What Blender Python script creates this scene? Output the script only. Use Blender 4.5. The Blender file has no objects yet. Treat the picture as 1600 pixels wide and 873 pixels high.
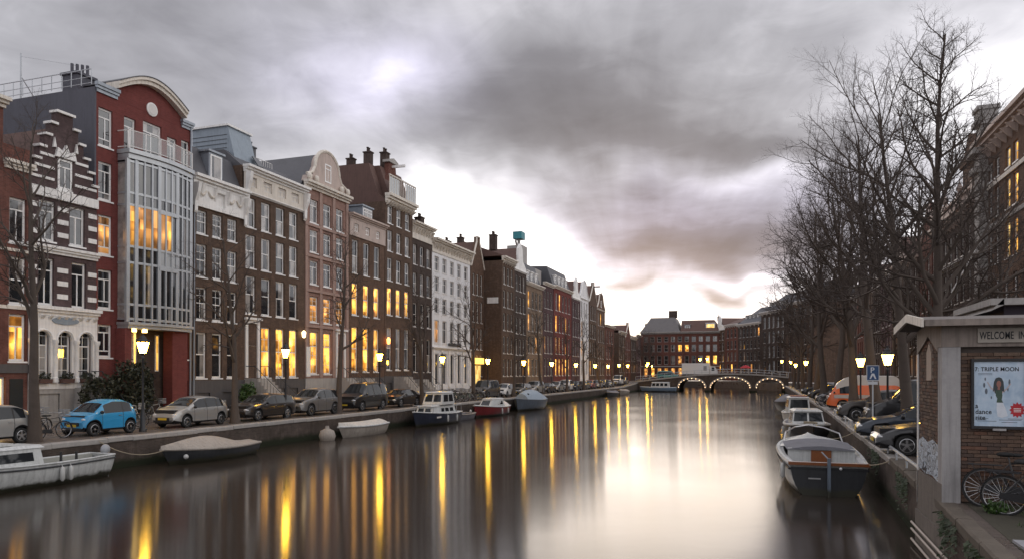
import bpy, math, random
import numpy as np
from mathutils import Vector, Matrix

R = math.radians
S = bpy.context.scene
COL = S.collection
random.seed(11)
WATER, LEFT_Z, RIGHT_Z = 0.0, 1.3, 1.4
LEFT_EDGE, LEFT_FACADE, RIGHT_FACADE = -25.5, -36.0, 16.0
SUN_EL, SUN_AZ = 5.0, -10.0          # degrees; azimuth measured from +Y towards +X

# ------------------------------------------------------------------ camera, light, sky
cam_data = bpy.data.cameras.new('camera')
cam = bpy.data.objects.new('camera', cam_data)
COL.objects.link(cam)
cam.location = (0, 0, 4.0)
cam.rotation_euler = (R(90), 0, R(19.04))
cam_data.sensor_width = 36
cam_data.lens = 25.425
cam_data.shift_y = 0.091
cam_data.clip_start = 0.1
cam_data.clip_end = 5000
S.camera = cam
S.view_settings.view_transform = 'Standard'
S.view_settings.look = 'None'
S.view_settings.gamma = 1
S.view_settings.exposure = 1.2
S.render.engine = 'CYCLES'
S.cycles.use_denoising = True
S.cycles.max_bounces = 6
S.cycles.diffuse_bounces = 3
S.cycles.glossy_bounces = 4
S.cycles.transparent_max_bounces = 6
S.cycles.sample_clamp_indirect = 6
S.cycles.caustics_reflective = False
S.cycles.caustics_refractive = False


class NT:
    """small helper round a node tree"""
    def __init__(s, tree):
        s.t = tree; s.n = tree.nodes; s.l = tree.links
    def new(s, typ, **kw):
        n = s.n.new(typ)
        for k, v in kw.items(): setattr(n, k, v)
        return n
    def put(s, sock, v):
        if hasattr(v, 'is_linked') or isinstance(v, bpy.types.NodeSocket): s.l.new(v, sock)
        else: sock.default_value = v
    def math(s, op, a, b=0.0, c=None, clamp=False):
        n = s.new('ShaderNodeMath', operation=op, use_clamp=clamp)
        s.put(n.inputs[0], a); s.put(n.inputs[1], b)
        if c is not None: s.put(n.inputs[2], c)
        return n.outputs[0]
    def vec(s, x, y, z):
        n = s.new('ShaderNodeCombineXYZ')
        s.put(n.inputs[0], x); s.put(n.inputs[1], y); s.put(n.inputs[2], z)
        return n.outputs[0]
    def noise(s, vec, scale, detail=3, rough=0.55, dist=0.0):
        n = s.new('ShaderNodeTexNoise')
        s.put(n.inputs['Vector'], vec)
        n.inputs['Scale'].default_value = scale; n.inputs['Detail'].default_value = detail
        n.inputs['Roughness'].default_value = rough; n.inputs['Distortion'].default_value = dist
        return n.outputs['Fac']
    def ramp(s, fac, stops):
        n = s.new('ShaderNodeValToRGB'); e = n.color_ramp.elements
        while len(e) < len(stops): e.new(0.5)
        for el, (p, c) in zip(e, stops):
            el.position = p; el.color = tuple(c) + (1,) if len(c) == 3 else c
        s.put(n.inputs[0], fac)
        return n.outputs[0]
    def mix(s, fac, a, b, blend='MIX'):
        n = s.new('ShaderNodeMix', data_type='RGBA', blend_type=blend)
        s.put(n.inputs[0], fac)
        for sock, v in ((n.inputs[6], a), (n.inputs[7], b)):
            s.put(sock, tuple(v) + (1,) if isinstance(v, tuple) and len(v) == 3 else v)
        return n.outputs[2]
    def maprange(s, v, a, b, c, d):
        n = s.new('ShaderNodeMapRange')
        s.put(n.inputs[0], v)
        for i, x in enumerate((a, b, c, d)): n.inputs[i + 1].default_value = x
        return n.outputs[0]


def build_world():
    w = bpy.data.worlds.new('World'); S.world = w; w.use_nodes = True
    t = NT(w.node_tree)
    for n in list(t.n): t.n.remove(n)
    out = t.new('ShaderNodeOutputWorld'); bg = t.new('ShaderNodeBackground')
    t.l.new(bg.outputs[0], out.inputs[0])
    bg.inputs[1].default_value = 0.1
    sky = t.new('ShaderNodeTexSky', sky_type='NISHITA')
    sky.sun_disc = False
    sky.sun_elevation = R(SUN_EL); sky.sun_rotation = R(SUN_AZ)
    tc = t.new('ShaderNodeTexCoord')
    d = tc.outputs['Generated']
    sp = t.new('ShaderNodeSeparateXYZ'); t.l.new(d, sp.inputs[0])
    x, y, z = sp.outputs
    az = t.math('MULTIPLY', t.math('ARCTAN2', x, y), 57.29578)
    el = t.math('MULTIPLY', t.math('ARCSINE', z), 57.29578)
    # cloud deck seen in perspective: direction projected on a plane overhead
    zz = t.math('MAXIMUM', z, 0.0)
    zz = t.math('ADD', zz, 0.12)
    deck = t.vec(t.math('DIVIDE', x, zz), t.math('DIVIDE', y, zz), 0.0)
    n_big = t.noise(deck, 0.55, 4, 0.5, 0.4)
    n_mid = t.noise(deck, 1.7, 4, 0.55, 0.3)
    wa = t.noise(d, 4.0, 3); wb = t.noise(t.vec(y, x, z), 6.0, 3)
    azw = t.math('ADD', az, t.math('MULTIPLY_ADD', wa, 14.0, -7.0))
    elw = t.math('ADD', el, t.math('MULTIPLY_ADD', wb, 7.0, -3.5))
    # wind streaks that run out from one point on the horizon
    ph = t.math('ARCTAN2', t.math('SUBTRACT', el, 2.0), t.math('ADD', az, 9.0))
    rr = t.math('SQRT', t.math('ADD', t.math('POWER', t.math('SUBTRACT', el, 2.0), 2.0), t.math('POWER', t.math('ADD', az, 9.0), 2.0)))
    streak = t.noise(t.vec(t.math('MULTIPLY', ph, 2.2), t.math('MULTIPLY', rr, 0.035), 3.0), 1.6, 4, 0.55, 0.5)
    # big masses of lighter and darker cloud: (azimuth, elevation, width, height, gain)
    blobs = [(-31, 22.0, 7, 2.6, .27), (-36, 19.0, 7, 2, .04), (-16, 20.5, 10, 4.2, -.26), (-9, 17.4, 13, 2.2, -.12),
             (-50, 22, 14, 9, -.10), (-40, 14.5, 12, 4.5, .16), (-22, 11.0, 7.5, 3.0, .62), (-27, 13.2, 7, 2.6, .30),
             (-15, 7.5, 6, 2.6, .5), (-4.5, 9.2, 8, 1.7, -.36), (-5.5, 12.0, 8, 1.8, -.02), (1.0, 14.4, 6, 1.0, .2), (-12, 14.6, 6, 1.2, .10),
             (-9.5, 3.8, 14, 2.8, .62), (-9.8, 6.7, 2.2, .5, -.32), (-3.2, 5.7, 2.0, .6, -.35), (-1.5, 6.6, 2.2, .4, .4),
             (2.5, 23.2, 10, 4, -.03), (15.5, 18.0, 6, 4, .22), (9.5, 17.0, 5, 3, .22), (1.0, 16.8, 6, 1.6, -.2),
             (8, 9, 7, 4, .26), (-24, 27, 9, 3, .06), (27, 15, 12, 9, .2), (70, 24, 34, 24, .42), (-70, 25, 18, 12, .05)]  # wide bright mass out of view at right, added to light the left fronts
    tot = None
    for a, e, sa, se, g in blobs:
        da = t.math('POWER', t.math('DIVIDE', t.math('SUBTRACT', azw, float(a)), float(sa)), 2.0)
        de = t.math('POWER', t.math('DIVIDE', t.math('SUBTRACT', elw, float(e)), float(se)), 2.0)
        v = t.math('EXPONENT', t.math('MULTIPLY', t.math('ADD', da, de), -1.0))
        tot = t.math('MULTIPLY', v, g) if tot is None else t.math('MULTIPLY_ADD', v, g, tot)
    b = t.math('MULTIPLY_ADD', t.math('SUBTRACT', n_big, 0.5), 0.28, tot)
    b = t.math('MULTIPLY_ADD', t.math('SUBTRACT', n_mid, 0.5), 0.40, b)
    b = t.math('MULTIPLY_ADD', t.math('SUBTRACT', streak, 0.5), 0.24, b)
    n_fine = t.noise(deck, 5.0, 5, .6, .6)
    b = t.math('MULTIPLY_ADD', t.math('SUBTRACT', n_fine, 0.5), 0.24, b)
    b = t.math('ADD', b, 0.36)
    # brightness added to the sky out of view, to light the house fronts
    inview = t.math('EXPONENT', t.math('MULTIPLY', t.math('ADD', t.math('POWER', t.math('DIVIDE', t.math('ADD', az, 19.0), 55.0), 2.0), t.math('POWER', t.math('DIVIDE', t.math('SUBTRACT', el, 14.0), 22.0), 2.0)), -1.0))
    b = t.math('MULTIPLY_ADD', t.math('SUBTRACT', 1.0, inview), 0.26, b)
    low = t.math('EXPONENT', t.math('MULTIPLY', t.math('MAXIMUM', el, 0.0), -0.34))
    west = t.math('EXPONENT', t.math('MULTIPLY', t.math('POWER', t.math('DIVIDE', t.math('ADD', az, 8.0), 28.0), 2.0), -1.0))
    warm = t.math('MULTIPLY', low, west)
    col = t.ramp(b, [(0.0, (.105, .100, .112)), (0.22, (.165, .160, .176)), (0.42, (.30, .295, .318)), (0.62, (.52, .51, .545)), (0.85, (.90, .88, .89)), (1.0, (1.06, 1.02, .98))])
    lav = t.math('EXPONENT', t.math('MULTIPLY', t.math('ADD', t.math('POWER', t.math('DIVIDE', t.math('ADD', azw, 5.0), 10.0), 2.0), t.math('POWER', t.math('DIVIDE', t.math('SUBTRACT', elw, 10.5), 4.5), 2.0)), -1.0))
    col = t.mix(t.math('MULTIPLY', lav, .85), col, (.95, .93, 1.16), 'MULTIPLY')
    lav2 = t.math('EXPONENT', t.math('MULTIPLY', t.math('ADD', t.math('POWER', t.math('DIVIDE', t.math('ADD', azw, 31.0), 8.0), 2.0), t.math('POWER', t.math('DIVIDE', t.math('SUBTRACT', elw, 22.0), 3.5), 2.0)), -1.0))
    col = t.mix(t.math('MULTIPLY', lav2, .8), col, (.97, .95, 1.12), 'MULTIPLY')
    col = t.mix(t.math('MULTIPLY', warm, 1.0), col, (1.09, .95, .85), 'MULTIPLY')
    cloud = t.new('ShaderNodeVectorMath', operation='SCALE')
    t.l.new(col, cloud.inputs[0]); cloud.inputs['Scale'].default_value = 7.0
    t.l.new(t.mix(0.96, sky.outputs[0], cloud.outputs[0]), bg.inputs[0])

build_world()

sun_data = bpy.data.lights.new('sun', 'SUN')
sun_data.energy = 0.15
sun_data.angle = R(25)
sun_data.color = (1.0, .86, .70)
sun = bpy.data.objects.new('sun', sun_data)
COL.objects.link(sun)
_d = Vector((math.sin(R(SUN_AZ)) * math.cos(R(SUN_EL)), math.cos(R(SUN_AZ)) * math.cos(R(SUN_EL)), math.sin(R(SUN_EL))))
sun.rotation_euler = _d.to_track_quat('Z', 'Y').to_euler()
sun.location = (0, 120, 60)

# ------------------------------------------------------------------ materials
MATS = {}
def _base(name):
    m = bpy.data.materials.new(name); m.use_nodes = True
    t = NT(m.node_tree); p = t.n['Principled BSDF']
    MATS[name] = m
    return m, t, p

def mat(name, col, rough=.7, var=.25, scale=2.0, metal=0.0, bump=0.0, spec=None, coat=0.0, streaks=0.0, emit=None):
    """plain coloured surface with noise in its colour, optional grime streaks"""
    if name in MATS: return MATS[name]
    m, t, p = _base(name)
    tc = t.new('ShaderNodeTexCoord').outputs['Object']
    n = t.noise(tc, scale, 5, .6)
    c = t.mix(t.math('MULTIPLY', t.math('SUBTRACT', n, .5), 2.0 * 1.6, clamp=True), tuple(col), tuple(v * (1 - var) for v in col))
    if var > 0:
        n2 = t.noise(tc, scale * 9, 3, .6)
        c = t.mix(t.maprange(n2, .3, .7, 0, var), c, tuple(min(1, v * 1.35) for v in col))
    if streaks:
        mp = t.new('ShaderNodeMapping'); t.l.new(tc, mp.inputs[0]); mp.inputs['Scale'].default_value = (5, 5, .35)
        s = t.noise(mp.outputs[0], 1.6, 4, .6)
        c = t.mix(t.maprange(s, .45, .75, 0, streaks), c, tuple(v * .35 for v in col))
    t.l.new(c, p.inputs['Base Color'])
    p.inputs['Roughness'].default_value = rough
    p.inputs['Metallic'].default_value = metal
    if spec is not None: p.inputs['Specular IOR Level'].default_value = spec
    if coat: p.inputs['Coat Weight'].default_value = coat; p.inputs['Coat Roughness'].default_value = .08
    if bump:
        b = t.new('ShaderNodeBump'); b.inputs['Strength'].default_value = bump; b.inputs['Distance'].default_value = .02
        t.l.new(t.noise(tc, scale * 12, 4, .6), b.inputs['Height']); t.l.new(b.outputs[0], p.inputs['Normal'])
    if emit:
        p.inputs['Emission Color'].default_value = tuple(emit[0]) + (1,); p.inputs['Emission Strength'].default_value = emit[1]
    return m

def brick(name, col, mortar=None, var=.35, bw=.22, bh=.066, stain=.6, rough=.85):
    if name in MATS: return MATS[name]
    col = tuple(c * 1.3 for c in col)
    m, t, p = _base(name)
    tc = t.new('ShaderNodeTexCoord').outputs['Object']
    sp = t.new('ShaderNodeSeparateXYZ'); t.l.new(tc, sp.inputs[0])
    v = t.vec(t.math('ADD', sp.outputs[0], sp.outputs[1]), sp.outputs[2], 0.0)
    br = t.new('ShaderNodeTexBrick')
    t.l.new(v, br.inputs['Vector'])
    mortar = mortar or tuple(.5 * c + .06 for c in col)
    br.inputs['Color1'].default_value = tuple(col) + (1,)
    br.inputs['Color2'].default_value = tuple(c * (1 - var) for c in col) + (1,)
    br.inputs['Mortar'].default_value = tuple(mortar) + (1,)
    br.inputs['Scale'].default_value = 1.0
    br.inputs['Mortar Size'].default_value = .008
    br.inputs['Brick Width'].default_value = bw; br.inputs['Row Height'].default_value = bh
    big = t.noise(tc, .35, 5, .6); mid = t.noise(tc, 2.2, 5, .65)
    c = t.mix(t.maprange(big, .35, .7, 0, stain), br.outputs['Color'], tuple(x * .45 for x in col))
    c = t.mix(t.maprange(mid, .5, .8, 0, stain), c, tuple(min(1, x * 1.5 + .02) for x in col))
    mp = t.new('ShaderNodeMapping'); t.l.new(tc, mp.inputs[0]); mp.inputs['Scale'].default_value = (3, 3, .25)
    s = t.noise(mp.outputs[0], 1.4, 4, .6)
    c = t.mix(t.maprange(s, .5, .8, 0, stain), c, tuple(x * .4 for x in col))
    t.l.new(c, p.inputs['Base Color'])
    p.inputs['Roughness'].default_value = rough; p.inputs['Specular IOR Level'].default_value = .2
    b = t.new('ShaderNodeBump'); b.inputs['Strength'].default_value = .5; b.inputs['Distance'].default_value = .012
    t.l.new(t.math('MULTIPLY_ADD', mid, .6, t.math('SUBTRACT', 1.0, br.outputs['Fac'])), b.inputs['Height'])
    t.l.new(b.outputs[0], p.inputs['Normal'])
    return m

def window_glass(name, tint=(.015, .017, .02), blind=.0, blind_col=(.42, .39, .36)):
    """pane with the dim room behind it; 'blind' is how many panes show a pale curtain"""
    m, t, p = _base(name)
    oi = t.new('ShaderNodeObjectInfo')
    tc = t.new('ShaderNodeTexCoord').outputs['Object']
    sp = t.new('ShaderNodeSeparateXYZ'); t.l.new(tc, sp.inputs[0])
    rnd = oi.outputs['Random']
    fold = t.new('ShaderNodeTexWave'); fold.wave_type = 'BANDS'; fold.bands_direction = 'Y'
    t.l.new(tc, fold.inputs['Vector']); fold.inputs['Scale'].default_value = 5.0; fold.inputs['Distortion'].default_value = 2.0
    has = t.math('LESS_THAN', rnd, blind)
    side = t.math('GREATER_THAN', t.math('ABSOLUTE', t.math('SUBTRACT', sp.outputs[1], t.math('MULTIPLY', rnd, 1.2))), .22)
    cur = t.mix(fold.outputs['Fac'], tuple(c * .55 for c in blind_col), blind_col)
    c = t.mix(t.math('MULTIPLY', has, side), tuple(tint), cur)
    n = t.noise(tc, 1.3, 3)
    c = t.mix(t.maprange(n, .45, .7, 0, .6), c, tuple(x * 2.2 for x in tint))
    t.l.new(c, p.inputs['Base Color'])
    p.inputs['Roughness'].default_value = .04
    p.inputs['IOR'].default_value = 2.1
    b = t.new('ShaderNodeBump'); b.inputs['Strength'].default_value = .12; b.inputs['Distance'].default_value = .05
    t.l.new(t.noise(tc, .9, 1), b.inputs['Height']); t.l.new(b.outputs[0], p.inputs['Normal'])
    return m

def lit_pane(name, c1, c2, strength, contrast=.6):
    """a lit room painted on its pane: lamp glow, furniture and curtain edges"""
    m, t, p = _base(name)
    oi = t.new('ShaderNodeObjectInfo')
    tc = t.new('ShaderNodeTexCoord').outputs['Object']
    sp = t.new('ShaderNodeSeparateXYZ'); t.l.new(tc, sp.inputs[0])
    rnd = oi.outputs['Random']
    # shelves, pictures and furniture: upright blocks of different brightness
    by = t.math('FLOOR', t.math('MULTIPLY_ADD', sp.outputs[1], 2.9, t.math('MULTIPLY', rnd, 13.0)))
    bz = t.math('FLOOR', t.math('MULTIPLY_ADD', sp.outputs[2], 1.7, t.math('MULTIPLY', rnd, 29.0)))
    wn = t.new('ShaderNodeTexWhiteNoise', noise_dimensions='3D'); t.l.new(t.vec(by, bz, t.math('MULTIPLY', rnd, 7.0)), wn.inputs['Vector'])
    off = t.vec(t.math('ADD', sp.outputs[1], t.math('MULTIPLY', rnd, 37.0)), t.math('MULTIPLY', sp.outputs[2], .6), 0.0)
    n = t.noise(off, 1.3, 3, .5)
    k = t.math('MULTIPLY_ADD', wn.outputs['Value'], .35, t.math('MULTIPLY', n, .75))
    e = t.mix(t.maprange(k, .3, .8, 0, 1), tuple(c1), tuple(c2))
    cur = t.maprange(sp.outputs[1], .04, .16, .45, 1)
    dark = t.math('MULTIPLY', t.maprange(t.math('MULTIPLY_ADD', wn.outputs['Value'], .5, n), .4, 1.0, 1 - contrast, 1.2), t.math('MULTIPLY', cur, t.maprange(sp.outputs[2], .1, .75, .5, 1)))
    em = t.new('ShaderNodeVectorMath', operation='SCALE'); t.l.new(e, em.inputs[0]); t.l.new(dark, em.inputs['Scale'])
    # lamp glow painted on the pane, and rooms lit more or less strongly
    dy = t.math('SUBTRACT', sp.outputs[1], t.math('MULTIPLY_ADD', rnd, .5, .3)); dz = t.math('SUBTRACT', sp.outputs[2], t.math('MULTIPLY_ADD', rnd, .8, .7))
    glow = t.math('EXPONENT', t.math('MULTIPLY', t.math('ADD', t.math('MULTIPLY', dy, dy), t.math('MULTIPLY', dz, dz)), -14.0))
    t.put(em.inputs['Scale'], t.math('MULTIPLY', t.math('MULTIPLY_ADD', glow, 1.3, dark), t.maprange(t.math('FRACT', t.math('MULTIPLY', rnd, 17.3)), 0, 1, .5, 1.15)))
    t.l.new(em.outputs[0], p.inputs['Emission Color']); p.inputs['Emission Strength'].default_value = strength
    p.inputs['Base Color'].default_value = (.03, .025, .02, 1); p.inputs['Roughness'].default_value = .05
    return m

def emitter(name, col, strength):
    m, t, p = _base(name)
    p.inputs['Base Color'].default_value = (.6, .55, .45, 1)
    p.inputs['Emission Color'].default_value = tuple(col) + (1,); p.inputs['Emission Strength'].default_value = strength
    return m

M = {}
M['white'] = mat('white_paint', (.84, .82, .79), .45, .22, 1.2, streaks=.35)
M['cream'] = mat('cream_stone', (.72, .66, .58), .65, .3, 1.5, streaks=.5, bump=.2)
M['frame'] = mat('window_white', (.87, .86, .84), .4, .12, 2)
M['frame_dim'] = mat('window_offwhite', (.66, .63, .60), .5, .2, 2)
M['stone'] = mat('grey_stone', (.38, .36, .34), .8, .3, 1.2, bump=.3, streaks=.4)
M['plinth'] = mat('dark_plinth', (.085, .078, .078), .7, .3, 1.0, streaks=.3)
M['slate'] = mat('slate_roof', (.085, .085, .095), .6, .35, 1.2, bump=.3, streaks=.3)
M['tile'] = mat('tile_roof', (.12, .068, .056), .8, .35, 1.0, bump=.4, streaks=.3)
M['zinc'] = mat('zinc_sheet', (.30, .33, .37), .42, .3, .8, metal=.4, streaks=.4)
M['zinc_blue'] = mat('blue_zinc', (.26, .31, .36), .5, .25, .9, streaks=.3)
M['darkmetal'] = mat('black_iron', (.022, .022, .024), .45, .3, 3)
M['greymetal'] = mat('grey_aluminium', (.46, .48, .50), .38, .15, 1.2, metal=.55, streaks=.2)
M['glass'] = window_glass('dark_window_glass', blind=.3)
M['glass_cur'] = window_glass('curtained_window_glass', blind=.7, blind_col=(.52, .49, .46))
M['lit'] = lit_pane('lit_room', (1, .34, .035), (1, .54, .10), .95, .85)
M['lit_dim'] = lit_pane('dim_lit_room', (.75, .28, .05), (1, .46, .13), .5, .85)
M['lit_white'] = lit_pane('bright_lit_room', (1, .52, .10), (1, .68, .22), .95, .5)
M['door_dark'] = mat('dark_door', (.02, .024, .026), .35, .2, 2)
M['b_brown'] = brick('brown_brick', (.115, .072, .050))
M['b_brown2'] = brick('warm_brown_brick', (.135, .080, .054))
M['b_dark'] = brick('dark_brick', (.070, .048, .040))
M['b_red'] = brick('red_brick', (.165, .040, .034), var=.25, stain=.3)
M['b_redbrown'] = brick('red_brown_brick', (.15, .060, .045))
M['b_pink'] = brick('pink_stone_brick', (.27, .165, .135), var=.2, bw=.5, bh=.25, stain=.4)
M['b_purple'] = brick('purple_brown_brick', (.095, .062, .062))
M['white_wall'] = mat('white_plaster', (.78, .77, .78), .7, .2, .8, streaks=.45, bump=.1)

# ------------------------------------------------------------------ mesh helper
class MB:
    def __init__(s): s.v = []; s.f = []
    def add(s, vs, fs):
        o = len(s.v); s.v.extend(vs); s.f.extend([tuple(i + o for i in f) for f in fs]); return s
    def box(s, x0, x1, y0, y1, z0, z1):
        return s.add([(x0, y0, z0), (x1, y0, z0), (x1, y1, z0), (x0, y1, z0), (x0, y0, z1), (x1, y0, z1), (x1, y1, z1), (x0, y1, z1)],
                     [(0, 3, 2, 1), (4, 5, 6, 7), (0, 1, 5, 4), (1, 2, 6, 5), (2, 3, 7, 6), (3, 0, 4, 7)])
    def quad(s, *p): return s.add([tuple(q) for q in p], [tuple(range(len(p)))])
    def prism(s, pts, axis, a, b):
        n = len(pts)
        def P(p, q, w): return (w, p, q) if axis == 'x' else ((p, w, q) if axis == 'y' else (p, q, w))
        vs = [P(p, q, a) for p, q in pts] + [P(p, q, b) for p, q in pts]
        fs = [tuple(range(n))[::-1], tuple(range(n, 2 * n))] + [(i, (i + 1) % n, n + (i + 1) % n, n + i) for i in range(n)]
        return s.add(vs, fs)
    def tube(s, p, q, r0, r1=None, n=8, caps=True):
        r1 = r0 if r1 is None else r1
        p = Vector(p); q = Vector(q); d = (q - p).normalized()
        a = d.orthogonal().normalized(); b = d.cross(a)
        vs = []
        for c, r in ((p, r0), (q, r1)):
            for i in range(n):
                t = 2 * math.pi * i / n
                vs.append(tuple(c + r * (math.cos(t) * a + math.sin(t) * b)))
        fs = [(i, (i + 1) % n, n + (i + 1) % n, n + i) for i in range(n)]
        if caps: fs += [tuple(range(n))[::-1], tuple(range(n, 2 * n))]
        return s.add(vs, fs)
    def path(s, pts, r, n=6, closed=False):
        pts = [Vector(p) for p in pts]; m = len(pts); vs = []
        up = Vector((0, 0, 1))
        for i, p in enumerate(pts):
            a = pts[i - 1] if (i > 0 or closed) else p
            b = pts[(i + 1) % m] if (i < m - 1 or closed) else p
            d = (b - a).normalized()
            e = d.cross(up)
            e = e.normalized() if e.length > 1e-3 else Vector((1, 0, 0))
            g = e.cross(d)
            rr = r[i] if isinstance(r, (list, tuple)) else r
            for k in range(n):
                t = 2 * math.pi * k / n
                vs.append(tuple(p + rr * (math.cos(t) * e + math.sin(t) * g)))
        fs = []
        for i in range(m if closed else m - 1):
            j = (i + 1) % m
            fs += [(i * n + k, i * n + (k + 1) % n, j * n + (k + 1) % n, j * n + k) for k in range(n)]
        if not closed: fs += [tuple(range(n))[::-1], tuple(range((m - 1) * n, m * n))]
        return s.add(vs, fs)
    def lathe(s, prof, n=12, c=(0, 0, 0), axis='z'):
        vs = []
        for r, h in prof:
            for i in range(n):
                t = 2 * math.pi * i / n; a, b = r * math.cos(t), r * math.sin(t)
                vs.append((c[0] + a, c[1] + b, c[2] + h) if axis == 'z' else ((c[0] + a, c[1] + h, c[2] + b) if axis == 'y' else (c[0] + h, c[1] + a, c[2] + b)))
        fs = []
        for j in range(len(prof) - 1):
            fs += [(j * n + i, j * n + (i + 1) % n, (j + 1) * n + (i + 1) % n, (j + 1) * n + i) for i in range(n)]
        fs += [tuple(range(n))[::-1], tuple(range((len(prof) - 1) * n, len(prof) * n))]
        return s.add(vs, fs)
    def ball(s, c, rx, ry=None, rz=None, n=10, m=6):
        ry = rx if ry is None else ry; rz = rx if rz is None else rz
        vs = [(c[0], c[1], c[2] - rz)]
        for j in range(1, m):
            ph = -math.pi / 2 + math.pi * j / m
            for i in range(n):
                t = 2 * math.pi * i / n
                vs.append((c[0] + rx * math.cos(ph) * math.cos(t), c[1] + ry * math.cos(ph) * math.sin(t), c[2] + rz * math.sin(ph)))
        vs.append((c[0], c[1], c[2] + rz)); top = len(vs) - 1
        fs = [(0, 1 + (i + 1) % n, 1 + i) for i in range(n)]
        for j in range(m - 2):
            fs += [(1 + j * n + i, 1 + j * n + (i + 1) % n, 1 + (j + 1) * n + (i + 1) % n, 1 + (j + 1) * n + i) for i in range(n)]
        fs += [(1 + (m - 2) * n + i, 1 + (m - 2) * n + (i + 1) % n, top) for i in range(n)]
        return s.add(vs, fs)
    def xf(s, mtx, start=0):
        s.v[start:] = [tuple(mtx @ Vector(p)) for p in s.v[start:]]; return s
    def mesh(s, name, material, smooth=0):
        me = bpy.data.meshes.new(name)
        me.from_pydata(s.v, [], s.f); me.update()
        if material is not None: me.materials.append(material)
        if smooth:
            me.shade_smooth(); me.set_sharp_from_angle(angle=R(smooth))
        return me

def obj(name, geo, material=None, parent=None, loc=None, rz=0, smooth=0):
    me = geo.mesh(name, material, smooth) if isinstance(geo, MB) else geo
    o = bpy.data.objects.new(name, me); COL.objects.link(o)
    if parent is not None: o.parent = parent
    if loc is not None: o.location = loc
    if rz: o.rotation_euler = (0, 0, rz)
    return o

def tag(o, label=None, cat=None, group=None, kind=None):
    if label: o['label'] = label
    if cat: o['category'] = cat
    if group: o['group'] = group
    if kind: o['kind'] = kind
    return o

def thing(name, label, cat, loc=(0, 0, 0), rz=0, group=None):
    o = bpy.data.objects.new(name, None); COL.objects.link(o)
    o.empty_display_size = .3
    o.location = loc; o.rotation_euler = (0, 0, rz)
    return tag(o, label, cat, group)

def copy_tree(o, parent=None):
    c = o.copy(); COL.objects.link(c)
    if parent is not None: c.parent = parent
    for ch in list(o.children): copy_tree(ch, c)
    return c

def dup(o, loc, rz, label=None, group=None):
    c = copy_tree(o); c.location = loc; c.rotation_euler = (0, 0, rz)
    return tag(c, label, None, group)

_cache = {}
def cached(key, make):
    if key not in _cache: _cache[key] = make()
    return _cache[key]
# ------------------------------------------------------------------ setting: water, land, quays
def water_material():
    m, t, p = _base('canal_water')
    g = t.new('ShaderNodeNewGeometry').outputs['Position']
    p.inputs['Base Color'].default_value = (.034, .026, .020, 1)
    p.inputs['IOR'].default_value = 1.34
    p.inputs['Specular IOR Level'].default_value = .9
    mp = t.new('ShaderNodeMapping'); t.l.new(g, mp.inputs[0]); mp.inputs['Scale'].default_value = (1.0, 1.0, 1.0)
    soft = t.noise(mp.outputs[0], .12, 3, .5)
    t.l.new(t.maprange(soft, .35, .7, .105, .14), p.inputs['Roughness'])
    # wind along the canal tilts the ripples mostly along its length
    p.inputs['Anisotropic'].default_value = .8
    p.inputs['Tangent'].default_value = (-.5, .866, 0)
    t.l.new(t.vec(-.5, .866, 0.0), p.inputs['Tangent'])
    rip = t.new('ShaderNodeMapping'); t.l.new(g, rip.inputs[0]); rip.inputs['Rotation'].default_value = (0, 0, R(-25)); rip.inputs['Scale'].default_value = (.45, 1.5, 1)
    h = t.math('MULTIPLY_ADD', t.noise(g, .5, 2), .5, t.math('MULTIPLY_ADD', t.noise(g, 2.2, 3, .5), .16, t.math('MULTIPLY', t.noise(rip.outputs[0], 5.0, 3, .6), .10)))
    b = t.new('ShaderNodeBump'); b.inputs['Strength'].default_value = .10; b.inputs['Distance'].default_value = .05
    t.l.new(h, b.inputs['Height']); t.l.new(b.outputs[0], p.inputs['Normal'])
    return m

def paving_material(name, col, bw, bh, rough=.55):
    m, t, p = _base(name)
    g = t.new('ShaderNodeNewGeometry').outputs['Position']
    br = t.new('ShaderNodeTexBrick'); t.l.new(g, br.inputs['Vector'])
    br.inputs['Scale'].default_value = 1; br.inputs['Brick Width'].default_value = bw; br.inputs['Row Height'].default_value = bh
    br.inputs['Mortar Size'].default_value = .008
    br.inputs['Color1'].default_value = tuple(col) + (1,)
    br.inputs['Color2'].default_value = tuple(c * .65 for c in col) + (1,)
    br.inputs['Mortar'].default_value = tuple(c * .35 for c in col) + (1,)
    n = t.noise(g, .45, 5, .6); n2 = t.noise(g, 3, 4, .6)
    c = t.mix(t.maprange(n, .35, .7, 0, .6), br.outputs['Color'], tuple(c * .5 for c in col))
    c = t.mix(t.maprange(n2, .5, .8, 0, .35), c, (.13, .10, .06))
    t.l.new(c, p.inputs['Base Color'])
    t.l.new(t.maprange(n, .4, .65, rough - .3, rough + .15), p.inputs['Roughness'])
    b = t.new('ShaderNodeBump'); b.inputs['Strength'].default_value = .5; b.inputs['Distance'].default_value = .01
    t.l.new(t.math('MULTIPLY_ADD', n2, .5, t.math('SUBTRACT', 1.0, br.outputs['Fac'])), b.inputs['Height']); t.l.new(b.outputs[0], p.inputs['Normal'])
    return m

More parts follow.
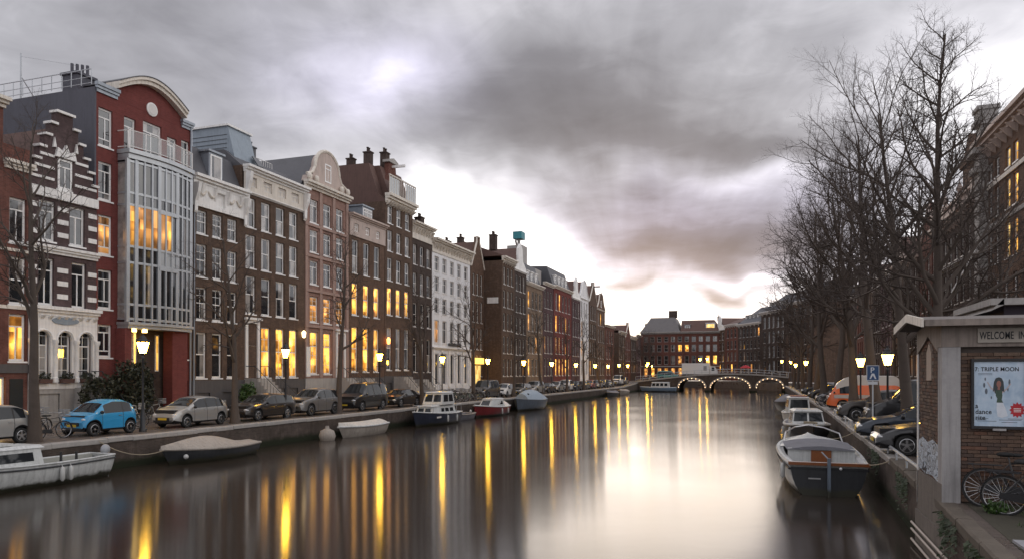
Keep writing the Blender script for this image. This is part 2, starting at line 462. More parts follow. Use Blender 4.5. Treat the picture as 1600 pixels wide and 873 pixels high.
M['water'] = water_material()
M['street'] = paving_material('brick_street', (.17, .135, .115), .2, .1)
M['walk'] = paving_material('slab_pavement', (.25, .235, .22), .3, .3, .6)
M['quay'] = brick('quay_brick', (.085, .064, .052), stain=.7)
def tide_line(m, z0, col, soft=.25):
    t = NT(m.node_tree); p = t.n['Principled BSDF']; src = p.inputs['Base Color'].links[0].from_socket
    g = t.new('ShaderNodeNewGeometry').outputs['Position']; sp = t.new('ShaderNodeSeparateXYZ'); t.l.new(g, sp.inputs[0])
    zz = t.math('MULTIPLY_ADD', t.noise(g, 1.8, 4, .6), -.35, sp.outputs[2])
    t.l.new(t.mix(t.maprange(zz, z0 - soft, z0, 1, 0), src, col), p.inputs['Base Color'])
tide_line(M['quay'], .30, (.022, .026, .014))
M['coping'] = mat('bluestone_coping', (.33, .31, .29), .6, .35, 1.5, bump=.3, streaks=.2)
M['coping_dark'] = mat('mossy_coping', (.11, .09, .07), .85, .4, 2, bump=.4)
M['soil'] = mat('grass_soil', (.05, .045, .03), .95, .4, 3, bump=.5)

water = obj('water', MB().quad((-900, -80, 0), (900, -80, 0), (900, 1500, 0), (-900, 1500, 0)), M['water'])
tag(water, kind='structure')

# left bank
lb = MB()
ys = [-80, -20, 140, 150, 158, 240]
zs = [LEFT_Z, LEFT_Z, LEFT_Z, 1.6, 1.95, 1.95]
for i in range(len(ys) - 1):
    lb.quad((-700, ys[i], zs[i]), (LEFT_EDGE - .42, ys[i], zs[i]), (LEFT_EDGE - .42, ys[i + 1], zs[i + 1]), (-700, ys[i + 1], zs[i + 1]))
tag(obj('street', lb, M['street']), kind='structure')
tag(obj('pavement', MB().box(-36.6, -34.4, -20, 92, LEFT_Z - .2, LEFT_Z + .12).box(-36.6, -32.1, 92.3, 178, LEFT_Z - .2, LEFT_Z + .12), M['walk']), kind='structure')
lq = MB()
for i in range(len(ys) - 1):
    lq.quad((LEFT_EDGE, ys[i], -1.5), (LEFT_EDGE, ys[i + 1], -1.5), (LEFT_EDGE, ys[i + 1], zs[i + 1] - .2), (LEFT_EDGE, ys[i], zs[i] - .2))
left_quay = tag(obj('quay_wall', lq, M['quay']), kind='structure')
rng = random.Random(5)
y = 14.0
stone_mesh = [cached(('cop', i), lambda i=i: MB().prism([(-.44 + rng.uniform(0, .02), 0), (.03, 0), (.045, .03), (.04, .17), (.02, .2), (-.44, .2)], 'y', .008, 1.242).mesh('coping_stone', M['coping'])) for i in range(4)]
while y < 158:
    z = float(np.interp(y, ys, zs))
    o = obj('coping_stone', stone_mesh[int(y * 7) % 4], None, left_quay, (LEFT_EDGE + rng.uniform(-.012, .012), y, z - .2 + rng.uniform(0, .03)))
    y += 1.25

# right bank: the quay edge bends gently
RE = [(2.8, 4.0), (3.13, 11.7), (3.42, 16.6), (3.75, 25.6), (4.35, 54), (4.5, 100), (4.5, 158), (4.5, 172)]
def right_edge(y): return float(np.interp(y, [p[1] for p in RE], [p[0] for p in RE]))
rb = MB(); rq = MB()
pts = [(1.6, -80), (2.2, -10)] + RE
for (xa, ya), (xb, yb) in zip(pts[:-1], pts[1:]):
    rb.quad((xa + .2, ya, RIGHT_Z), (700, ya, RIGHT_Z), (700, yb, RIGHT_Z), (xb + .2, yb, RIGHT_Z))
    rq.quad((xa, yb * 0 + ya, -1.5), (xb, yb, -1.5), (xb, yb, RIGHT_Z - .2), (xa, ya, RIGHT_Z - .2))
rb.quad((4.9, 172, RIGHT_Z), (700, 172, RIGHT_Z), (700, 700, RIGHT_Z), (4.9, 700, RIGHT_Z))
tag(obj('road', rb, M['street']), kind='structure')
tag(obj('footpath', MB().box(13.2, 17, 20, 172, RIGHT_Z - .2, RIGHT_Z + .12), M['walk']), kind='structure')
right_quay = tag(obj('quay_wall', rq, M['quay']), kind='structure')
y = 5.0
while y < 157:
    L = .98 if y < 30 else 1.25; cw = .24 if y < 17 else .42; cm = 'coping_dark' if y < 24 else 'coping'
    xa, xb = right_edge(y), right_edge(y + L)
    me = cached(('rcop', L, cw, cm), lambda: MB().prism([(-.03, 0), (cw, 0), (cw, .2), (.0, .2), (-.035, .165)], 'y', .008, L - .008).mesh('coping_stone', M[cm]))
    o = obj('coping_stone', me, None, right_quay, (xa + rng.uniform(-.015, .015), y, RIGHT_Z - .2 + rng.uniform(-.004, .03)))
    o.rotation_euler = (rng.uniform(-.008, .008), rng.uniform(-.02, .02), -math.atan2(xb - xa, L))
    y += L
# land that closes the canal beyond the bridge
tag(obj('ground', MB().prism([(4.88, 172), (3.4, 174), (-16, 212), (-25.9, 212), (-25.9, 239.9), (-700, 239.9), (-700, 700), (4.88, 700)], 'z', -1.5, 1.7), M['street']), kind='structure')

# ------------------------------------------------------------------ house parts
def frame_mesh(w, h, style, fm, t=.11):
    b = MB(); d0, d1 = -.06, .0
    b.box(d0, d1, 0, t, 0, h).box(d0, d1, w - t, w, 0, h).box(d0, d1, t, w - t, 0, t * 1.1).box(d0, d1, t, w - t, h - t, h)
    panes = []
    def bar_h(z, y0=t, y1=None, tt=.035, dd=-.008): b.box(d0, d1 + dd, y0, w - t if y1 is None else y1, z - tt, z + tt)
    def bar_v(y, z0=t * 1.1, z1=None, tt=.022, dd=-.014): b.box(d0, d1 + dd, y - tt, y + tt, z0, h - t if z1 is None else z1)
    if style in ('sash', 'sash6', 'sash4'):
        m = h * .52
        bar_h(m)
        panes = [(t, w - t, t * 1.1, m), (t, w - t, m, h - t)]
        if style == 'sash6':
            for k in (1, 2): bar_v(w * k / 3, tt=.014)
            for q in (.26, .76): bar_h(h * q, tt=.014, dd=-.016)
        if style == 'sash4':
            bar_v(w / 2, tt=.016); bar_h(h * .76, tt=.016, dd=-.016)
    elif style == 'transom':
        m = h * .74
        bar_h(m); bar_v(w / 2, z1=m - .03, tt=.035)
        panes = [(t, w / 2, t, m), (w / 2, w - t, t, m), (t, w - t, m, h - t)]
    elif style == 'modern':
        m, q = h * .76, h * .2
        bar_h(m); bar_h(q); bar_v(w * .56, z0=q + .03, z1=m - .03, tt=.035)
        panes = [(t, w * .56, q, m), (w * .56, w - t, q, m), (t, w - t, m, h - t), (t, w - t, t, q)]
    elif style == 'cross':
        m = h * .62
        bar_h(m); bar_v(w / 2, tt=.03)
        panes = [(t, w / 2, t, m), (w / 2, w - t, t, m), (t, w / 2, m, h - t), (w / 2, w - t, m, h - t)]
    elif style == 'tallgrid':
        m = h * .66
        bar_h(m); bar_v(w / 2, tt=.016)
        for q in (.22, .44, .83): bar_h(h * q, tt=.014, dd=-.016)
        panes = [(t, w - t, t, m), (t, w - t, m, h - t)]
    else:
        panes = [(t, w - t, t * 1.1, h - t)]
    return b.mesh('window', fm), panes

def window(parent, y0, y1, z0, z1, style='sash', lit=None, fm='frame', sill=True, glass='glass', depth=.14, x=0.0, t=.11, simple=False):
    w, h = round(y1 - y0, 2), round(z1 - z0, 2)
    me, panes = cached(('win', w, h, style, fm, t), lambda: frame_mesh(w, h, style, M[fm], t))
    o = obj('window', me, None, parent, (x - depth, y0, z0))
    gm = lit or glass
    if simple: panes = [(t, w - t, t, h - t)]
    for p in panes:
        pw, ph = round(p[1] - p[0], 2), round(p[3] - p[2], 2)
        pm = cached(('pane', pw, ph, gm), lambda: MB().box(-.012, 0, 0, pw, 0, ph).mesh('pane', M[gm]))
        obj('pane', pm, None, o, (-.035, p[0], p[2]))
    if sill:
        sm = cached(('sill', w, fm), lambda: MB().box(-.02, .12, -.07, w + .07, -.09, -.004).mesh('sill', M[fm]))
        obj('sill', sm, None, o, (depth - .07, 0, 0))
    return o

def wall_front(b, W, H, rects, x=0.0, depth=.2):
    """front face at x with real openings and reveals"""
    ysl = sorted({0.0, W, *[r[0] for r in rects], *[r[1] for r in rects]})
    zsl = sorted({0.0, H, *[r[2] for r in rects], *[r[3] for r in rects]})
    for i in range(len(ysl) - 1):
        for j in range(len(zsl) - 1):
            cy, cz = (ysl[i] + ysl[i + 1]) / 2, (zsl[j] + zsl[j + 1]) / 2
            if any(r[0] < cy < r[1] and r[2] < cz < r[3] for r in rects): continue
            b.quad((x, ysl[i], zsl[j]), (x, ysl[i + 1], zsl[j]), (x, ysl[i + 1], zsl[j + 1]), (x, ysl[i], zsl[j + 1]))
    for y0, y1, z0, z1 in [r[:4] for r in rects]:
        d = x - depth
        b.quad((x, y0, z0), (x, y0, z1), (d, y0, z1), (d, y0, z0)); b.quad((x, y1, z0), (d, y1, z0), (d, y1, z1), (x, y1, z1))
        b.quad((x, y0, z0), (d, y0, z0), (d, y1, z0), (x, y1, z0)); b.quad((x, y0, z1), (x, y1, z1), (d, y1, z1), (d, y0, z1))
        b.quad((d, y0, z0), (d, y1, z0), (d, y1, z1), (d, y0, z1))

def house(name, label, X, Y, Zb, W, H, m, wins, rz=0.0, D=11.0, extra_holes=(), group=None, **kw):
    root = thing(name, label, 'house', (X, Y, Zb), rz, group)
    lean = random.Random(int(Y * 10))
    root.rotation_euler = (0, R(lean.uniform(-.1, .55)), rz)      # old fronts lean a little forward
    b = MB()
    wall_front(b, W, H, [w[:4] for w in wins] + list(extra_holes))
    b.quad((0, 0, 0), (0, 0, H), (-D, 0, H), (-D, 0, 0)); b.quad((0, W, 0), (-D, W, 0), (-D, W, H), (0, W, H))
    b.quad((-D, 0, 0), (-D, 0, H), (-D, W, H), (-D, W, 0)); b.quad((0, 0, H), (0, W, H), (-D, W, H), (-D, 0, H))
    wall = obj('wall', b, M[m], root)
    for w in wins:
        o = dict(kw); o.update(w[6] if len(w) > 6 else {})
        window(root, w[0], w[1], w[2], w[3], w[4] if len(w) > 4 else 'sash', w[5] if len(w) > 5 else None, **o)
    return root, wall

def rows(cols, zs_, style='sash', lit=None, **o):
    out = []
    for (z0, z1) in zs_:
        for c in cols: out.append((c[0], c[1], z0, z1, style, lit(c, z0) if callable(lit) else lit, o))
    return out

def cornice(root, W, z, h=.5, d=.45, m='cream', brackets=0, y0=0.0, bh=.6, name='cornice', back=.0):
    b = MB()
    b.box(-back - .02, d * .35, y0 - .03, y0 + W + .03, z, z + h * .35)
    b.box(-back - .02, d * .7, y0 - .06, y0 + W + .06, z + h * .35, z + h * .65)
    b.box(-back - .02, d, y0 - .1, y0 + W + .1, z + h * .65, z + h)
    for k in range(brackets):
        yy = y0 + (k + .5) * W / brackets
        b.prism([(.003, z - bh), (d * .25, z - bh * .8), (d * .85, z - .004), (.003, z - .004)], 'y', yy - .09, yy + .09)
    return obj(name, b, M[m], root)

def band(root, W, z0, z1, m='cream', d=.05, y0=0.0, name='band', holes=()):
    """fascia board set proud of the wall, with openings"""
    b = MB()
    wall_front(b, W, z1 - z0, [(h[0], h[1], h[2] - z0, h[3] - z0) for h in holes], x=d, depth=d + .05)
    b.quad((d, 0, 0), (0, 0, 0), (0, W, 0), (d, W, 0)); b.quad((d, 0, z1 - z0), (d, W, z1 - z0), (0, W, z1 - z0), (0, 0, z1 - z0))
    b.quad((0, 0, 0), (d, 0, 0), (d, 0, z1 - z0), (0, 0, z1 - z0)); b.quad((0, W, 0), (0, W, z1 - z0), (d, W, z1 - z0), (d, W, 0))
    return obj(name, b, M[m], root, (0, y0, z0))

def roof_parallel(root, W, z, D, h, m='tile', over=.1, y0=0, x0=0.0):
    b = MB().prism([(x0 + over, z), (x0 + over, z + .08), (x0 - D / 2, z + h), (x0 - D - over, z + .08), (x0 - D - over, z)], 'y', y0 + .02, y0 + W - .02)
    return obj('roof', b, M[m], root)

def roof_mansard(root, W, z, D, h, inset=1.3, m='slate', y0=0.0, x0=-.25):
    b = MB().prism([(x0, z), (x0 - inset, z + h), (x0 - D + inset, z + h + .25), (x0 - D + .4, z)], 'y', y0 + .03, y0 + W - .03)
    return obj('roof', b, M[m], root)

def roof_gable(root, W, z, D, h, m='tile', x0=-.3):
    b = MB().prism([(-.05, z), (W / 2, z + h), (W + .05, z)], 'x', x0 - D, x0)
    return obj('roof', b, M[m], root)

def chimney(roof, x, y, z, h=1.6, w=.7, d=.9, m='b_dark', pots=2):
    b = MB().box(x - d / 2, x + d / 2, y - w / 2, y + w / 2, z, z + h).box(x - d / 2 - .07, x + d / 2 + .07, y - w / 2 - .07, y + w / 2 + .07, z + h, z + h + .12)
    for k in range(pots):
        yy = y + (k - (pots - 1) / 2) * w / max(1, pots)
        b.lathe([(.11, z + h + .11), (.10, z + h + .5), (.14, z + h + .52), (.14, z + h + .58)], 8, (x, yy, 0))
    return obj('chimney', b, M[m], roof)

def dormer(root, y, z, w, h, d=1.6, x=-.3, m='zinc', style='cross', lit=None):
    b = MB().box(x - d, x, y - w / 2, y + w / 2, z, z + h)
    b.box(x - d - .05, x + .14, y - w / 2 - .14, y + w / 2 + .14, z + h, z + h + .14)
    o = obj('dormer', b, M[m], root)
    window_sub = frame_mesh(round(w - .24, 2), round(h - .3, 2), style, M['frame'])
    f = obj('window_frame', window_sub[0], None, o, (x + .05, y - w / 2 + .12, z + .15))
    p = MB().box(-.012, 0, .08, w - .32, .08, h - .38)
    obj('pane', p, M[lit or 'glass'], o, (x + .025, y - w / 2 + .12, z + .15))
    return o

def stoop(root, y, w, h, steps=7, run=.27, m='stone', rail=True):
    b = MB()
    rise = h / steps
    for k in range(steps):
        b.box(.0, .9 + (steps - k) * run, y - w / 2, y + w / 2, rise * k, rise * (k + 1) - .002)
    o = obj('stoop', b, M[m], root)
    if rail:
        r = MB()
        for s in (-1, 1):
            yy = y + s * (w / 2 - .05)
            r.tube((.9, yy, h + .9), (.9 + steps * run, yy, .9 + rise), .025, n=5)
            r.tube((.1, yy, h + .9), (.9, yy, h + .9), .025, n=5)
            for k in range(steps + 1):
                xx = .9 + k * run; zz = h - rise * k
                r.tube((xx, yy, max(0, zz - .02)), (xx, yy, zz + .9), .014, n=4)
        obj('railing', r, M['darkmetal'], o)
    return o

def door(root, y0, y1, z0, z1, m='door_dark', surround='white', fan=.8, lit='lit_dim'):
    b = MB().box(-.16, -.10, y0 + .12, y1 - .12, z0, z1 - fan)
    w = y1 - y0
    for q in (.28, .72):
        for s in (0, 1):
            b.box(-.10, -.085, y0 + .12 + .1 + s * (w - .24) / 2, y0 + .12 + (s + 1) * (w - .24) / 2 - .1, z0 + (z1 - fan - z0) * (q - .2), z0 + (z1 - fan - z0) * (q + .2))
    o = obj('door', b, M[m], root)
    obj('door_knob', MB().ball((-.05, y0 + .28, z0 + 1.05), .045), M['brass'], o)
    s = MB().box(-.14, .10, y0 - .14, y0 + .12, z0, z1).box(-.14, .10, y1 - .12, y1 + .14, z0, z1).box(-.14, .103, y0 - .14, y1 + .14, z1, z1 + .25)
    s.box(-.14, .26, y0 - .28, y1 + .28, z1 + .25, z1 + .42).box(-.14, .0, y0 + .12, y1 - .12, z1 - fan, z1 - fan + .09)
    obj('door_surround', s, M[surround], root)
    obj('fanlight', MB().box(-.12, -.1, y0 + .12, y1 - .12, z1 - fan + .09, z1), M[lit], root)
    return o

def railing(parent, x0, y0, x1, y1, z, h=1.0, n=10, m='darkmetal', name='railing', top=.03):
    b = MB()
    for zz in (z + h, z + h * .5, z + .1): b.tube((x0, y0, zz), (x1, y1, zz), top if zz == z + h else top * .7, n=5)
    for k in range(n + 1):
        f = k / n
        b.tube((x0 + (x1 - x0) * f, y0 + (y1 - y0) * f, z), (x0 + (x1 - x0) * f, y0 + (y1 - y0) * f, z + h), top * .8, n=5)
    return obj(name, b, M[m], parent)

M['brass'] = mat('brass', (.45, .30, .10), .3, .1, 3, metal=.9)
M['pinkstone'] = mat('pink_stone', (.36, .24, .20), .7, .3, 1.5, streaks=.4)
M['cornice_pink'] = mat('pale_pink_plaster', (.50, .40, .35), .6, .3, 1.5, streaks=.4)
M['balglass'] = mat('balcony_glass', (.42, .44, .45), .08, .1, 1, spec=.8)
# ------------------------------------------------------------------ left row, from the left edge of the view
LF = LEFT_FACADE
def at_left(name, label, Y, W, H, m, wins, X=LF, **kw): return house(name, label, X, Y, LEFT_Z, W, H, m, wins, 0.0, **kw)
def split_boxes(name, b, m, root):
    for k in range(0, len(b.v), 8):
        q_ = MB(); q_.v = b.v[k:k + 8]; q_.f = b.f[:6]; obj(name, q_, m, root)
def litp(seed, p, k='lit', k2='lit_dim'):
    r = random.Random(seed)
    return lambda c, z: (k if r.random() < .6 else k2) if r.random() < p else None

# house at the left edge: brown brick, lit ground floor
w = rows([(.5, 1.7), (2.5, 3.7), (4.5, 5.6), (5.95, 7.05), (7.75, 8.65)], [(9.3, 11.6)], 'transom')
w += rows([(.5, 1.7), (2.5, 3.7), (4.5, 5.6), (5.95, 7.05), (7.75, 8.65)], [(6.2, 8.6)], 'sash')
w += rows([(4.4, 5.6), (5.95, 7.05), (7.75, 8.65)], [(3.3, 5.7)], 'transom', 'lit')
w += rows([(4.7, 5.7), (6.0, 7.0)], [(12.6, 14.2)], 'sash')
w += [(5.2, 7.6, .5, 2.5, 'plain', 'lit_white')]
r, _ = at_left('corner_shop_house', 'brown brick house at the left edge with a bright yellow shop window at street level', 18.5, 8.9, 13.3, 'b_redbrown', w, D=12)
up = MB(); wall_front(up, 7.4, 2.6, [(4.7, 5.7, -1, .9), (6.0, 7.0, -1, .9)]); up.quad((0, 7.4, 0), (-9, 7.4, 0), (-9, 7.4, 2.6), (0, 7.4, 2.6)); up.quad((0, 0, 2.6), (0, 7.4, 2.6), (-9, 7.4, 2.6), (-9, 0, 2.6))
obj('upper_wall', up, M['b_redbrown'], r, (0.004, 0, 13.305))
cornice(r, 7.4, 15.9, .5, .5, 'cream', name='cornice'); cornice(r, 1.35, 13.0, .45, .3, 'cream', y0=7.5)
band(r, 8.9, 2.7, 3.15, 'plinth', .08); band(r, 8.9, 5.95, 6.12, 'cream', .06); band(r, 8.9, 8.85, 9.0, 'cream', .06)
obj('door', MB().box(-.1, .03, 7.8, 8.5, .1, 2.4), M['door_dark'], r)
barrel = MB()
prof = [(-2 + 12 * k / 12, 15.5 + 3.2 * math.sin(math.pi * (k + .01) / 12.02)) for k in range(13)]
g = thing('greenhouse_roof', 'curved pale blue barrel roof with a vent rising behind the house at the left edge', 'roof', (-58, 26.5, LEFT_Z))
obj('vault', MB().prism([(p - 6, q) for p, q in [(-2, 15.4)] + prof + [(10, 15.4)]], 'x', 0, 9), M['zinc_blue'], g)
obj('base', MB().box(0, 9, -8, 4, 0, 15.38), M['b_dark'], g)
for k in (2.2, 4.5, 6.8): obj('roof_rib', MB().path([(k, p - 6, q + .06) for p, q in prof], .07, 5), M['white'], g)
obj('vent', MB().lathe([(.35, 18.3), (.35, 19.6), (.5, 19.65), (.5, 20.1), (.2, 20.3)], 10, (8, -1.0, 0)), M['greymetal'], g)

# stepped gable house
W = 4.05
w = rows([(.55, 1.5), (2.35, 3.3)], [(9.7, 11.85)], 'transom') + rows([(.55, 1.45), (2.5, 3.4)], [(6.3, 8.8)], 'transom', None)
w += [(1.55, 2.5, 12.6, 14.1, 'transom', None)] * 0
r, _ = at_left('stepped_gable_house', 'narrow brick house with a white striped stepped gable and three white ground floor arches', 27.25, W, 12.5, 'b_purple', w, D=11,
               extra_holes=[(.3, 1.2, 2.2, 5.2), (1.58, 2.48, 2.2, 5.2), (2.86, 3.76, 2.2, 5.2), (.6, 1.8, .35, 1.6)])
gm = MB(); capm = MB()
half = [2.02, 1.75, 1.46, 1.15, .82, .48]
for k, hw in enumerate(half):
    z0, z1 = 12.5 + k * .7, 12.5 + (k + 1) * .7
    gm.box(-.4, 0.0, W / 2 - hw, W / 2 + hw, z0, z1)
    capm.box(-.48, .14, W / 2 - hw - .07, W / 2 + hw + .07, z1 - .001, z1 + .13) if k == 5 else [capm.box(-.48, .14, W / 2 + s * hw - (.07 if s < 0 else .36), W / 2 + s * hw + (.36 if s < 0 else .07), z1 + .002, z1 + .13) for s in (-1, 1)]
obj('stepped_gable', gm, M['b_purple'], r)
for k in range(0, len(capm.v), 8):
    st_ = MB(); st_.v = capm.v[k:k + 8]; st_.f = capm.f[:6]; obj('step_coping', st_, M['white'], r)
st = MB()
for z in (12.95, 13.55, 14.2):
    hw = half[min(5, int((z - 12.5) / .7))]
    for s in (-1, 1):
        a, b_ = sorted((W / 2 + s * .62, W / 2 + s * (hw - .03)))
        if b_ - a > .05: st.box(-.02, .05, a, b_, z, z + .14)
split_boxes('stone_stripe', st, M['white'], r)
window(r, W / 2 - .42, W / 2 + .42, 12.62, 14.25, 'transom', None, depth=-.04)
orn = MB().prism([(W / 2 - .62, 14.3), (W / 2 - .5, 14.8), (W / 2 - .2, 14.65), (W / 2, 15.05), (W / 2 + .2, 14.65), (W / 2 + .5, 14.8), (W / 2 + .62, 14.3)], 'x', .003, .16)
orn.prism([(W / 2 - .75, 14.75), (W / 2 - .66, 15.3), (W / 2 - .56, 14.8)], 'x', .003, .12).prism([(W / 2 + .75, 14.75), (W / 2 + .66, 15.3), (W / 2 + .56, 14.8)], 'x', .003, .12)
obj('gable_ornament', orn, M['white'], r)
band(r, W, 12.0, 12.5, 'white', .16, name='ledge'); cornice(r, W, 9.05, .42, .3, 'white', name='cornice')
q = MB()
for z in (6.7, 7.4, 8.1, 10.0, 10.7, 11.4):
    for a, b_ in ((.01, .45), (1.62, 2.25), (3.5, 4.04)): q.box(-.02, .045, a, b_, z, z + .26)
split_boxes('stone_block', q, M['white'], r)
# white arcade on the raised ground floor
ar = MB()
N = 10
def arch_strip(b, yc, hw, zs_, ztop, x0, x1, ya, yb):
    """solid front from ya..yb with a round arched opening"""
    pts = [(yc - hw * math.cos(math.pi * k / N), zs_ + hw * math.sin(math.pi * k / N)) for k in range(N + 1)]
    for (p, a), (q_, c) in zip(pts[:-1], pts[1:]):
        b.quad((x1, p, a), (x1, q_, c), (x1, q_, ztop), (x1, p, ztop)); b.quad((x0, p, a), (x0, q_, c), (x1, q_, c), (x1, p, a))
    for p, q_ in ((ya, yc - hw), (yc + hw, yb)): b.box(x0, x1, p, q_, zs_ - 2.35, ztop)
cs = [.75, 2.03, 3.31]
for k, yc in enumerate(cs): arch_strip(ar, yc, .42, 4.5, 5.3, -.02, .14, [.02, 1.39, 2.67][k], [1.39, 2.67, 4.03][k])
ar.box(-.02, .14, .02, 4.03, 5.302, 5.75); ar.box(-.02, .1, .02, 4.03, 1.85, 2.148)
obj('arcade', ar, M['white'], r)
for yc in cs:
    hood = MB().path([(.16, yc - .5 * math.cos(math.pi * k / 12), 4.5 + .5 * math.sin(math.pi * k / 12)) for k in range(13)], .055, 5)
    obj('arch_moulding', hood, M['white'], r)
    window(r, yc - .45, yc + .45, 2.2, 5.2, 'tallgrid', None, sill=False, glass='glass_cur')
for yc in (.06, 1.39, 2.67, 3.96):
    obj('half_column', MB().lathe([(.16, 2.2), (.16, 2.45), (.11, 2.5), (.10, 4.2), (.17, 4.35), (.17, 4.5)], 10, (.2, yc, 0)), M['white'], r, smooth=40)
cornice(r, W, 5.76, .5, .4, 'white', brackets=9, bh=.3)
oval = MB().prism([(W / 2 + .8 * math.cos(t * math.pi / 12), 5.52 + .2 * math.sin(t * math.pi / 12)) for t in range(24)], 'x', .14, .19)
obj('oval_panel', oval, M['zinc_blue'], r)
band(r, W, .02, 1.85, 'stone', .05, name='basement_front', holes=[(.6, 1.8, .35, 1.6)]); window(r, .6, 1.8, .35, 1.6, 'cross', None, sill=False)
stoop(r, 3.2, 1.1, 1.9, 6)
roof_gable(r, W, 12.5, 10, 3.6)

# tall red brick building with the glazed bay
W, H = 7.25, 18.75
ls = [(3.6, 5.5), (6.4, 8.65), (9.5, 11.8), (12.65, 14.85), (15.75, 17.95)]
w = [(.15, 1.1, a, b_, 'modern', 'lit_dim' if k == 2 else None, {}) for k, (a, b_) in enumerate(ls)]
w += [(6.4, 7.1, a, b_, 'modern', 'lit_white' if k == 0 else None, {}) for k, (a, b_) in enumerate(ls)]
w += [(1.9, 2.75, 15.9, 18.0, 'transom', None, {'glass': 'glass_cur'}), (3.3, 4.75, 15.9, 18.2, 'transom', None, {'glass': 'glass_cur'}), (5.2, 6.0, 15.9, 17.8, 'transom', None, {'glass': 'glass_cur'})]
w += [(6.4, 7.1, .4, 2.2, 'cross', None, {})]
r, _ = at_left('glazed_bay_building', 'tall red brick building with a grey glazed bay, glass balcony and curved white cornice', 31.3, W, H, 'b_red', w, D=15, extra_holes=[(1.7, 5.9, .02, 5.5)], depth=.12)
M['sidewall'] = mat('slate_cladding', (.085, .085, .105), .7, .25, .7, streaks=.3)
obj('side_cladding', MB().box(-15, .02, -.12, -.01, 11, 19.0), M['sidewall'], r)
cornice(r, 1.35, H, .55, .25, 'zinc', name='parapet'); cornice(r, .85, H, .5, .25, 'zinc', y0=6.4, name='parapet')
# raised centre with a segmental top
c0, c1, top = 1.3, 6.4, 19.35
arc = [(c0 + (c1 - c0) * k / 16, top + 1.05 * math.sin(math.pi * k / 16)) for k in range(17)]
obj('arched_gable', MB().prism([(c0, 15.6), (c1, 15.6)] + arc[::-1], 'x', -3.2, .22).xf(Matrix.Identity(4)), M['b_red'], r) if False else None
gw = MB()
gp = [(c0, H + .003), (c1, H + .003)] + arc[::-1]
gw.prism(gp, 'x', -4, .006)
obj('arched_gable', gw, M['b_red'], r)
rim = MB()
def arc_band(b, off0, off1, x0, x1):
    o = [(c0 - .12 + (c1 - c0 + .24) * k / 16, top + off0 + 1.05 * math.sin(math.pi * k / 16)) for k in range(17)]
    i = [(p, q_ + (off1 - off0)) for p, q_ in o]
    for k in range(16):
        b.prism([o[k], o[k + 1], i[k + 1], i[k]], 'x', x0, x1)
arc_band(rim, -.02, .22, -.6, .38); arc_band(rim, .222, .40, -.6, .5)
obj('curved_cornice', rim, M['cream'], r)
rc = MB(); arc_band(rc, .402, .46, -4, .54); obj('roof', rc, M['slate'], r)
obj('clock', MB().lathe([(.42, 0), (.42, .07), (.34, .09)], 20, (.006, 3.95, 19.05), 'x'), M['white'], r)
obj('clock_face', MB().lathe([(.33, 0), (.33, .02)], 20, (.09, 3.95, 19.05), 'x'), M['frame_dim'], r)
# bay: gently bowed front of grey metal and glass
by0, by1 = 1.5, 6.45
def bow(f): return .75 + .38 * math.sin(math.pi * f)
levels = [5.9, 6.75, 9.2, 10.15, 12.6, 13.3, 15.15]
nb = 10
fr = MB(); ybs = [by0 + (by1 - by0) * k / nb for k in range(nb + 1)]; xs = [bow(k / nb) for k in range(nb + 1)]
for k in range(nb + 1):
    wd = .12 if k in (0, 1, 4, 7, nb) else .055
    fr.box(xs[k] - .1, xs[k] + .05, ybs[k] - wd, ybs[k] + wd, 5.7, 15.3)
for k in range(nb):
    for z in levels:
        fr.add([(xs[k] - .08, ybs[k], z - .07), (xs[k] + .03, ybs[k], z - .07), (xs[k + 1] + .03, ybs[k + 1], z - .07), (xs[k + 1] - .08, ybs[k + 1], z - .07),
                (xs[k] - .08, ybs[k], z + .07), (xs[k] + .03, ybs[k], z + .07), (xs[k + 1] + .03, ybs[k + 1], z + .07), (xs[k + 1] - .08, ybs[k + 1], z + .07)],
               [(0, 3, 2, 1), (4, 5, 6, 7), (0, 1, 5, 4), (1, 2, 6, 5), (2, 3, 7, 6), (3, 0, 4, 7)])
for z0, z1 in ((8.95, 9.2), (12.4, 12.6)): fr.box(xs[5] - .02, xs[5] + .06, ybs[4], ybs[7], z0, z1)
for s in (0, nb): fr.box(0, xs[s], ybs[s] - .04, ybs[s] + .04, 15.05, 15.3); [fr.box(0, xs[s], ybs[s] - .04, ybs[s] + .04, z - .06, z + .06) for z in levels]
bay = obj('bay_frame', fr, M['greymetal'], r)
for k in range(nb):
    for j in range(len(levels) - 1):
        z0, z1 = levels[j] + .07, levels[j + 1] - .07
        # curved doors in the middle of each storey get pale panels
        g = 'lit' if (j == 3 and k in (0, 5)) else ('lit_dim' if (j == 3 and k in (1, 2, 3, 4)) else ('balglass' if (k in (4, 5, 6) and j in (2, 5)) else 'glass'))
        p = MB().quad((0, 0, 0), (xs[k + 1] - xs[k], ybs[k + 1] - ybs[k], 0), (xs[k + 1] - xs[k], ybs[k + 1] - ybs[k], z1 - z0), (0, 0, z1 - z0))
        obj('pane', p, M[g], bay, (xs[k] - .02, ybs[k], z0))
for s, yy in ((0, by0), (nb, by1)):
    obj('side_glass', MB().box(0, xs[s] - .1, yy - .015, yy + .015, 5.9, 15.1), M['glass'], bay)
slab = lambda z0, z1, e: MB().prism([(xx + e, yy) for xx, yy in zip(xs, [by0 - e * .5 + (by1 - by0 + e) * k / nb for k in range(nb + 1)])] + [(0.008, by1 + e * .5), (0.008, by0 - e * .5)], 'z', z0, z1)
obj('bay_base', slab(5.35, 5.55, .08).add(*(lambda m_: (m_.v, m_.f))(slab(5.552, 5.72, .2))), M['greymetal'], r)
obj('balcony', slab(15.3, 15.6, .1).add(*(lambda m_: (m_.v, m_.f))(slab(15.602, 15.85, .22))), M['greymetal'], r)
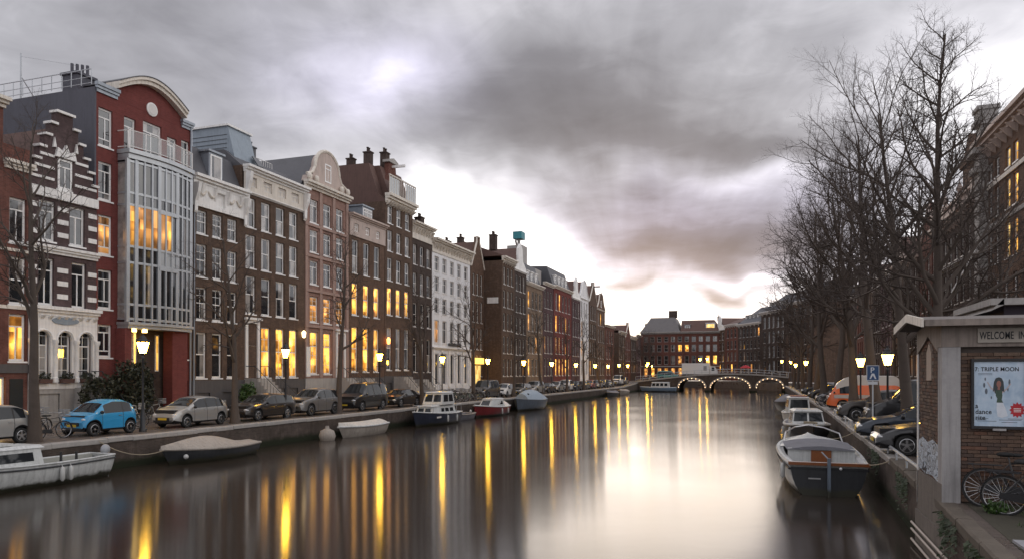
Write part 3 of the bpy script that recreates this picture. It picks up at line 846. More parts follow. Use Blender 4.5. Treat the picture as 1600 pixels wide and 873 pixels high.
rail = MB(); bxs = [x_ + .1 for x_ in xs]
for z in (16.0, 16.95): rail.path([(.02, by0 - .05, z)] + [(a, b_, z) for a, b_ in zip(bxs, ybs)] + [(.02, by1 + .05, z)], .03, 5)
for k in range(0, nb + 1, 2): rail.tube((bxs[k], ybs[k], 15.85), (bxs[k], ybs[k], 16.95), .03, n=5)
rl = obj('railing', rail, M['white'], r)
gl = bpy.data.materials.new('clear_glass'); gl.use_nodes = True
_t = NT(gl.node_tree); _p = _t.n['Principled BSDF']
_p.inputs['Base Color'].default_value = (.75, .8, .8, 1); _p.inputs['Roughness'].default_value = .05; _p.inputs['Alpha'].default_value = .28
M['clear'] = gl
for k in range(0, nb, 2):
    pm = MB().add([(bxs[k], ybs[k], 16.03), (bxs[k + 1], ybs[k + 1], 16.03), (bxs[k + 2], ybs[k + 2], 16.03), (bxs[k], ybs[k], 16.92), (bxs[k + 1], ybs[k + 1], 16.92), (bxs[k + 2], ybs[k + 2], 16.92)], [(0, 1, 4, 3), (1, 2, 5, 4)])
    obj('glass_panel', pm, gl, rl)
# recessed entrance with red piers
en = MB().box(-.22, -.19, 1.72, 5.88, .02, 5.48)
obj('entrance_wall', en, M['b_dark'], r)
M['warmglow'] = lit_pane('lobby_light', (1, .45, .06), (1, .60, .14), .9, .5)
for a, b_, z0, z1 in ((2.0, 2.7, 2.9, 5.1), (2.75, 3.0, 2.9, 5.2), (4.45, 4.75, 2.8, 5.1)):
    o = obj('lobby_window', MB().box(-.19, -.15, a, b_, z0, z1), M['frame_dim'], r); obj('pane', MB().box(-.15, -.14, a + .07, b_ - .07, z0 + .08, z1 - .08), M['warmglow'], o)
obj('door', MB().box(-.19, -.1, 3.1, 4.3, .3, 2.7), M['door_dark'], r)
for a in (1.32, 4.95): obj('pier', MB().box(.01, .75, a, a + 1.0 + (.25 if a > 2 else -.5), .0, 5.34), M['b_red'], r)
for yy in (2.15, 2.95):
    obj('ceiling_lamp', MB().lathe([(.15, 5.16), (.15, 5.3), (.1, 5.345)], 12, (.55, yy, 0)), emitter('lobby_lamp' + str(yy), (1, .62, .16), 5), r)
ch = MB().box(-3.6, -2.4, -1.2 + 2.0, 2.0, 19.0, 20.4).box(-3.7, -2.3, .7, 2.1, 20.4, 20.55)
for k in range(4): ch.tube((-3.2 + .2 * k, 1.1 + .18 * k, 20.5), (-3.2 + .2 * k, 1.1 + .18 * k, 21.2), .09, n=7)
obj('chimney', ch, M['sidewall'], r)
rr = railing(r, -.6, .2, -10, .2, 19.3, .9, 12, 'greymetal')
obj('mast', MB().tube((-6.5, .4, 19.2), (-6.5, .4, 22.0), .05, n=6).tube((-6.5, .4, 20.6), (-6.5, 1.6, 19.2), .03, n=5).tube((-6.5, .4, 21.8), (-2.9, 1.3, 21.1), .012, n=4), M['greymetal'], r)
dp = MB().tube((.1, 7.16, .1), (.1, 7.16, 18.9), .06, n=6); obj('drainpipe', dp, M['zinc'], r)

# brown three-window house with the ornate white cornice
W, H = 5.2, 13.9
c3 = [(.42, 1.4), (1.92, 2.9), (3.4, 4.4)]
w = rows(c3, [(12.1, 13.75 - .05), (9.2, 11.4), (6.3, 8.5)], 'sash4', None) + rows(c3, [(2.35, 5.45)], 'sash', None, glass='glass') + rows([(.5, 1.7), (2.9, 4.3)], [(.35, 1.35)], 'cross')
r, _ = at_left('white_cornice_house', 'brown brick house of three windows under an ornate white attic cornice with a grey dormer', 38.65, W, H, 'b_brown', w)
holes = [(2.1, 3.0, 14.2, 15.2)]
band(r, W, 13.9, 15.45, 'white', .16, name='attic_front', holes=holes); window(r, 2.1, 3.0, 14.2, 15.2, 'cross', None, depth=.04, sill=False)
obj('attic_wall', MB().box(-10, -.2, .03, 5.17, 13.903, 15.99), M['b_brown'], r)
cornice(r, W, 15.455, .55, .55, 'white', brackets=4, bh=1.3)
fest = MB()
for yc in (.75, 1.65, 3.55, 4.45):
    fest = MB().path([(.2, yc - .35 + .7 * k / 6, 15.05 - .35 * math.sin(math.pi * k / 6)) for k in range(7)], [.05, .07, .09, .1, .09, .07, .05], 5)
    obj('garland', fest, M['cream'], r)
for yy in (.14, 5.06): obj('scroll_bracket', MB().prism([(.17, 15.4), (.6, 15.4), (.5, 14.8), (.26, 14.2), (.24, 13.5), (.17, 13.4)], 'y', yy - .13, yy + .13), M['white'], r)
rf = roof_mansard(r, W, 16.0, 10, 2.3, 1.0); dormer(r, 2.6, 16.05, 1.35, 2.0, 1.5, -.35, 'zinc', 'plain')
band(r, W, .02, 2.2, 'plinth', .05, name='plinth', holes=[(.5, 1.7, .35, 1.35), (2.9, 4.3, .35, 1.35)])
obj('drainpipe', MB().tube((.09, .14, .2), (.09, .14, 13.4), .05, n=6), M['zinc'], r)

# brown four-window house, lit ground floor, white attic band
W, H = 7.5, 16.1
c4 = [(.18, 1.32), (1.95, 3.05), (3.7, 4.8), (5.4, 6.5)]
w = rows(c4, [(13.5, 15.7), (10.5, 12.95), (7.1, 9.9)], 'sash', None, glass='glass_cur') + rows(c4[1:], [(2.35, 6.2)], 'sash4', 'lit') + rows(c4[1:], [(.4, 1.5)], 'cross', None)
r, _ = at_left('four_window_house', 'brown house four windows wide with three tall lit windows beside its white door', 43.85, W, H, 'b_brown', w, t=.11)
ah = [(.35, 1.3, 16.5, 17.25), (2.1, 3.1, 16.5, 17.25), (3.85, 4.85, 16.5, 17.25), (5.55, 6.55, 16.5, 17.25)]
band(r, W, 16.1, 17.5, 'cream', .12, name='attic_band', holes=ah)
for h_ in ah: window(r, *h_, 'cross', None, depth=.02, sill=False, fm='frame_dim')
obj('attic_wall', MB().box(-10, -.2, .03, 7.47, 16.003, 18.0), M['b_brown'], r)
cornice(r, W, 17.505, .5, .6, 'white'); cornice(r, W, 15.95, .15, .2, 'white', name='moulding')
for yy in (.18, 7.3): obj('scroll_bracket', MB().prism([(.13, 17.5), (.62, 17.5), (.5, 16.8), (.28, 16.2), (.25, 15.5), (.13, 15.3)], 'y', yy - .16, yy + .16), M['white'], r)
door(r, .25, 1.55, 2.35, 6.4, 'door_dark', 'white', 1.7); stoop(r, .9, 1.7, 2.3, 9)
band(r, W, .02, 2.2, 'plinth', .05, name='plinth', holes=[(c[0], c[1], .4, 1.5) for c in c4[1:]])
rf = roof_mansard(r, W, 18.0, 10, 1.3, 1.6); chimney(rf, -3.4, 4.8, 19.1, 1.8, .6, .8, 'slate', 2)
th = MB().box(-5.2, -1.9, .5, 3.0, 18.2, 21.2).prism([(-1.1, 18.2), (-1.9, 21.2), (-1.9, 18.2)], 'y', .5, 3.0)
obj('roof_house', th, M['zinc_blue'], r); obj('roof_house_cap', MB().box(-5.4, -1.75, .35, 3.15, 21.2, 21.35), M['white'], r)
slats = MB()
for k in range(6): slats.box(-5.18, -1.95, .465, .498, 18.9 + k * .33, 18.93 + k * .33)
obj('cladding_joint', slats, M['slate'], r)
obj('skylight', MB().prism([(-.62, 18.6), (-1.2, 19.4), (-1.26, 19.36), (-.68, 18.56)], 'y', 2.4, 3.1), M['glass'], r)
railing(r, -3.2, 5.2, -3.2, 7.4, 19.4, .9, 8, 'white')
obj('wall_lantern', MB().lathe([(.06, 0), (.14, .08), (.18, .45), (.05, .6)], 8, (.3, 6.95, 5.6)), emitter('wall_lantern_glass', (1, .7, .35), 2), r)

# pink stone house with the round white gable
W, H = 6.7, 18.2
c3 = [(.75, 1.95), (2.75, 3.95), (4.75, 5.95)]
w = rows(c3, [(15.4, 17.4), (12.9, 14.8), (10.2, 12.2)], 'transom', None) + rows(c3, [(7.0, 9.2)], 'tallgrid', lambda c, z: 'lit_dim') + rows(c3[:2], [(2.6, 6.2)], 'tallgrid', 'lit')
r, _ = at_left('pink_gable_house', 'pink stone house with a round white scrolled gable and a lit ground floor', 51.35, W, H, 'b_pink', w)
q = MB()
for yy in (.02, 2.1, 4.1, 6.28): q.box(.002, .1, yy, yy + .38, 2.3, 18.19)
split_boxes('pilaster', q, M['pinkstone'], r)
for z in (6.55, 9.55, 12.45, 15.05): band(r, W, z, z + .22, 'pinkstone', .13, name='string_course')
cornice(r, W, 18.2, .6, .55, 'cream')
gp = [(.2, 18.8), (6.5, 18.8), (6.3, 19.3), (5.6, 19.5), (5.2, 20.2)] + [(3.35 + 1.75 * math.cos(t), 20.3 + 1.6 * math.sin(t)) for t in [math.pi * k / 12 for k in range(13)]] + [(1.5, 20.2), (1.1, 19.5), (.4, 19.3)]
obj('round_gable', MB().prism(gp, 'x', -.45, .06), M['cornice_pink'], r)
obj('gable_rim', MB().path([(.02, 3.35 + 1.85 * math.cos(t), 20.3 + 1.7 * math.sin(t)) for t in [math.pi * k / 14 for k in range(15)]], .16, 6).path([(.02, 5.2, 20.3), (.02, 5.6, 19.7), (.02, 6.4, 19.4)], .13, 6).path([(.02, 1.5, 20.3), (.02, 1.1, 19.7), (.02, .3, 19.4)], .13, 6), M['cream'], r)
w_ = window(r, 2.9, 3.85, 19.3, 20.9, 'transom', 'lit_dim', depth=-.09)
orn = MB()
for yy in (.4, 1.4, 5.3, 6.3): orn.ball((.25, yy, 19.15), .2, .26, .32, 8, 5)
obj('stone_ornament', orn, M['cream'], r, smooth=60)
rf = roof_gable(r, W, 18.3, 10, 3.6, 'slate', -.46)
door(r, 4.75, 6.05, 2.3, 6.2, 'door_dark', 'white', 1.2, 'lit'); stoop(r, 5.4, 1.7, 2.25, 8)
obj('sign_board', MB().box(.1, .16, .05, .6, 2.4, 4.9), M['white'], r); band(r, W, .02, 2.25, 'stone', .1, name='plinth')

# low brown house with pinkish attic band
W, H = 6.6, 15.4
c3 = [(.5, 1.6), (2.5, 3.6), (4.5, 5.6)]
w = rows(c3, [(12.0, 15.1)], 'sash', None) + rows(c3, [(8.1, 11.1)], 'sash', 'lit') + rows(c3, [(2.8, 7.0)], 'sash', 'lit') + rows(c3, [(.5, 1.7)], 'cross')
r, _ = at_left('orange_lit_house', 'low dark house with two floors of tall orange lit windows under a pink attic', 58.1, W, H, 'b_brown2', w)
ah = [(.7, 1.5, 15.85, 16.6), (2.7, 3.5, 15.85, 16.6), (4.7, 5.5, 15.85, 16.6)]
band(r, W, 15.4, 17.0, 'cornice_pink', .1, name='attic_band', holes=ah)
for h_ in ah: window(r, *h_, 'cross', None, depth=.02, sill=False)
obj('attic_wall', MB().box(-9, -.2, .03, 6.57, 15.403, 17.45), M['b_brown2'], r)
cornice(r, W, 17.005, .45, .5, 'cornice_pink'); rf = roof_parallel(r, W, 17.46, 9, 2.0, 'slate')
dormer(r, 4.2, 17.5, 1.9, 1.3, 2.0, -.6, 'zinc', 'cross')
band(r, W, .02, 2.3, 'plinth', .05, name='plinth', holes=[(c[0], c[1], .5, 1.7) for c in c3]); stoop(r, 1.9, 1.8, 2.2, 7, m='stone')

# tall brown house with the balcony and hoisting gable
W, H = 6.0, 20.0
c3 = [(.45, 1.5), (2.35, 3.4), (4.25, 5.3)]
w = rows(c3, [(17.9, 19.75), (15.1, 17.2), (12.1, 14.4)], 'sash', None, glass='glass_cur') + rows(c3, [(8.6, 11.4)], 'sash4', 'lit') + rows(c3, [(3.0, 7.3)], 'sash', None) + rows(c3, [(.5, 1.7)], 'cross')
r, _ = at_left('tall_balcony_house', 'tall brown house with a cream roof balcony and hoisting beam gable', 64.75, W, H, 'b_brown', w)
cornice(r, W, 20.0, .8, .7, 'cream', brackets=12, bh=.35); band(r, W, 19.85, 20.0, 'cream', .1)
balp = MB()
for k in range(13): balp.box(.35, .42, .1 + k * .48, .16 + k * .48, 20.8, 22.6)
balp.box(.33, .45, .05, 5.95, 22.6, 22.72)
obj('balustrade', balp, M['cream'], r); obj('balcony_screen', MB().box(.37, .40, .12, 2.2, 20.85, 22.5).box(.37, .40, 3.7, 5.9, 20.85, 22.5), M['balglass'], r)
obj('gable_wall', MB().prism([(1.2, 20.802), (4.8, 20.802), (4.6, 22.6), (3.9, 23.4), (3.7, 24.6), (2.3, 24.6), (2.1, 23.4), (1.4, 22.6)], 'x', -1.4, -.9), M['b_redbrown'], r)
obj('gable_coping', MB().prism([(2.0, 24.6), (4.0, 24.6), (4.0, 24.85), (3.0, 25.15), (2.0, 24.85)], 'x', -1.5, -.7), M['stone'], r)
obj('hoisting_beam', MB().box(-1.2, .6, 2.9, 3.1, 24.15, 24.4), M['white'], r); window(r, 2.5, 3.5, 21.2, 23.0, 'cross', None, depth=.86, sill=False)
rf = obj('roof', MB().prism([(-.05, 20.003), (-.9, 20.8), (-2.0, 24.0), (-9, 24.0), (-10, 20.003)], 'y', .02, 1.18).prism([(-.2, 20.8), (-1.42, 24.0), (-9, 24.0), (-10, 20.8)], 'y', 1.2, 5.95), M['tile'], r)
chimney(rf, -2.6, 1.0, 24, 1.3, .6, .8, 'b_dark', 2); chimney(rf, -5, 1.6, 24, 1.0, .6, .8, 'b_dark', 2); chimney(rf, -1.9, 3.2, 24, 1.8, .8, .7, 'b_dark', 2)
door(r, 2.25, 3.5, 2.6, 7.4, 'door_dark', 'frame_dim', 1.5, 'lit') if False else None
obj('wall_lantern', MB().lathe([(.05, 0), (.16, .1), (.2, .5), (.05, .7)], 8, (.35, .2, 5.6)), emitter('red_lantern_glass', (1, .28, .05), 3), r)
band(r, W, .02, 2.4, 'plinth', .05, name='plinth', holes=[(c[0], c[1], .5, 1.7) for c in c3]); stoop(r, 3.0, 2.2, 2.3, 7)

# dark narrow house
W, H = 5.15, 17.4
c3 = [(.4, 1.35), (2.1, 3.05), (3.8, 4.75)]
w = rows(c3, [(14.6, 16.8), (11.3, 13.7), (7.8, 10.4)], 'sash', None, fm='frame_dim') + rows(c3, [(2.8, 6.5)], 'sash', None, fm='frame_dim')
r, _ = at_left('dark_narrow_house', 'dark brown narrow house with a bracketed cream cornice squeezed beside the white building', 70.8, W, H, 'b_dark', w)
band(r, W, 17.4, 18.7, 'cream', .08, name='frieze'); cornice(r, W, 18.7, .5, .7, 'cream', brackets=8, bh=.8); rf = roof_parallel(r, W, 19.25, 9, 2.4, 'tile'); chimney(rf, -3, 4.2, 20.2, 2.2, .7, .8)
stoop(r, 1.2, 1.6, 2.0, 7)

# white building
W, H = 11.5, 16.7
c5 = [(.7 + k * 2.2, 1.9 + k * 2.2) for k in range(5)]
w = rows(c5, [(14.6, 16.3), (12.2, 13.9), (9.7, 11.5)], 'cross', None, fm='frame_dim') + rows(c5, [(6.2, 8.9)], 'cross', lambda c, z: 'lit_dim' if c[0] < 1 else None, fm='frame_dim') + rows(c5, [(1.3, 5.0)], 'plain', None, fm='frame_dim', sill=False)
r, _ = at_left('white_building', 'white painted building five windows wide with a bracketed cornice', 76.0, W, H, 'white_wall', w)
band(r, W, 16.7, 17.7, 'cream', .08, name='frieze'); cornice(r, W, 17.7, .6, .8, 'cream', brackets=14, bh=.7); rf = roof_parallel(r, W, 18.35, 9, 1.2, 'slate'); chimney(rf, -2.0, .8, 18.8, 2.0, .8, .9); chimney(rf, -3, 10.8, 18.6, 1.2, .8, .9)
pil = MB()
for k in range(6): pil.box(.002, .16, .1 + k * 2.2, .5 + k * 2.2, 1.0, 5.4)
split_boxes('pilaster', pil, M['white'], r); cornice(r, W, 5.45, .3, .3, 'white', name='shop_cornice')
ss = MB(); rg = random.Random(4)
for k in range(11): ss.box(.16, .2, 4.2 + k * .36, 4.2 + k * .36 + .24, 5.95, 6.0 + rg.choice((.3, .36, .42)))
obj('sign_letters', ss, M['darkmetal'], r)

# houses further along, up to the bridge and past it
def far_house(label, Y, W, H, m, X=-33.5, ncol=3, gable=None, lit=.05, seed=0, trim='cream', roof='tile', ground='lit_dim', fm='frame_dim', glass='glass', rh=2.2, kind='canal_house', rz=0.0, Zb=LEFT_Z, floors=None, D=10, gl=.22):
    rg = random.Random(seed * 7 + 3)
    mg = W / (ncol * 2 + 1) * .8
    ww = min(1.15, (W - mg * 1.6) / ncol * .6)
    gap = (W - ncol * ww) / (ncol + 1)
    cols = [(gap + k * (ww + gap), gap + k * (ww + gap) + ww) for k in range(ncol)]
    n = floors or max(3, int(round(H / 3.9)))
    fh = (H - 2.2) / n
    zz = [(1.9 + k * fh + .35, 1.9 + (k + 1) * fh - .45) for k in range(n)]
    wins = []
    for k, (a, b_) in enumerate(zz):
        for c in cols:
            l = ('lit' if rg.random() < .5 else 'lit_dim') if rg.random() < (gl if k == 0 else lit) else None
            wins.append((c[0], c[1], a, b_, 'sash', l, {}))
    root, _ = house(kind, label, X, Y, Zb, W, H, m, wins, rz, D, fm=fm, glass=glass, simple=True)
    if gable is None:
        cornice(root, W, H, .6, .6, trim, brackets=6, bh=.4)
        roof_parallel(root, W, H + .62, 9 + rh, rh, roof)
        if rh > 3:
            for k in range(ncol): dormer(root, W * (k + .5) / ncol, H + .62 + rh * .3, .8, .9, 1.4, -rh * .42, 'stone', 'plain')
    elif gable == 'flat':
        cornice(root, W, H, .5, .5, trim)
    elif gable == 'neck':
        roof_gable(root, W, H, 9, 3.4, roof)
        obj('neck_gable', MB().prism([(.1, H + .003), (W - .1, H + .003), (W - .25, H + .6), (W / 2 + 1.1, H + 1.5), (W / 2 + .9, H + 3.2), (W / 2, H + 4.0), (W / 2 - .9, H + 3.2), (W / 2 - 1.1, H + 1.5), (.25, H + .6)], 'x', -.35, .03), M[trim], root)
        window(root, W / 2 - .45, W / 2 + .45, H + .6, H + 2.2, 'cross', None, depth=-.06, sill=False)
        cornice(root, W, H - .25, .25, .25, trim)
    elif gable == 'bell':
        roof_gable(root, W, H, 9, 3.4, roof)
        gp = [(.05, H + .003), (W - .05, H + .003)] + [(W / 2 + (W / 2 - .1) * (1 - f) ** .45 * (1 - .25 * math.sin(f * math.pi)), H + .2 + 3.4 * f) for f in [k / 8 for k in range(9)]] + [(W / 2 - (W / 2 - .1) * (1 - f) ** .45 * (1 - .25 * math.sin(f * math.pi)), H + .2 + 3.4 * f) for f in [k / 8 for k in range(8, -1, -1)]]
        obj('bell_gable', MB().prism(gp[:11] + gp[12:], 'x', -.35, .03), M[m], root)
        obj('gable_coping', MB().path([(.03, p, q_ + .04) for p, q_ in gp[2:11]], .14, 5).path([(.03, p, q_ + .04) for p, q_ in gp[12:]], .14, 5), M[trim], root)
        window(root, W / 2 - .45, W / 2 + .45, H + .5, H + 2.0, 'cross', None, depth=-.06, sill=False)
        cornice(root, W, H - .25, .25, .25, trim)
    elif gable == 'spout':
        roof_gable(root, W, H, 9, 3.6, roof)
        obj('gable_wall', MB().prism([(.05, H + .003), (W - .05, H + .003), (W / 2 + .5, H + 3.5), (W / 2 + .5, H + 4.2), (W / 2 - .5, H + 4.2), (W / 2 - .5, H + 3.5)], 'x', -.4, .0), M[m], root)
        obj('gable_coping', MB().path([(.02, .05, H + .1), (.02, W / 2 - .5, H + 3.5), (.02, W / 2 - .5, H + 4.2), (.02, W / 2 + .5, H + 4.2), (.02, W / 2 + .5, H + 3.5), (.02, W - .05, H + .1)], .12, 5), M[trim], root)
    elif gable == 'mansard':
        cornice(root, W, H, .5, .5, trim)
        roof_mansard(root, W, H + .5, 9, 3.2, 1.1, roof)
        for k in range(max(1, ncol - 1)): dormer(root, W * (k + 1) / max(2, ncol), H + .6, 1.2, 1.7, 1.3, -.45, 'white', 'cross')
    return root

M['b_plum'] = brick('plum_brick', (.10, .055, .060)); M['b_ochre'] = brick('sandy_brick', (.24, .17, .12))
r = far_house('narrow brown house with a tall chimney just past the white building, yellow cafe sign below', 87.6, 4.8, 16.6, 'b_brown2', X=-36, gable='spout', seed=1, ground='lit')
chimney(r, -3, 3.5, 18.6, 2.4, .7, .8)
obj('cafe_sign', MB().box(.05, .5, .6, 3.6, 3.9, 4.7), emitter('sign_yellow', (1, .55, .06), .9), r); obj('shop_window', MB().box(.01, .06, .7, 3.4, .6, 3.7), M['lit_white'], r)
r = far_house('brown house with a bare brick side wall that steps forward of the row', 92.6, 5.3, 18.0, 'b_brown', gable=None, seed=2, trim='cream', lit=.0, gl=.2)
chimney(r, -1.5, .6, 19.5, 2.0, .9, .9, 'b_dark', 3); obj('billboard', MB().box(-2.1, -.5, -.1, -.004, 12.2, 13.0), M['white'], r)
r = far_house('white trimmed neck gable house beside the teal roof hoist', 98.0, 5.6, 17.6, 'b_dark', gable='neck', seed=3, trim='white')
r = far_house('cream fronted house carrying a teal box on a pole above its grey roof', 103.7, 8.6, 16.0, 'b_ochre', gable='mansard', seed=4, ncol=4, roof='slate', lit=.15, gl=.3)
M['teal'] = mat('teal_paint', (.03, .22, .26), .5, .2, 2)
obj('roof_hoist', MB().tube((-1.5, 1.0, 18.5), (-1.5, 1.0, 23.0), .25, n=6).tube((-1.5, 1.0, 21), (-1.5, -.6, 22.6), .15, n=5), M['stone'], r); obj('hoist_box', MB().box(-2.2, -.8, .2, 1.9, 23.0, 24.1), M['teal'], r); obj('roof_box', MB().box(-5, -2.5, 5.5, 8.2, 19.5, 23), M['stone'], r)
r = far_house('dark house with a flat cornice and rooftop shed next to the red brick house', 112.5, 6.2, 17.0, 'b_plum', gable='flat', seed=5, lit=.1)
obj('roof_shed', MB().box(-7, -2, .4, 5.6, 17.2, 20), M['stone'], r)
r = far_house('red brick house with several yellow lit floors halfway along the far row', 118.8, 12.0, 17.2, 'b_red', gable='mansard', seed=6, ncol=5, lit=.22, gl=.7, roof='slate')
r = far_house('plum brick house with a white neck gable next to the pale gabled house', 131.0, 6.6, 16.8, 'b_plum', gable='neck', seed=7, trim='white')
r = far_house('pale grey white bell gabled house far down the left row', 137.8, 7.4, 17.5, 'white_wall', gable='bell', seed=8, trim='white')
r = far_house('brown spout gabled house with hoisting beam near the end of the left row', 145.4, 7.2, 17.4, 'b_brown', gable='spout', seed=9, trim='cream')
obj('hoisting_beam', MB().box(-.2, 1.4, 3.5, 3.7, 20.6, 20.85), M['darkmetal'], r)
r = far_house('last tall house of the left row with a cream cornice', 152.8, 8.6, 16.6, 'b_brown2', gable='bell', seed=10, gl=.45)
r = far_house('low dark red house with a pale emblem at the bridge end of the left row', 161.6, 10.2, 13.2, 'b_redbrown', gable='flat', seed=11, gl=.9, lit=.1)
em = MB()
for a in (45, -45): em.box(-.09, .09, -.8, .8, -.03, .03) ; em.xf(Matrix.Rotation(R(a), 4, 'Y') @ Matrix.Rotation(R(90), 4, 'X'), len(em.v) - 8)
obj('emblem', em, M['frame_dim'], r, (-2.0, -.05, 10.5))
for k, (Y_, W_, H_, m_, g_, lab) in enumerate([(178, 9, 12.0, 'b_brown', None, 'brown house beyond the bridge on the left bank, nearest to it'), (187.2, 8, 11.2, 'b_redbrown', 'spout', 'red brown gabled house beyond the bridge on the left bank'),
                                               (195.4, 9, 11.5, 'b_dark', None, 'dark house beyond the bridge, third along the left bank'), (204.6, 8, 12.5, 'b_plum', 'flat', 'plum brick house beyond the bridge beside the mansard building')]):
    far_house(lab, Y_, W_, H_, m_, gable=g_, seed=20 + k, gl=.4, lit=.06, Zb=1.9)
M['slate_pale'] = mat('weathered_slate', (.15, .14, .14), .7, .3, 1, streaks=.3)
# ------------------------------------------------------------------ mansard building and houses behind the bridge
r = thing('mansard_building', 'large brick building with a grey mansard roof closing the canal behind the bridge', 'building', (-34.0, 216, 1.9), R(-90))
# local y runs to the right in the view, local x out of the facade towards the bridge
W, H = 23.0, 13.6
wins = []
cols = [(.9 + k * 1.98, 2.1 + k * 1.98) for k in range(11)]
rg = random.Random(8)
for zi, (a, b_) in enumerate([(.9, 3.6), (4.6, 7.2), (8.3, 10.4), (11.2, 12.8)]):
    for k, c in enumerate(cols):
        l = None
        if zi == 0: l = 'lit_dim' if rg.random() < .7 else 'lit'
        elif zi == 1 and k > 8: l = 'lit'
        elif zi == 2 and k in (5, 6): l = 'lit'
        elif rg.random() < .06: l = 'lit_dim'
        wins.append((c[0], c[1], a, b_, 'sash', l, {'sill': False}))
b = MB(); wall_front(b, W, H, [x_[:4] for x_ in wins])
b.quad((0, 0, 0), (0, 0, H), (-16, 0, H), (-16, 0, 0)); b.quad((0, W, 0), (-16, W, 0), (-16, W, H), (0, W, H))
obj('wall', b, M['b_redbrown'], r)
for x_ in wins: window(r, *x_[:4], x_[4], x_[5], sill=False, simple=True, fm='stone')
cornice(r, W, H, .6, .6, 'stone'); band(r, W, 3.9, 4.2, 'stone', .12)
rf = obj('roof', MB().add([(.3, -.1, 14.2), (.3, 11.5, 14.2), (-16, 11.5, 14.2), (-16, -.1, 14.2), (-3, 2.6, 18.6), (-3, 9.6, 18.6), (-12, 9.6, 18.6), (-12, 2.6, 18.6)], [(0, 1, 5, 4), (1, 2, 6, 5), (2, 3, 7, 6), (3, 0, 4, 7), (4, 5, 6, 7)]), M['slate_pale'], r)
obj('roof', MB().add([(.25, 11.6, 14.2), (.25, W, 14.2), (-16, W, 14.2), (-16, 11.6, 14.2), (-2.5, 11.7, 17.6), (-2.5, W - 2, 17.6), (-12, W - 2, 17.6), (-12, 11.7, 17.6)], [(0, 1, 5, 4), (1, 2, 6, 5), (2, 3, 7, 6), (3, 0, 4, 7), (4, 5, 6, 7)]), M['tile'], r)
dormer(r, 20, 14.3, 2.6, 2.2, 2, -.6, 'white', 'cross', 'lit_white'); dormer(r, 13.5, 14.3, 1.6, 1.8, 2, -.6, 'zinc', 'cross')
chimney(rf, -4, 9.0, 18.5, 2.0, 2.4, 1.2, 'b_dark', 0); chimney(rf, -5, 22, 17.3, 1.2, .6, .6, 'b_dark', 1); chimney(rf, -5, .8, 15, 1.8, .6, .6, 'b_dark', 1)

# the bank turns left behind the bridge: houses seen between the mansard building and the trees
ang = R(207.5)
ox, oy = -13.0, 219.0
dirv = Vector((math.sin(R(27.5)), -math.cos(R(27.5)), 0))
pos = 0
for k, (W_, H_, m_, g_, nc, lab) in enumerate([(7, 14.5, 'b_brown', 'neck', 3, 'white gabled narrow house right beside the mansard building'), (8, 15.0, 'b_redbrown', None, 3, 'brown house with a tiled roof right of the white gabled house behind the bridge'),
                                               (13, 14.6, 'b_dark', None, 6, 'long dark house with a big sloping roof behind the right end of the bridge'), (12, 16.8, 'b_dark', None, 5, 'tallest dark house behind the bridge, half hidden by the bare trees'),
                                               (12, 18, 'b_brown', None, 5, 'dark house at the right bridge head, mostly behind bare trees')]):
    p = Vector((ox, oy, 0)) + dirv * pos
    far_house(lab, p.y, W_, H_, m_, X=p.x, gable=g_, ncol=nc, seed=30 + k, gl=.25, lit=.015, rz=ang, Zb=1.9, rh=2.2 if k < 2 else 4.6, fm='frame_dim' if k < 1 else 'stone', roof='tile' if k < 2 else 'slate', trim='white' if k == 0 else 'frame_dim')
    pos += W_ + .05

# ------------------------------------------------------------------ right row
RF = RIGHT_FACADE
def right_house(label, Y0, W, H, m, **k): return far_house(label, Y0 + W, W, H, m, X=RF, rz=math.pi, Zb=RIGHT_Z, **k)
# near house with yellow lit windows
W, H = 17.0, 19.2
wins = []
cy = [(.9 + k * 2.0, 1.9 + k * 2.0) for k in range(8)]
for (a, b_) in [(16.7, 18.1), (13.9, 16.0), (10.5, 13.0)]:
    for k, c in enumerate(cy): wins.append((c[0] + (.4 if k % 2 == 0 else 0), c[1] + (.4 if k % 2 == 0 else 0), a, b_, 'sash', ('lit_white' if k % 3 else 'lit') if k > 1 else None, {}))
wins += rows(cy, [(6.6, 9.4), (2.2, 5.2)], 'sash', lambda c, z: 'lit_dim' if c[0] > 12 else None)
r, _ = house('lit_brick_house', 'brick house at the right edge with rows of yellow lit windows', RF, 64.0, RIGHT_Z, W, H, 'b_brown2', wins, math.pi)
cornice(r, W, H, .8, .9, 'cornice_pink', brackets=14, bh=.7); band(r, W, 16.15, 16.45, 'cream', .12); band(r, W, 13.2, 13.5, 'stone', .1); rf = roof_parallel(r, W, 20.05, 9, 2.6, 'slate')
pier = MB().box(.01, .6, .05, 1.3, 0, 19.0)
for z, e in ((16.2, .25), (17.6, .35), (19.0, .5)): pier.box(-.3, .6 + e, -.05 - e * .3, 1.35 + e * .3, z + .004, z + .45)
pier.box(-.6, .5, .05, 1.2, 19.5, 21.2).box(-.8, .8, -.15, 1.45, 21.2, 21.6).box(-.6, .6, 0, 1.3, 21.6, 22.3).box(-.75, .75, -.1, 1.4, 22.3, 22.6)
obj('corner_pier', pier, M['stone'], r)
obj('flagpole', MB().tube((.2, 1.9, 13.2), (2.6, 2.2, 8.6), .05, n=6), M['white'], r)
chimney(rf, -3, 6, 21, 2.2, 1.2, 1.0, 'b_dark', 3)
awn = MB().prism([(.05, 5.6), (2.4, 4.9), (2.4, 4.75), (.05, 5.4)], 'y', 9, 16.9)
obj('awning', awn, M['darkmetal'], r)
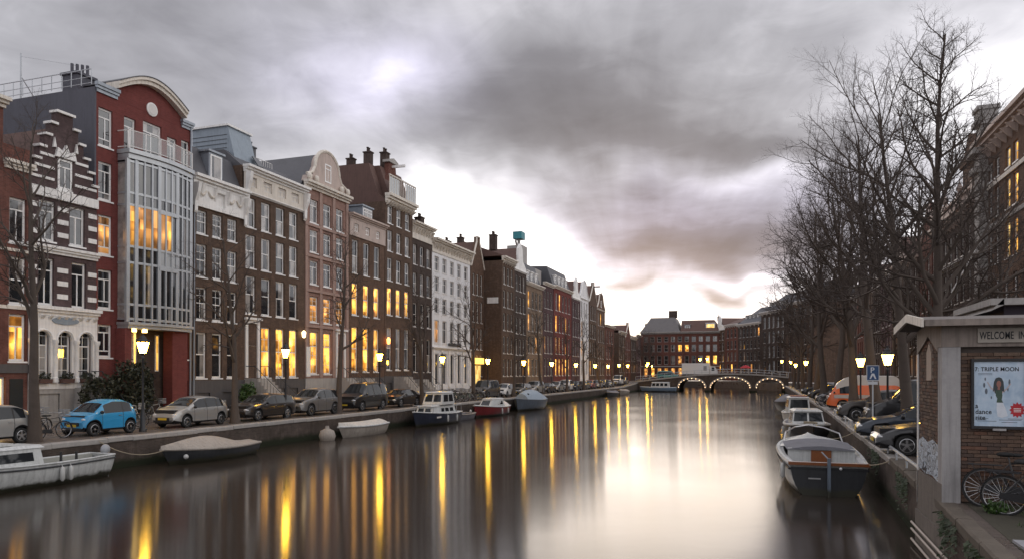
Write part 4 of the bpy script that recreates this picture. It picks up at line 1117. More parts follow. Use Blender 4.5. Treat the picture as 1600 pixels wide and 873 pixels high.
# ornate stone house with balustrade
W, H = 15.0, 15.6
cols = [(.7 + k * 2.05, 1.8 + k * 2.05) for k in range(7)]
r, _ = house('balustrade_house', 'dark stone house with a roof balustrade and urns behind the tallest bare tree', RF, 79.1, RIGHT_Z, W, H, 'b_dark', rows(cols, [(12.4, 14.6), (8.6, 11.4), (5.0, 7.6)], 'sash', None) + rows(cols, [(1.4, 4.0)], 'sash', lambda c, z: 'lit' if c[0] < 5 else None), math.pi, fm='frame_dim')
cornice(r, W, H, .6, .8, 'cornice_pink', brackets=12, bh=.5); cornice(r, W, 11.7, .3, .4, 'stone')
bal = MB()
for k in range(46): bal.lathe([(.07, 16.2), (.11, 16.5), (.06, 16.9), (.08, 17.1)], 6, (.3, .3 + k * .32, 0))
bal.box(.12, .48, .1, 14.9, 17.1, 17.28)
for yy in (.5, 5, 10, 14.5): bal.box(.05, .55, yy - .3, yy + .3, 16.2, 17.5).lathe([(.1, 17.5), (.28, 17.9), (.1, 18.3), (.02, 18.6)], 8, (.3, yy, 0))
obj('balustrade', bal, M['cornice_pink'], r)
tur = MB().box(-3, .3, 11.0, 14.6, 16.2, 19.2).box(-3.2, .5, 10.8, 14.8, 19.2, 19.6).prism([(10.9, 19.6), (12.8, 21.6), (14.7, 19.6)], 'x', -3, .3).lathe([(.5, 21), (.5, 22.6), (.1, 23.2)], 8, (-1.3, 12.8, 0))
obj('roof_turret', tur, M['b_brown2'], r)
y = 79.3
for k, (W_, H_, m_, g_, lab, kw) in enumerate([
    (8, 15.5, 'b_redbrown', 'spout', 'red brown gabled house behind the leaning tree on the right bank', dict(gl=1, lit=.15)),
    (9, 15.0, 'b_dark', None, 'dark house on the right bank with a warm lit shop floor behind the parked vans', dict(gl=1, lit=.05)),
    (8, 16.0, 'b_brown', 'neck', 'brown neck gabled house in the middle of the right row behind bare trees', dict(gl=.7, lit=.05)),
    (9, 15.5, 'b_plum', None, 'plum house in the right row behind the second right lamp', dict(gl=.8, lit=.05)),
    (8, 15, 'b_dark', 'bell', 'dark bell gabled house far along the right row', dict(gl=.7)),
    (10, 15.5, 'b_brown', None, 'wide brown house far along the right row', dict(gl=.7)),
    (9, 15, 'b_redbrown', 'spout', 'red brown gabled house near the far end of the right row', dict(gl=.6)),
    (12, 16, 'b_dark', None, 'dark end house of the right row by the bridge', dict(gl=.6))]):
    right_house(lab, y, W_, H_, m_, gable=g_, seed=50 + k, trim='cornice_pink' if k < 3 else 'frame_dim', **kw)
    y += W_ + .1

# ------------------------------------------------------------------ bridge
br = thing('arch_bridge', 'brick bridge of three arches outlined in small light bulbs across the end of the canal', 'bridge', (0, 158, 0))
arches = [(-16.7, -11.4), (-10.1, -2.4), (-.9, 4.1)]
ex = [-26.0, 5.2]
def deck(x): return 2.0 + 1.75 * math.cos(max(-1, min(1, (x + 6.2) / 21)) * math.pi / 2) ** 1.2
def spring(x):
    for a, b_ in arches:
        if a < x < b_:
            f = (2 * x - a - b_) / (b_ - a)
            top = 3.0 if b_ - a > 6 else 2.75
            return 1.0 + (top - 1.0) * math.sqrt(max(0, 1 - f * f))
    return -1.0
xsb = sorted({ex[0], ex[1], *[a for p in arches for a in p], *[p[0] + (p[1] - p[0]) * k / 20 for p in arches for k in range(21)], *[-26 + k for k in range(10)], 4.6})
b = MB()
for xa, xb in zip(xsb[:-1], xsb[1:]):
    mid = (xa + xb) / 2; inside = any(p[0] < mid < p[1] for p in arches)
    za, zb_ = (spring(xa) if inside else -1.0), (spring(xb) if inside else -1.0)
    if inside:
        za = max(za, 1.0); zb_ = max(zb_, 1.0)
    ta, tb = deck(xa), deck(xb)
    for yy in (0, 10): b.quad((xa, yy, za), (xb, yy, zb_), (xb, yy, tb), (xa, yy, ta))
    b.quad((xa, 0, ta), (xb, 0, tb), (xb, 10, tb), (xa, 10, ta)); b.quad((xa, 0, za), (xa, 10, za), (xb, 10, zb_), (xb, 0, zb_))
for p in arches:
    for xx in p: b.quad((xx, 0, -1), (xx, 10, -1), (xx, 10, 1.0), (xx, 0, 1.0))
obj('spans', b, M['quay'], br)
xx = [ex[0] + (ex[1] - ex[0]) * k / 40 for k in range(41)]
par = MB()
for xa, xb in zip(xx[:-1], xx[1:]):
    par.add([(xa, -.12, deck(xa) - .12), (xb, -.12, deck(xb) - .12), (xb, .3, deck(xb) - .12), (xa, .3, deck(xa) - .12), (xa, -.12, deck(xa) + .2), (xb, -.12, deck(xb) + .2), (xb, .3, deck(xb) + .2), (xa, .3, deck(xa) + .2)],
            [(0, 3, 2, 1), (4, 5, 6, 7), (0, 1, 5, 4), (1, 2, 6, 5), (2, 3, 7, 6), (3, 0, 4, 7)])
obj('coping', par, M['coping'], br)
for yy in (.1, 9.9):
    rl = MB()
    for dz in (.55, 1.1): rl.path([(a, yy, deck(a) + dz) for a in xx], .035, 5)
    for k in range(0, 41, 2): rl.tube((xx[k], yy, deck(xx[k])), (xx[k], yy, deck(xx[k]) + 1.15), .05, n=5)
    obj('railing', rl, M['greymetal'], br)
ringm = MB()
for p in arches:
    hw, c = (p[1] - p[0]) / 2, (p[0] + p[1]) / 2; top = 2.0 if hw > 3 else 1.75
    for k in range(20):
        t0, t1 = math.pi * k / 20, math.pi * (k + .94) / 20
        q4 = [(c + (hw + e) * math.cos(t), 1.0 + (top + e) * math.sin(t)) for e, t in ((0, t0), (.4, t0), (.4, t1), (0, t1))]
        ringm.prism(q4, 'y', -.05, -.003)
tag(obj('arch_stones', ringm, M['stone'], br), kind='stuff')
M['bulb'] = emitter('arch_bulb', (1, .64, .34), 1.7)
for p in arches:
    hw, c = (p[1] - p[0]) / 2, (p[0] + p[1]) / 2; top = 2.0 if hw > 3 else 1.75
    n = int(hw * 3.8); bl = MB()
    for k in range(n + 1):
        t = math.pi * k / n
        bl.ball((c + (hw + .1) * math.cos(t), -.12, 1.0 + (top + .1) * math.sin(t)),  .085, n=6, m=4)
    tag(obj('string_lights', bl, M['bulb'], br), kind='stuff')
# ------------------------------------------------------------------ bare trees
M['bark'] = mat('bark', (.085, .066, .054), .9, .4, 2.5, bump=.5)
M['twig'] = mat('twig_bark', (.07, .053, .046), .9, .3, 3)

def tubes_mesh(name, polys, n, material):
    V = []; F = []; base = 0
    ang_ = np.arange(n) * 2 * np.pi / n
    ca, sa = np.cos(ang_)[None, :, None], np.sin(ang_)[None, :, None]
    for P, Rr in polys:
        d = np.gradient(P, axis=0); d /= np.linalg.norm(d, axis=1)[:, None] + 1e-9
        ref = np.array([1., 0, 0]) if abs(d[0, 0]) < .8 else np.array([0, 1., 0])
        a = np.cross(d, ref); a /= np.linalg.norm(a, axis=1)[:, None] + 1e-9
        b = np.cross(d, a)
        V.append((P[:, None, :] + Rr[:, None, None] * (ca * a[:, None, :] + sa * b[:, None, :])).reshape(-1, 3))
        m = len(P)
        i = np.arange(m - 1)[:, None] * n; k = np.arange(n)[None, :]; k2 = (k + 1) % n
        F.append((np.stack([i + k, i + k2, i + n + k2, i + n + k], -1).reshape(-1, 4)) + base)
        base += m * n
    V = np.concatenate(V); F = np.concatenate(F)
    me = bpy.data.meshes.new(name)
    me.vertices.add(len(V)); me.vertices.foreach_set('co', V.astype(np.float32).ravel())
    me.loops.add(F.size); me.loops.foreach_set('vertex_index', F.ravel().astype(np.int32))
    me.polygons.add(len(F)); me.polygons.foreach_set('loop_start', np.arange(0, F.size, 4, dtype=np.int32))
    me.update(calc_edges=True); me.validate()
    me.shade_smooth(); me.materials.append(material)
    return me

def grow_tree(seed, H, trunk_h, spread, counts, r0, columnar=False, up=.25):
    rg = np.random.default_rng(seed)
    levels = [[] for _ in range(len(counts) + 1)]
    def stem(p, d, L, r, lvl, rise):
        n = [9, 7, 5, 4, 3][lvl]
        pts = [p]; dd = d / np.linalg.norm(d); wob = [.06, .16, .22, .28, .3][lvl]
        for _ in range(n):
            dd = dd + rg.normal(0, wob, 3) * .6 + np.array([0, 0, rise / n]); dd /= np.linalg.norm(dd)
            pts.append(pts[-1] + dd * L / n)
        P = np.array(pts)
        tip = [.12, .22, .3, .4, .5][lvl]
        Rr = r * (1 - (1 - tip) * np.linspace(0, 1, n + 1) ** .8)
        if lvl == 0: Rr[0] *= 1.5
        levels[lvl].append((P, Rr))
        if lvl == len(counts): return
        c = counts[lvl]
        lo = trunk_h / L if lvl == 0 else .22
        for k in range(c):
            f = lo + (1 - lo) * ((k + rg.uniform(.1, .9)) / c) ** (.8 if lvl == 0 else 1)
            f = min(f, .985); x = f * n; i = min(int(x), n - 1); q = x - i
            pos = P[i] * (1 - q) + P[i + 1] * q; rad = Rr[i] * (1 - q) + Rr[i + 1] * q
            ax = P[i + 1] - P[i]; ax /= np.linalg.norm(ax)
            th = k * 2.39996 + rg.uniform(-.5, .5)
            s1 = np.cross(ax, [0.3, .8, .52]); s1 /= np.linalg.norm(s1); s2 = np.cross(ax, s1)
            side = math.cos(th) * s1 + math.sin(th) * s2
            if lvl == 0:
                if columnar: ang = R(rg.uniform(38, 58)); l = spread * (1.15 - f) * rg.uniform(.75, 1.15) * 1.1 + .5
                else: ang = R(rg.uniform(28, 62) * (1.1 - .35 * f)); l = spread * rg.uniform(.8, 1.15) * (1.2 - .45 * f)
            else:
                ang = R(rg.uniform(28, 62)); l = L * rg.uniform(.32, .55) * (1.15 - .5 * f)
            nd = ax * math.cos(ang) + side * math.sin(ang)
            stem(pos, nd, l, min(rad * .72, [.2, .08, .034, .019][lvl] * r0 / .25), lvl + 1, up * (1.0 if lvl < 2 else .5))
    stem(np.zeros(3) - np.array([0, 0, .15]), np.array([rg.normal(0, .04), rg.normal(0, .04), 1.0]), H, r0, 0, .0)
    return levels

tree_no = 0
def tree_kind(seed, *a, **k):
    lv = grow_tree(seed, *a, **k)
    return [('trunk', tubes_mesh('trunk', lv[0], 9, M['bark'])), ('limbs', tubes_mesh('limbs', lv[1], 6, M['bark'])),
            ('branches', tubes_mesh('branches', lv[2], 4, M['bark'])), ('crown', tubes_mesh('crown', [p for l in lv[3:] for p in l], 3, M['twig']))]

def tree(parts, x, y, z, rz, label, s=1.0, tilt=(0, 0), group='bare trees along the canal'):
    r = thing('bare_tree', label, 'tree', (x, y, z), rz, group)
    r.rotation_euler = (tilt[0], tilt[1], rz); r.scale = (s, s, s)
    for nm, me in parts: obj(nm, me, None, r)
    return r

street_kinds = [tree_kind(3, 10.8, 3.4, 3.0, (11, 8, 7, 5), .22), tree_kind(4, 10.0, 3.0, 3.3, (11, 8, 7, 5), .21), tree_kind(6, 11.5, 3.8, 2.8, (10, 8, 7, 5), .23)]
big_kinds = [tree_kind(12, 13.5, 3.6, 5.4, (15, 10, 8, 6), .28, up=.45), tree_kind(15, 14.5, 4.2, 5.0, (15, 10, 8, 6), .29, up=.5), tree_kind(19, 12.8, 3.2, 5.8, (15, 10, 8, 6), .28, up=.35)]
tall_kind = tree_kind(23, 15.4, 3.6, 4.9, (32, 9, 7, 5), .25, columnar=True, up=.55)

left_tree = [(20.7, 'bare tree at the left edge in front of the stepped gable house'), (31.9, 'bare tree on the quay between the silver hatchback and the dark estate car'),
             (42.2, 'bare tree in front of the pink gable house beside the grey off-road car'), (54.5, 'bare tree in front of the dark narrow house by the cabin boat'),
             (66.6, 'bare tree at the far corner of the white building'), (78, 'bare tree beside the small white car on the left quay'), (90, 'bare tree in front of the house with the bare brick side wall'),
             (102, 'bare tree in front of the cream house with the teal roof box'), (113.5, 'bare tree beside the flat topped plum house on the left quay'), (125, 'bare tree in front of the red brick house with yellow lit floors'),
             (136.5, 'bare tree before the pale bell gabled house'), (148, 'last bare tree of the left quay before the bridge')]
for k, (y, lab) in enumerate(left_tree):
    tree(street_kinds[k % 3], -27.0 + (.25 if k % 2 else 0), y, LEFT_Z, k * 1.9 + .4, lab, [1.08, 1.0, 1.02, .95, 1.05, .9][k % 6], group='bare trees on the left quay')
right_tree = [(tall_kind, 5.7, 28.8, .92, (0, 0), 'tallest bare tree with a slim pointed crown rising behind the brick kiosk'), (big_kinds[0], 5.9, 34.0, 1.0, (0, R(6)), 'bare tree leaning beside the tall pointed one on the right quay'),
              (big_kinds[1], 5.6, 40.5, 1.04, (0, R(-3)), 'bare tree with the broad crown above the two right hand lanterns'), (big_kinds[2], 5.5, 50, 1.1, (0, 0), 'wide bare tree behind the dark vans on the right quay'),
              (big_kinds[0], 5.4, 60.5, 1.15, (0, R(-3)), 'bare tree behind the orange van on the right quay'), (big_kinds[2], 5.4, 71, 1.25, (0, R(-3)), 'bare tree reaching farthest out over the canal on the right'), (big_kinds[1], 5.5, 83, 1.25, (0, 0), 'bare tree next along from the one reaching over the canal'),
              (big_kinds[0], 5.5, 96, 1.2, (0, 0), 'bare tree in the right hand row, fourth before the bridge'), (big_kinds[2], 5.5, 110, 1.15, (0, 0), 'bare tree in the right hand row, third before the bridge'), (big_kinds[1], 5.5, 125, .88, (0, 0), 'bare tree in the right hand row, second before the bridge'), (big_kinds[0], 5.5, 142, .88, (0, 0), 'bare tree beside the right bridge head')]
for k, (kd, x, y, s, tl, lab) in enumerate(right_tree):
    tree(kd, x, y, RIGHT_Z, k * 2.3 + .9, lab, s, tl, group='bare trees on the right quay')
for k, (x, y, lab) in enumerate([(12.5, 46, 'bare tree by the house fronts behind the dark vans'), (12.5, 62, 'bare tree by the house fronts behind the orange van'), (12.5, 80, 'bare tree by the house fronts near the balustrade house')]):
    tree(big_kinds[(k + 1) % 3], x, y, RIGHT_Z, k * 1.3, lab, .8, group='bare trees by the right house fronts')
for k, (x, y, lab) in enumerate([(-27, 176, 'bare tree behind the left bridge head'), (-27.5, 190, 'bare tree behind the bridge in front of the left houses'), (0, 186, 'bare tree behind the right end of the bridge')]):
    tree(big_kinds[k % 3], x, y, 1.7, k * 1.7, lab, .8, group='bare trees behind the bridge')

# ------------------------------------------------------------------ street lamps
M['lampglass'] = emitter('lantern_glass', (1, .52, .045), 34)
M['lampglass_low'] = emitter('lantern_glass_dimmer', (1, .56, .10), 9)
def make_lamp(h=3.55, glass='lampglass'):
    r = thing('street_lamp', '', 'street lamp')
    obj('post', MB().lathe([(.17, 0), (.17, .12), (.12, .18), (.12, .75), (.085, .85), (.075, 1.0), (.055, 1.15), (.045, h - .25), (.07, h - .2), (.07, h - .12), (.04, h - .05), (.06, h)], 10), M['darkmetal'], r, smooth=40)
    obj('ladder_bar', MB().tube((-.32, 0, h - .35), (.32, 0, h - .35), .018, n=5), M['darkmetal'], r)
    gl_ = [(.13, h + .06), (.27, h + .56)]
    obj('lantern_glass', MB().lathe(gl_, 6), M[glass], r)
    f = MB().lathe([(.05, h - .02), (.15, h + .055), (.15, h + .061)], 6)
    for k in range(6):
        a = 2 * math.pi * k / 6
        f.tube((.135 * math.cos(a), .135 * math.sin(a), h + .05), (.275 * math.cos(a), .275 * math.sin(a), h + .57), .014, n=4)
    obj('lantern_frame', f, M['darkmetal'], r)
    t = MB().lathe([(.30, h + .565), (.31, h + .60), (.17, h + .72), (.15, h + .80), (.10, h + .84), (.04, h + .9), (.05, h + .96), (.01, h + 1.0)], 6)
    for k in range(6):
        a = 2 * math.pi * k / 6; t.ball((.28 * math.cos(a), .28 * math.sin(a), h + .66), .035, n=5, m=4)
    obj('lantern_crown', t, M['darkmetal'], r)
    return r
lamp0 = make_lamp()
lampL = [(26.0, 'lit lantern in front of the glazed bay building, nearest on the left quay'), (36.6, 'lit lantern in front of the three tall lit windows'), (47.9, 'lit lantern in front of the tall balcony house'),
         (59.1, 'lit lantern in front of the white building'), (70.5, 'lit lantern just past the white building'), (82.5, 'lit lantern beside the small white car'), (94.8, 'lit lantern at the house with the bare brick side wall'),
         (108.4, 'lit lantern at the cream house with the teal box'), (122, 'lit lantern at the red brick house with lit floors'), (133, 'lit lantern at the white neck gable house'), (144, 'lit lantern at the pale bell gabled house'), (154, 'lit lantern at the left bridge head')]
for k, (y, lab) in enumerate(lampL):
    o = lamp0 if k == 0 else copy_tree(lamp0)
    o.location = (-27.0, y, LEFT_Z if y < 140 else 1.6); tag(o, lab, None, 'street lamps on the left quay')
lamp1 = make_lamp(2.9, 'lampglass_low')
lampR = [(5.6, 37.9, RIGHT_Z, 'lit lantern nearest the kiosk on the right quay'), (5.6, 47.7, RIGHT_Z, 'lit lantern above the orange van beside the parking sign')]
for k, (x, y, z, lab) in enumerate(lampR):
    o = lamp1 if k == 0 else copy_tree(lamp1)
    o.location = (x, y, z); tag(o, lab, None, 'street lamps on the right quay')
for k, (x, y, z, lab) in enumerate([(5.6, 78, RIGHT_Z, 'lit lantern behind the second moored cabin boat'), (5.6, 104, RIGHT_Z, 'lit lantern midway along the far right quay'), (5.6, 135, RIGHT_Z, 'lit lantern near the right bridge head'),
                                    (-13.2, 169, 3.1, 'lit lantern on the far side of the bridge above the left arch'), (-11.6, 169, 3.2, 'lit lantern beside the one above the left arch'), (4.2, 169, 2.6, 'lit lantern on the far side of the bridge, right end'), (5.9, 166, 2.4, 'outermost lit lantern at the right end of the bridge'),
                                    (-24.5, 166, 2.2, 'lit lantern at the left end of the bridge'), (-26.5, 178, 1.9, 'lit lantern behind the left bridge head'), (-28, 196, 1.9, 'lit lantern far behind the bridge on the left bank')]):
    tag(dup(lamp0, (x, y, z), 0, lab), None, None, 'street lamps round the bridge')

# ------------------------------------------------------------------ cars
M['rubber'] = mat('tyre_rubber', (.018, .018, .018), .8, .2, 5)
M['rim'] = mat('alloy_rim', (.50, .50, .51), .3, .1, 5, metal=.8)
M['carglass'] = mat('car_glass', (.02, .023, .026), .03, .2, 1, spec=.4)
M['trim'] = mat('black_trim', (.018, .018, .02), .5, .2, 4)
M['headlamp'] = mat('headlamp_glass', (.62, .63, .64), .12, .1, 8, spec=.8)
M['taillamp'] = mat('tail_lamp', (.30, .012, .012), .2, .1, 8)
M['plate'] = mat('yellow_plate', (.62, .42, .03), .5, .1, 8)
def paint(name, c, metal=.25, rough=.3): return mat('paint_' + name, c, rough, .06, .7, metal=metal, coat=.6)
P = {'blue': paint('sky_blue', (.025, .27, .52), 0), 'silver': paint('silver', (.40, .40, .39), .5), 'grey': paint('warm_grey', (.20, .20, .20), .5), 'black': paint('black', (.018, .018, .02)),
     'dark': paint('dark_brown', (.035, .030, .028)), 'navy': paint('navy', (.020, .028, .042)), 'white': paint('white', (.68, .67, .65), 0), 'orange': paint('orange', (.72, .13, .02), 0),
     'cream': paint('cream', (.55, .50, .44), 0), 'red': paint('dark_red', (.20, .02, .02), 0), 'green': paint('bottle_green', (.03, .07, .05))}
KIND = {
 'microcar': dict(L=2.75, W=1.64, H=1.54, wb=1.87, fo=.44, r=.30, prof=[(-1.375, .80), (-1.33, 1.0), (-1.1, 1.38), (-.7, 1.52), (-.1, 1.54), (.35, 1.40), (.86, 1.0), (1.2, .88), (1.34, .70), (1.375, .55)], belt=.96, win=[(-1.0, -.58), (-.52, .42)], ws=(.36, .86), rw=(-1.3, -1.0), seams=(-.52, .56)),
 'hatchback': dict(L=3.85, W=1.68, H=1.50, wb=2.45, fo=.75, r=.30, prof=[(-1.925, .72), (-1.88, .95), (-1.6, 1.3), (-1.2, 1.46), (-.4, 1.52), (.2, 1.46), (.95, 1.03), (1.45, .90), (1.8, .74), (1.925, .52)], belt=.95, win=[(-1.45, -1.02), (-.95, -.25), (-.17, .62)], ws=(.24, .93), rw=(-1.84, -1.5), seams=(-.98, -.21, .68)),
 'estate': dict(L=4.6, W=1.78, H=1.48, wb=2.68, fo=.88, r=.32, prof=[(-2.3, .70), (-2.25, .95), (-1.95, 1.35), (-1.5, 1.45), (-.4, 1.49), (.15, 1.43), (.95, .99), (1.75, .88), (2.2, .72), (2.3, .52)], belt=.93, win=[(-1.85, -1.15), (-1.07, -.28), (-.2, .62)], ws=(.2, .94), rw=(-2.22, -1.9), seams=(-1.1, -.24, .66)),
 'offroad_car': dict(L=4.5, W=1.84, H=1.70, wb=2.65, fo=.88, r=.36, prof=[(-2.25, .85), (-2.2, 1.1), (-1.95, 1.52), (-1.5, 1.66), (-.4, 1.71), (.15, 1.64), (.9, 1.16), (1.65, 1.04), (2.12, .88), (2.25, .60)], belt=1.08, win=[(-1.8, -1.15), (-1.07, -.28), (-.2, .6)], ws=(.2, .88), rw=(-2.18, -1.9), seams=(-1.1, -.24, .66)),
 'saloon': dict(L=4.6, W=1.80, H=1.42, wb=2.72, fo=.85, r=.33, prof=[(-2.3, .68), (-2.25, .92), (-1.75, 1.0), (-1.25, 1.26), (-.7, 1.41), (-.1, 1.42), (.3, 1.35), (1.0, .96), (1.75, .84), (2.18, .68), (2.3, .5)], belt=.92, win=[(-1.22, -.42), (-.34, .66)], ws=(.33, .98), rw=(-1.7, -.95), seams=(-1.2, -.38, .7)),
 'van': dict(L=4.95, W=1.92, H=1.98, wb=3.0, fo=.9, r=.34, prof=[(-2.475, .75), (-2.45, 1.2), (-2.38, 1.85), (-2.2, 1.97), (-.6, 2.0), (.6, 1.94), (1.35, 1.22), (1.95, 1.05), (2.4, .85), (2.475, .55)], belt=1.12, win=[(-2.2, -1.3), (-1.2, -.2), (-.08, 1.0)], ws=(.66, 1.34), rw=(-2.44, -2.36), seams=(-1.25, -.14, 1.02)),
 'camper_van': dict(L=4.7, W=1.86, H=2.42, wb=2.46, fo=1.0, r=.33, prof=[(-2.35, .7), (-2.33, 1.2), (-2.2, 2.2), (-1.9, 2.40), (.6, 2.42), (1.2, 2.25), (1.75, 1.85), (2.12, 1.2), (2.3, .95), (2.35, .5)], belt=1.2, rt=.46, win=[(.5, 1.55)], ws=(1.76, 2.12), rw=(-2.32, -2.2), seams=(-.95, .42, 1.6)),
}
KIND['tall_van'] = dict(KIND['van'], H=2.35, prof=[(a, c * 1.18) for a, c in KIND['van']['prof']], belt=1.3)
def car_geo(k):
    s = KIND[k]; L, W = s['L'], s['W']; hx = L / 2
    wx = [hx - s['fo'], hx - s['fo'] - s['wb']]; ra = s['r'] + .055; zc = s['r']
    xs = set(np.round(np.linspace(-hx, hx, 38), 3))
    for c in wx:
        for t in np.linspace(0, math.pi, 13): xs.add(round(c + ra * math.cos(t), 3))
    for a, b_ in s['win']: xs |= {a, b_}
    xs |= set(s['ws']) | set(s['rw'])
    for q in s['seams']: xs |= {q - .012, q + .012}
    xs = sorted(xs); xs = [x for i, x in enumerate(xs) if i == 0 or x - xs[i - 1] > .004]
    px, pz = zip(*s['prof'])
    fine = np.linspace(-hx, hx, 400); tz = np.interp(fine, px, pz)
    ker = np.hanning(21); ker /= ker.sum()
    tz = np.convolve(np.pad(tz, 10, mode='edge'), ker, 'valid')
    rings = []
    for x in xs:
        top = float(np.interp(x, fine, tz)); e = max(0, (abs(x) - .62 * hx) / (.38 * hx))
        w = W / 2 * (1 - .20 * e ** 2.6)
        zb = .24 + .10 * e ** 2
        for c in wx:
            if abs(x - c) < ra: zb = max(zb, zc + math.sqrt(ra * ra - (x - c) ** 2))
        belt = min(s['belt'] + .03 * (-x / hx), top - .05)
        zb = min(zb, belt - .16)
        sh = belt - .10; h = top - belt
        tum = min(.30, .10 + .17 * h) if h > .1 else .06
        half = [(w - .05, zb), (w - .005, zb + .06), (w, zb + (sh - zb) * .6), (w - .012, sh), (w - .035, belt), (w - .05 - tum * .75, belt + h * s.get('rt', .84)), (w - .09 - tum, top - .035 * min(1, h * 4)), (w * .45, top), (0, top + .012)]
        rings.append([(x, yy, zz) for yy, zz in half] + [(x, -yy, zz) for yy, zz in half[-2::-1]])
    m = len(rings[0]); n = len(rings)
    V = [p for r_ in rings for p in r_]
    F = {'body': [], 'glass': [], 'trim': [], 'roof': []}
    for i in range(n - 1):
        xm = (xs[i] + xs[i + 1]) / 2
        seam = any(abs(xm - q) < .011 for q in s['seams'])
        for j in range(m - 1):
            jj = j if j < 8 else m - 2 - j          # row index from either sill
            f = (i * m + j, (i + 1) * m + j, (i + 1) * m + j + 1, i * m + j + 1)
            top = rings[i][8][2]
            key = 'body'
            tall = rings[i][8][2] - rings[i][4][2] > .12 and rings[i + 1][8][2] - rings[i + 1][4][2] > .12
            if jj == 4 and any(a <= xm <= b_ for a, b_ in s['win']) and tall: key = 'glass'
            elif jj in (6, 7) and (s['ws'][0] < xm < s['ws'][1] or s['rw'][0] < xm < s['rw'][1]): key = 'glass'
            elif jj == 4 and tall and s['win'][0][0] < xm < s['win'][-1][1]: key = 'trim'
            elif seam and jj in (1, 2, 3): key = 'trim'
            elif jj == 0: key = 'trim'
            elif jj >= 5 and s['prof'][3][0] - .5 < xm < s['ws'][0] and k == 'camper_van': key = 'roof'
            F[key].append(f)
    F['body'] += [tuple(range(m))[::-1], tuple((n - 1) * m + q for q in range(m))]
    return s, V, F, wx

def submesh(V, faces):
    used = sorted({i for f in faces for i in f}); mp = {u: i for i, u in enumerate(used)}
    b = MB(); b.v = [V[u] for u in used]; b.f = [tuple(mp[i] for i in f) for f in faces]
    return b

def make_car(kind, colour, label, roofcol=None, lights=False):
    s, V, F, wx = cached(('car', kind), lambda: car_geo(kind))
    r = thing(kind, label, {'van': 'van', 'tall_van': 'van', 'camper_van': 'van'}.get(kind, 'car'))
    pm = P[colour]; L, W, hx = s['L'], s['W'], s['L'] / 2
    obj('body', cached(('cb', kind, colour), lambda: submesh(V, F['body']).mesh('body', pm, 32)), None, r)
    obj('window_glass', cached(('cg', kind), lambda: submesh(V, F['glass']).mesh('window_glass', M['carglass'], 32)), None, r)
    obj('trim', cached(('ct', kind), lambda: submesh(V, F['trim']).box(-hx + .12, hx - .12, -W / 2 + .26, W / 2 - .26, .2, s['belt'] - .08).mesh('trim', M['trim'], 32)), None, r)
    if F['roof']: obj('high_roof', submesh(V, F['roof']).mesh('high_roof', P[roofcol or colour], 32), None, r)
    def wheel_m(): return MB().lathe([(s['r'] * .66, -.09), (s['r'] * .9, -.10), (s['r'], -.06), (s['r'], .06), (s['r'] * .9, .10), (s['r'] * .66, .09)], 20, (0, 0, 0), 'y').mesh('wheel', M['rubber'], 40)
    def rim_m():
        b = MB().lathe([(s['r'] * .70, -.08), (s['r'] * .70, .085), (s['r'] * .62, .095), (s['r'] * .60, .04), (.0001, .03)], 20, (0, 0, 0), 'y')
        for q in range(5):
            st_ = len(b.v); b.box(-.035, .035, .04, .09, 0, s['r'] * .62); b.xf(Matrix.Rotation(2 * math.pi * q / 5, 4, 'Y'), st_)
        b.lathe([(.06, .04), (.05, .1)], 8, (0, 0, 0), 'y')
        return b.mesh('rim', M['rim'], 35)
    for x in wx:
        for sd in (1, -1):
            wo = obj('wheel', cached(('wh', kind), wheel_m), None, r, (x, sd * (W / 2 - .115), s['r']), 0 if sd > 0 else math.pi)
            obj('rim', cached(('ri', kind), rim_m), None, wo)
    zf = np.interp(hx - .12, *zip(*s['prof'])) - .10
    hl = cached(('hl', kind), lambda: MB().ball((0, 0, 0), .17, .19, .085, 10, 6).mesh('headlight', M['headlamp'], 60))
    tl = cached(('tl', kind), lambda: MB().box(-.05, .05, -.10, .10, -.16, .16).mesh('tail_light', M['taillamp']))
    for sd in (1, -1):
        obj('headlight', hl, None, r, (hx - .20, sd * (W / 2 * .80 - .12), zf), sd * -.5)
        obj('tail_light', tl, None, r, (-hx + .06, sd * (W / 2 * .80 - .14), s['belt'] - .22))
        obj('mirror', cached(('mi', kind), lambda: MB().ball((0, 0, 0), .07, .11, .075, 8, 6).mesh('mirror', M['trim'], 60)), None, r, (s['ws'][1] - .22, sd * (W / 2 + .06), s['belt'] + .05))
        for q in s['seams'][:-1] if kind != 'microcar' else s['seams'][:1]:
            obj('door_handle', cached('dh', lambda: MB().box(-.08, .08, -.018, .018, -.015, .015).mesh('door_handle', M['rim'])), None, r, (q + .16, sd * (W / 2 - .006), s['belt'] - .12))
    zg = zf - .18
    obj('grille', cached(('gr', kind), lambda: MB().box(hx - .06, hx + .012, -W * .25, W * .25, zg - .09, zg + .06).box(hx - .05, hx + .008, -W * .33, W * .33, .28, .36).mesh('grille', M['trim'])), None, r)
    pl = cached('np', lambda: MB().box(-.01, .01, -.26, .26, -.055, .055).mesh('number_plate', M['plate']))
    obj('number_plate', pl, None, r, (hx + .016, 0, .45)); obj('number_plate', pl, None, r, (-hx - .008, 0, .62))
    return r

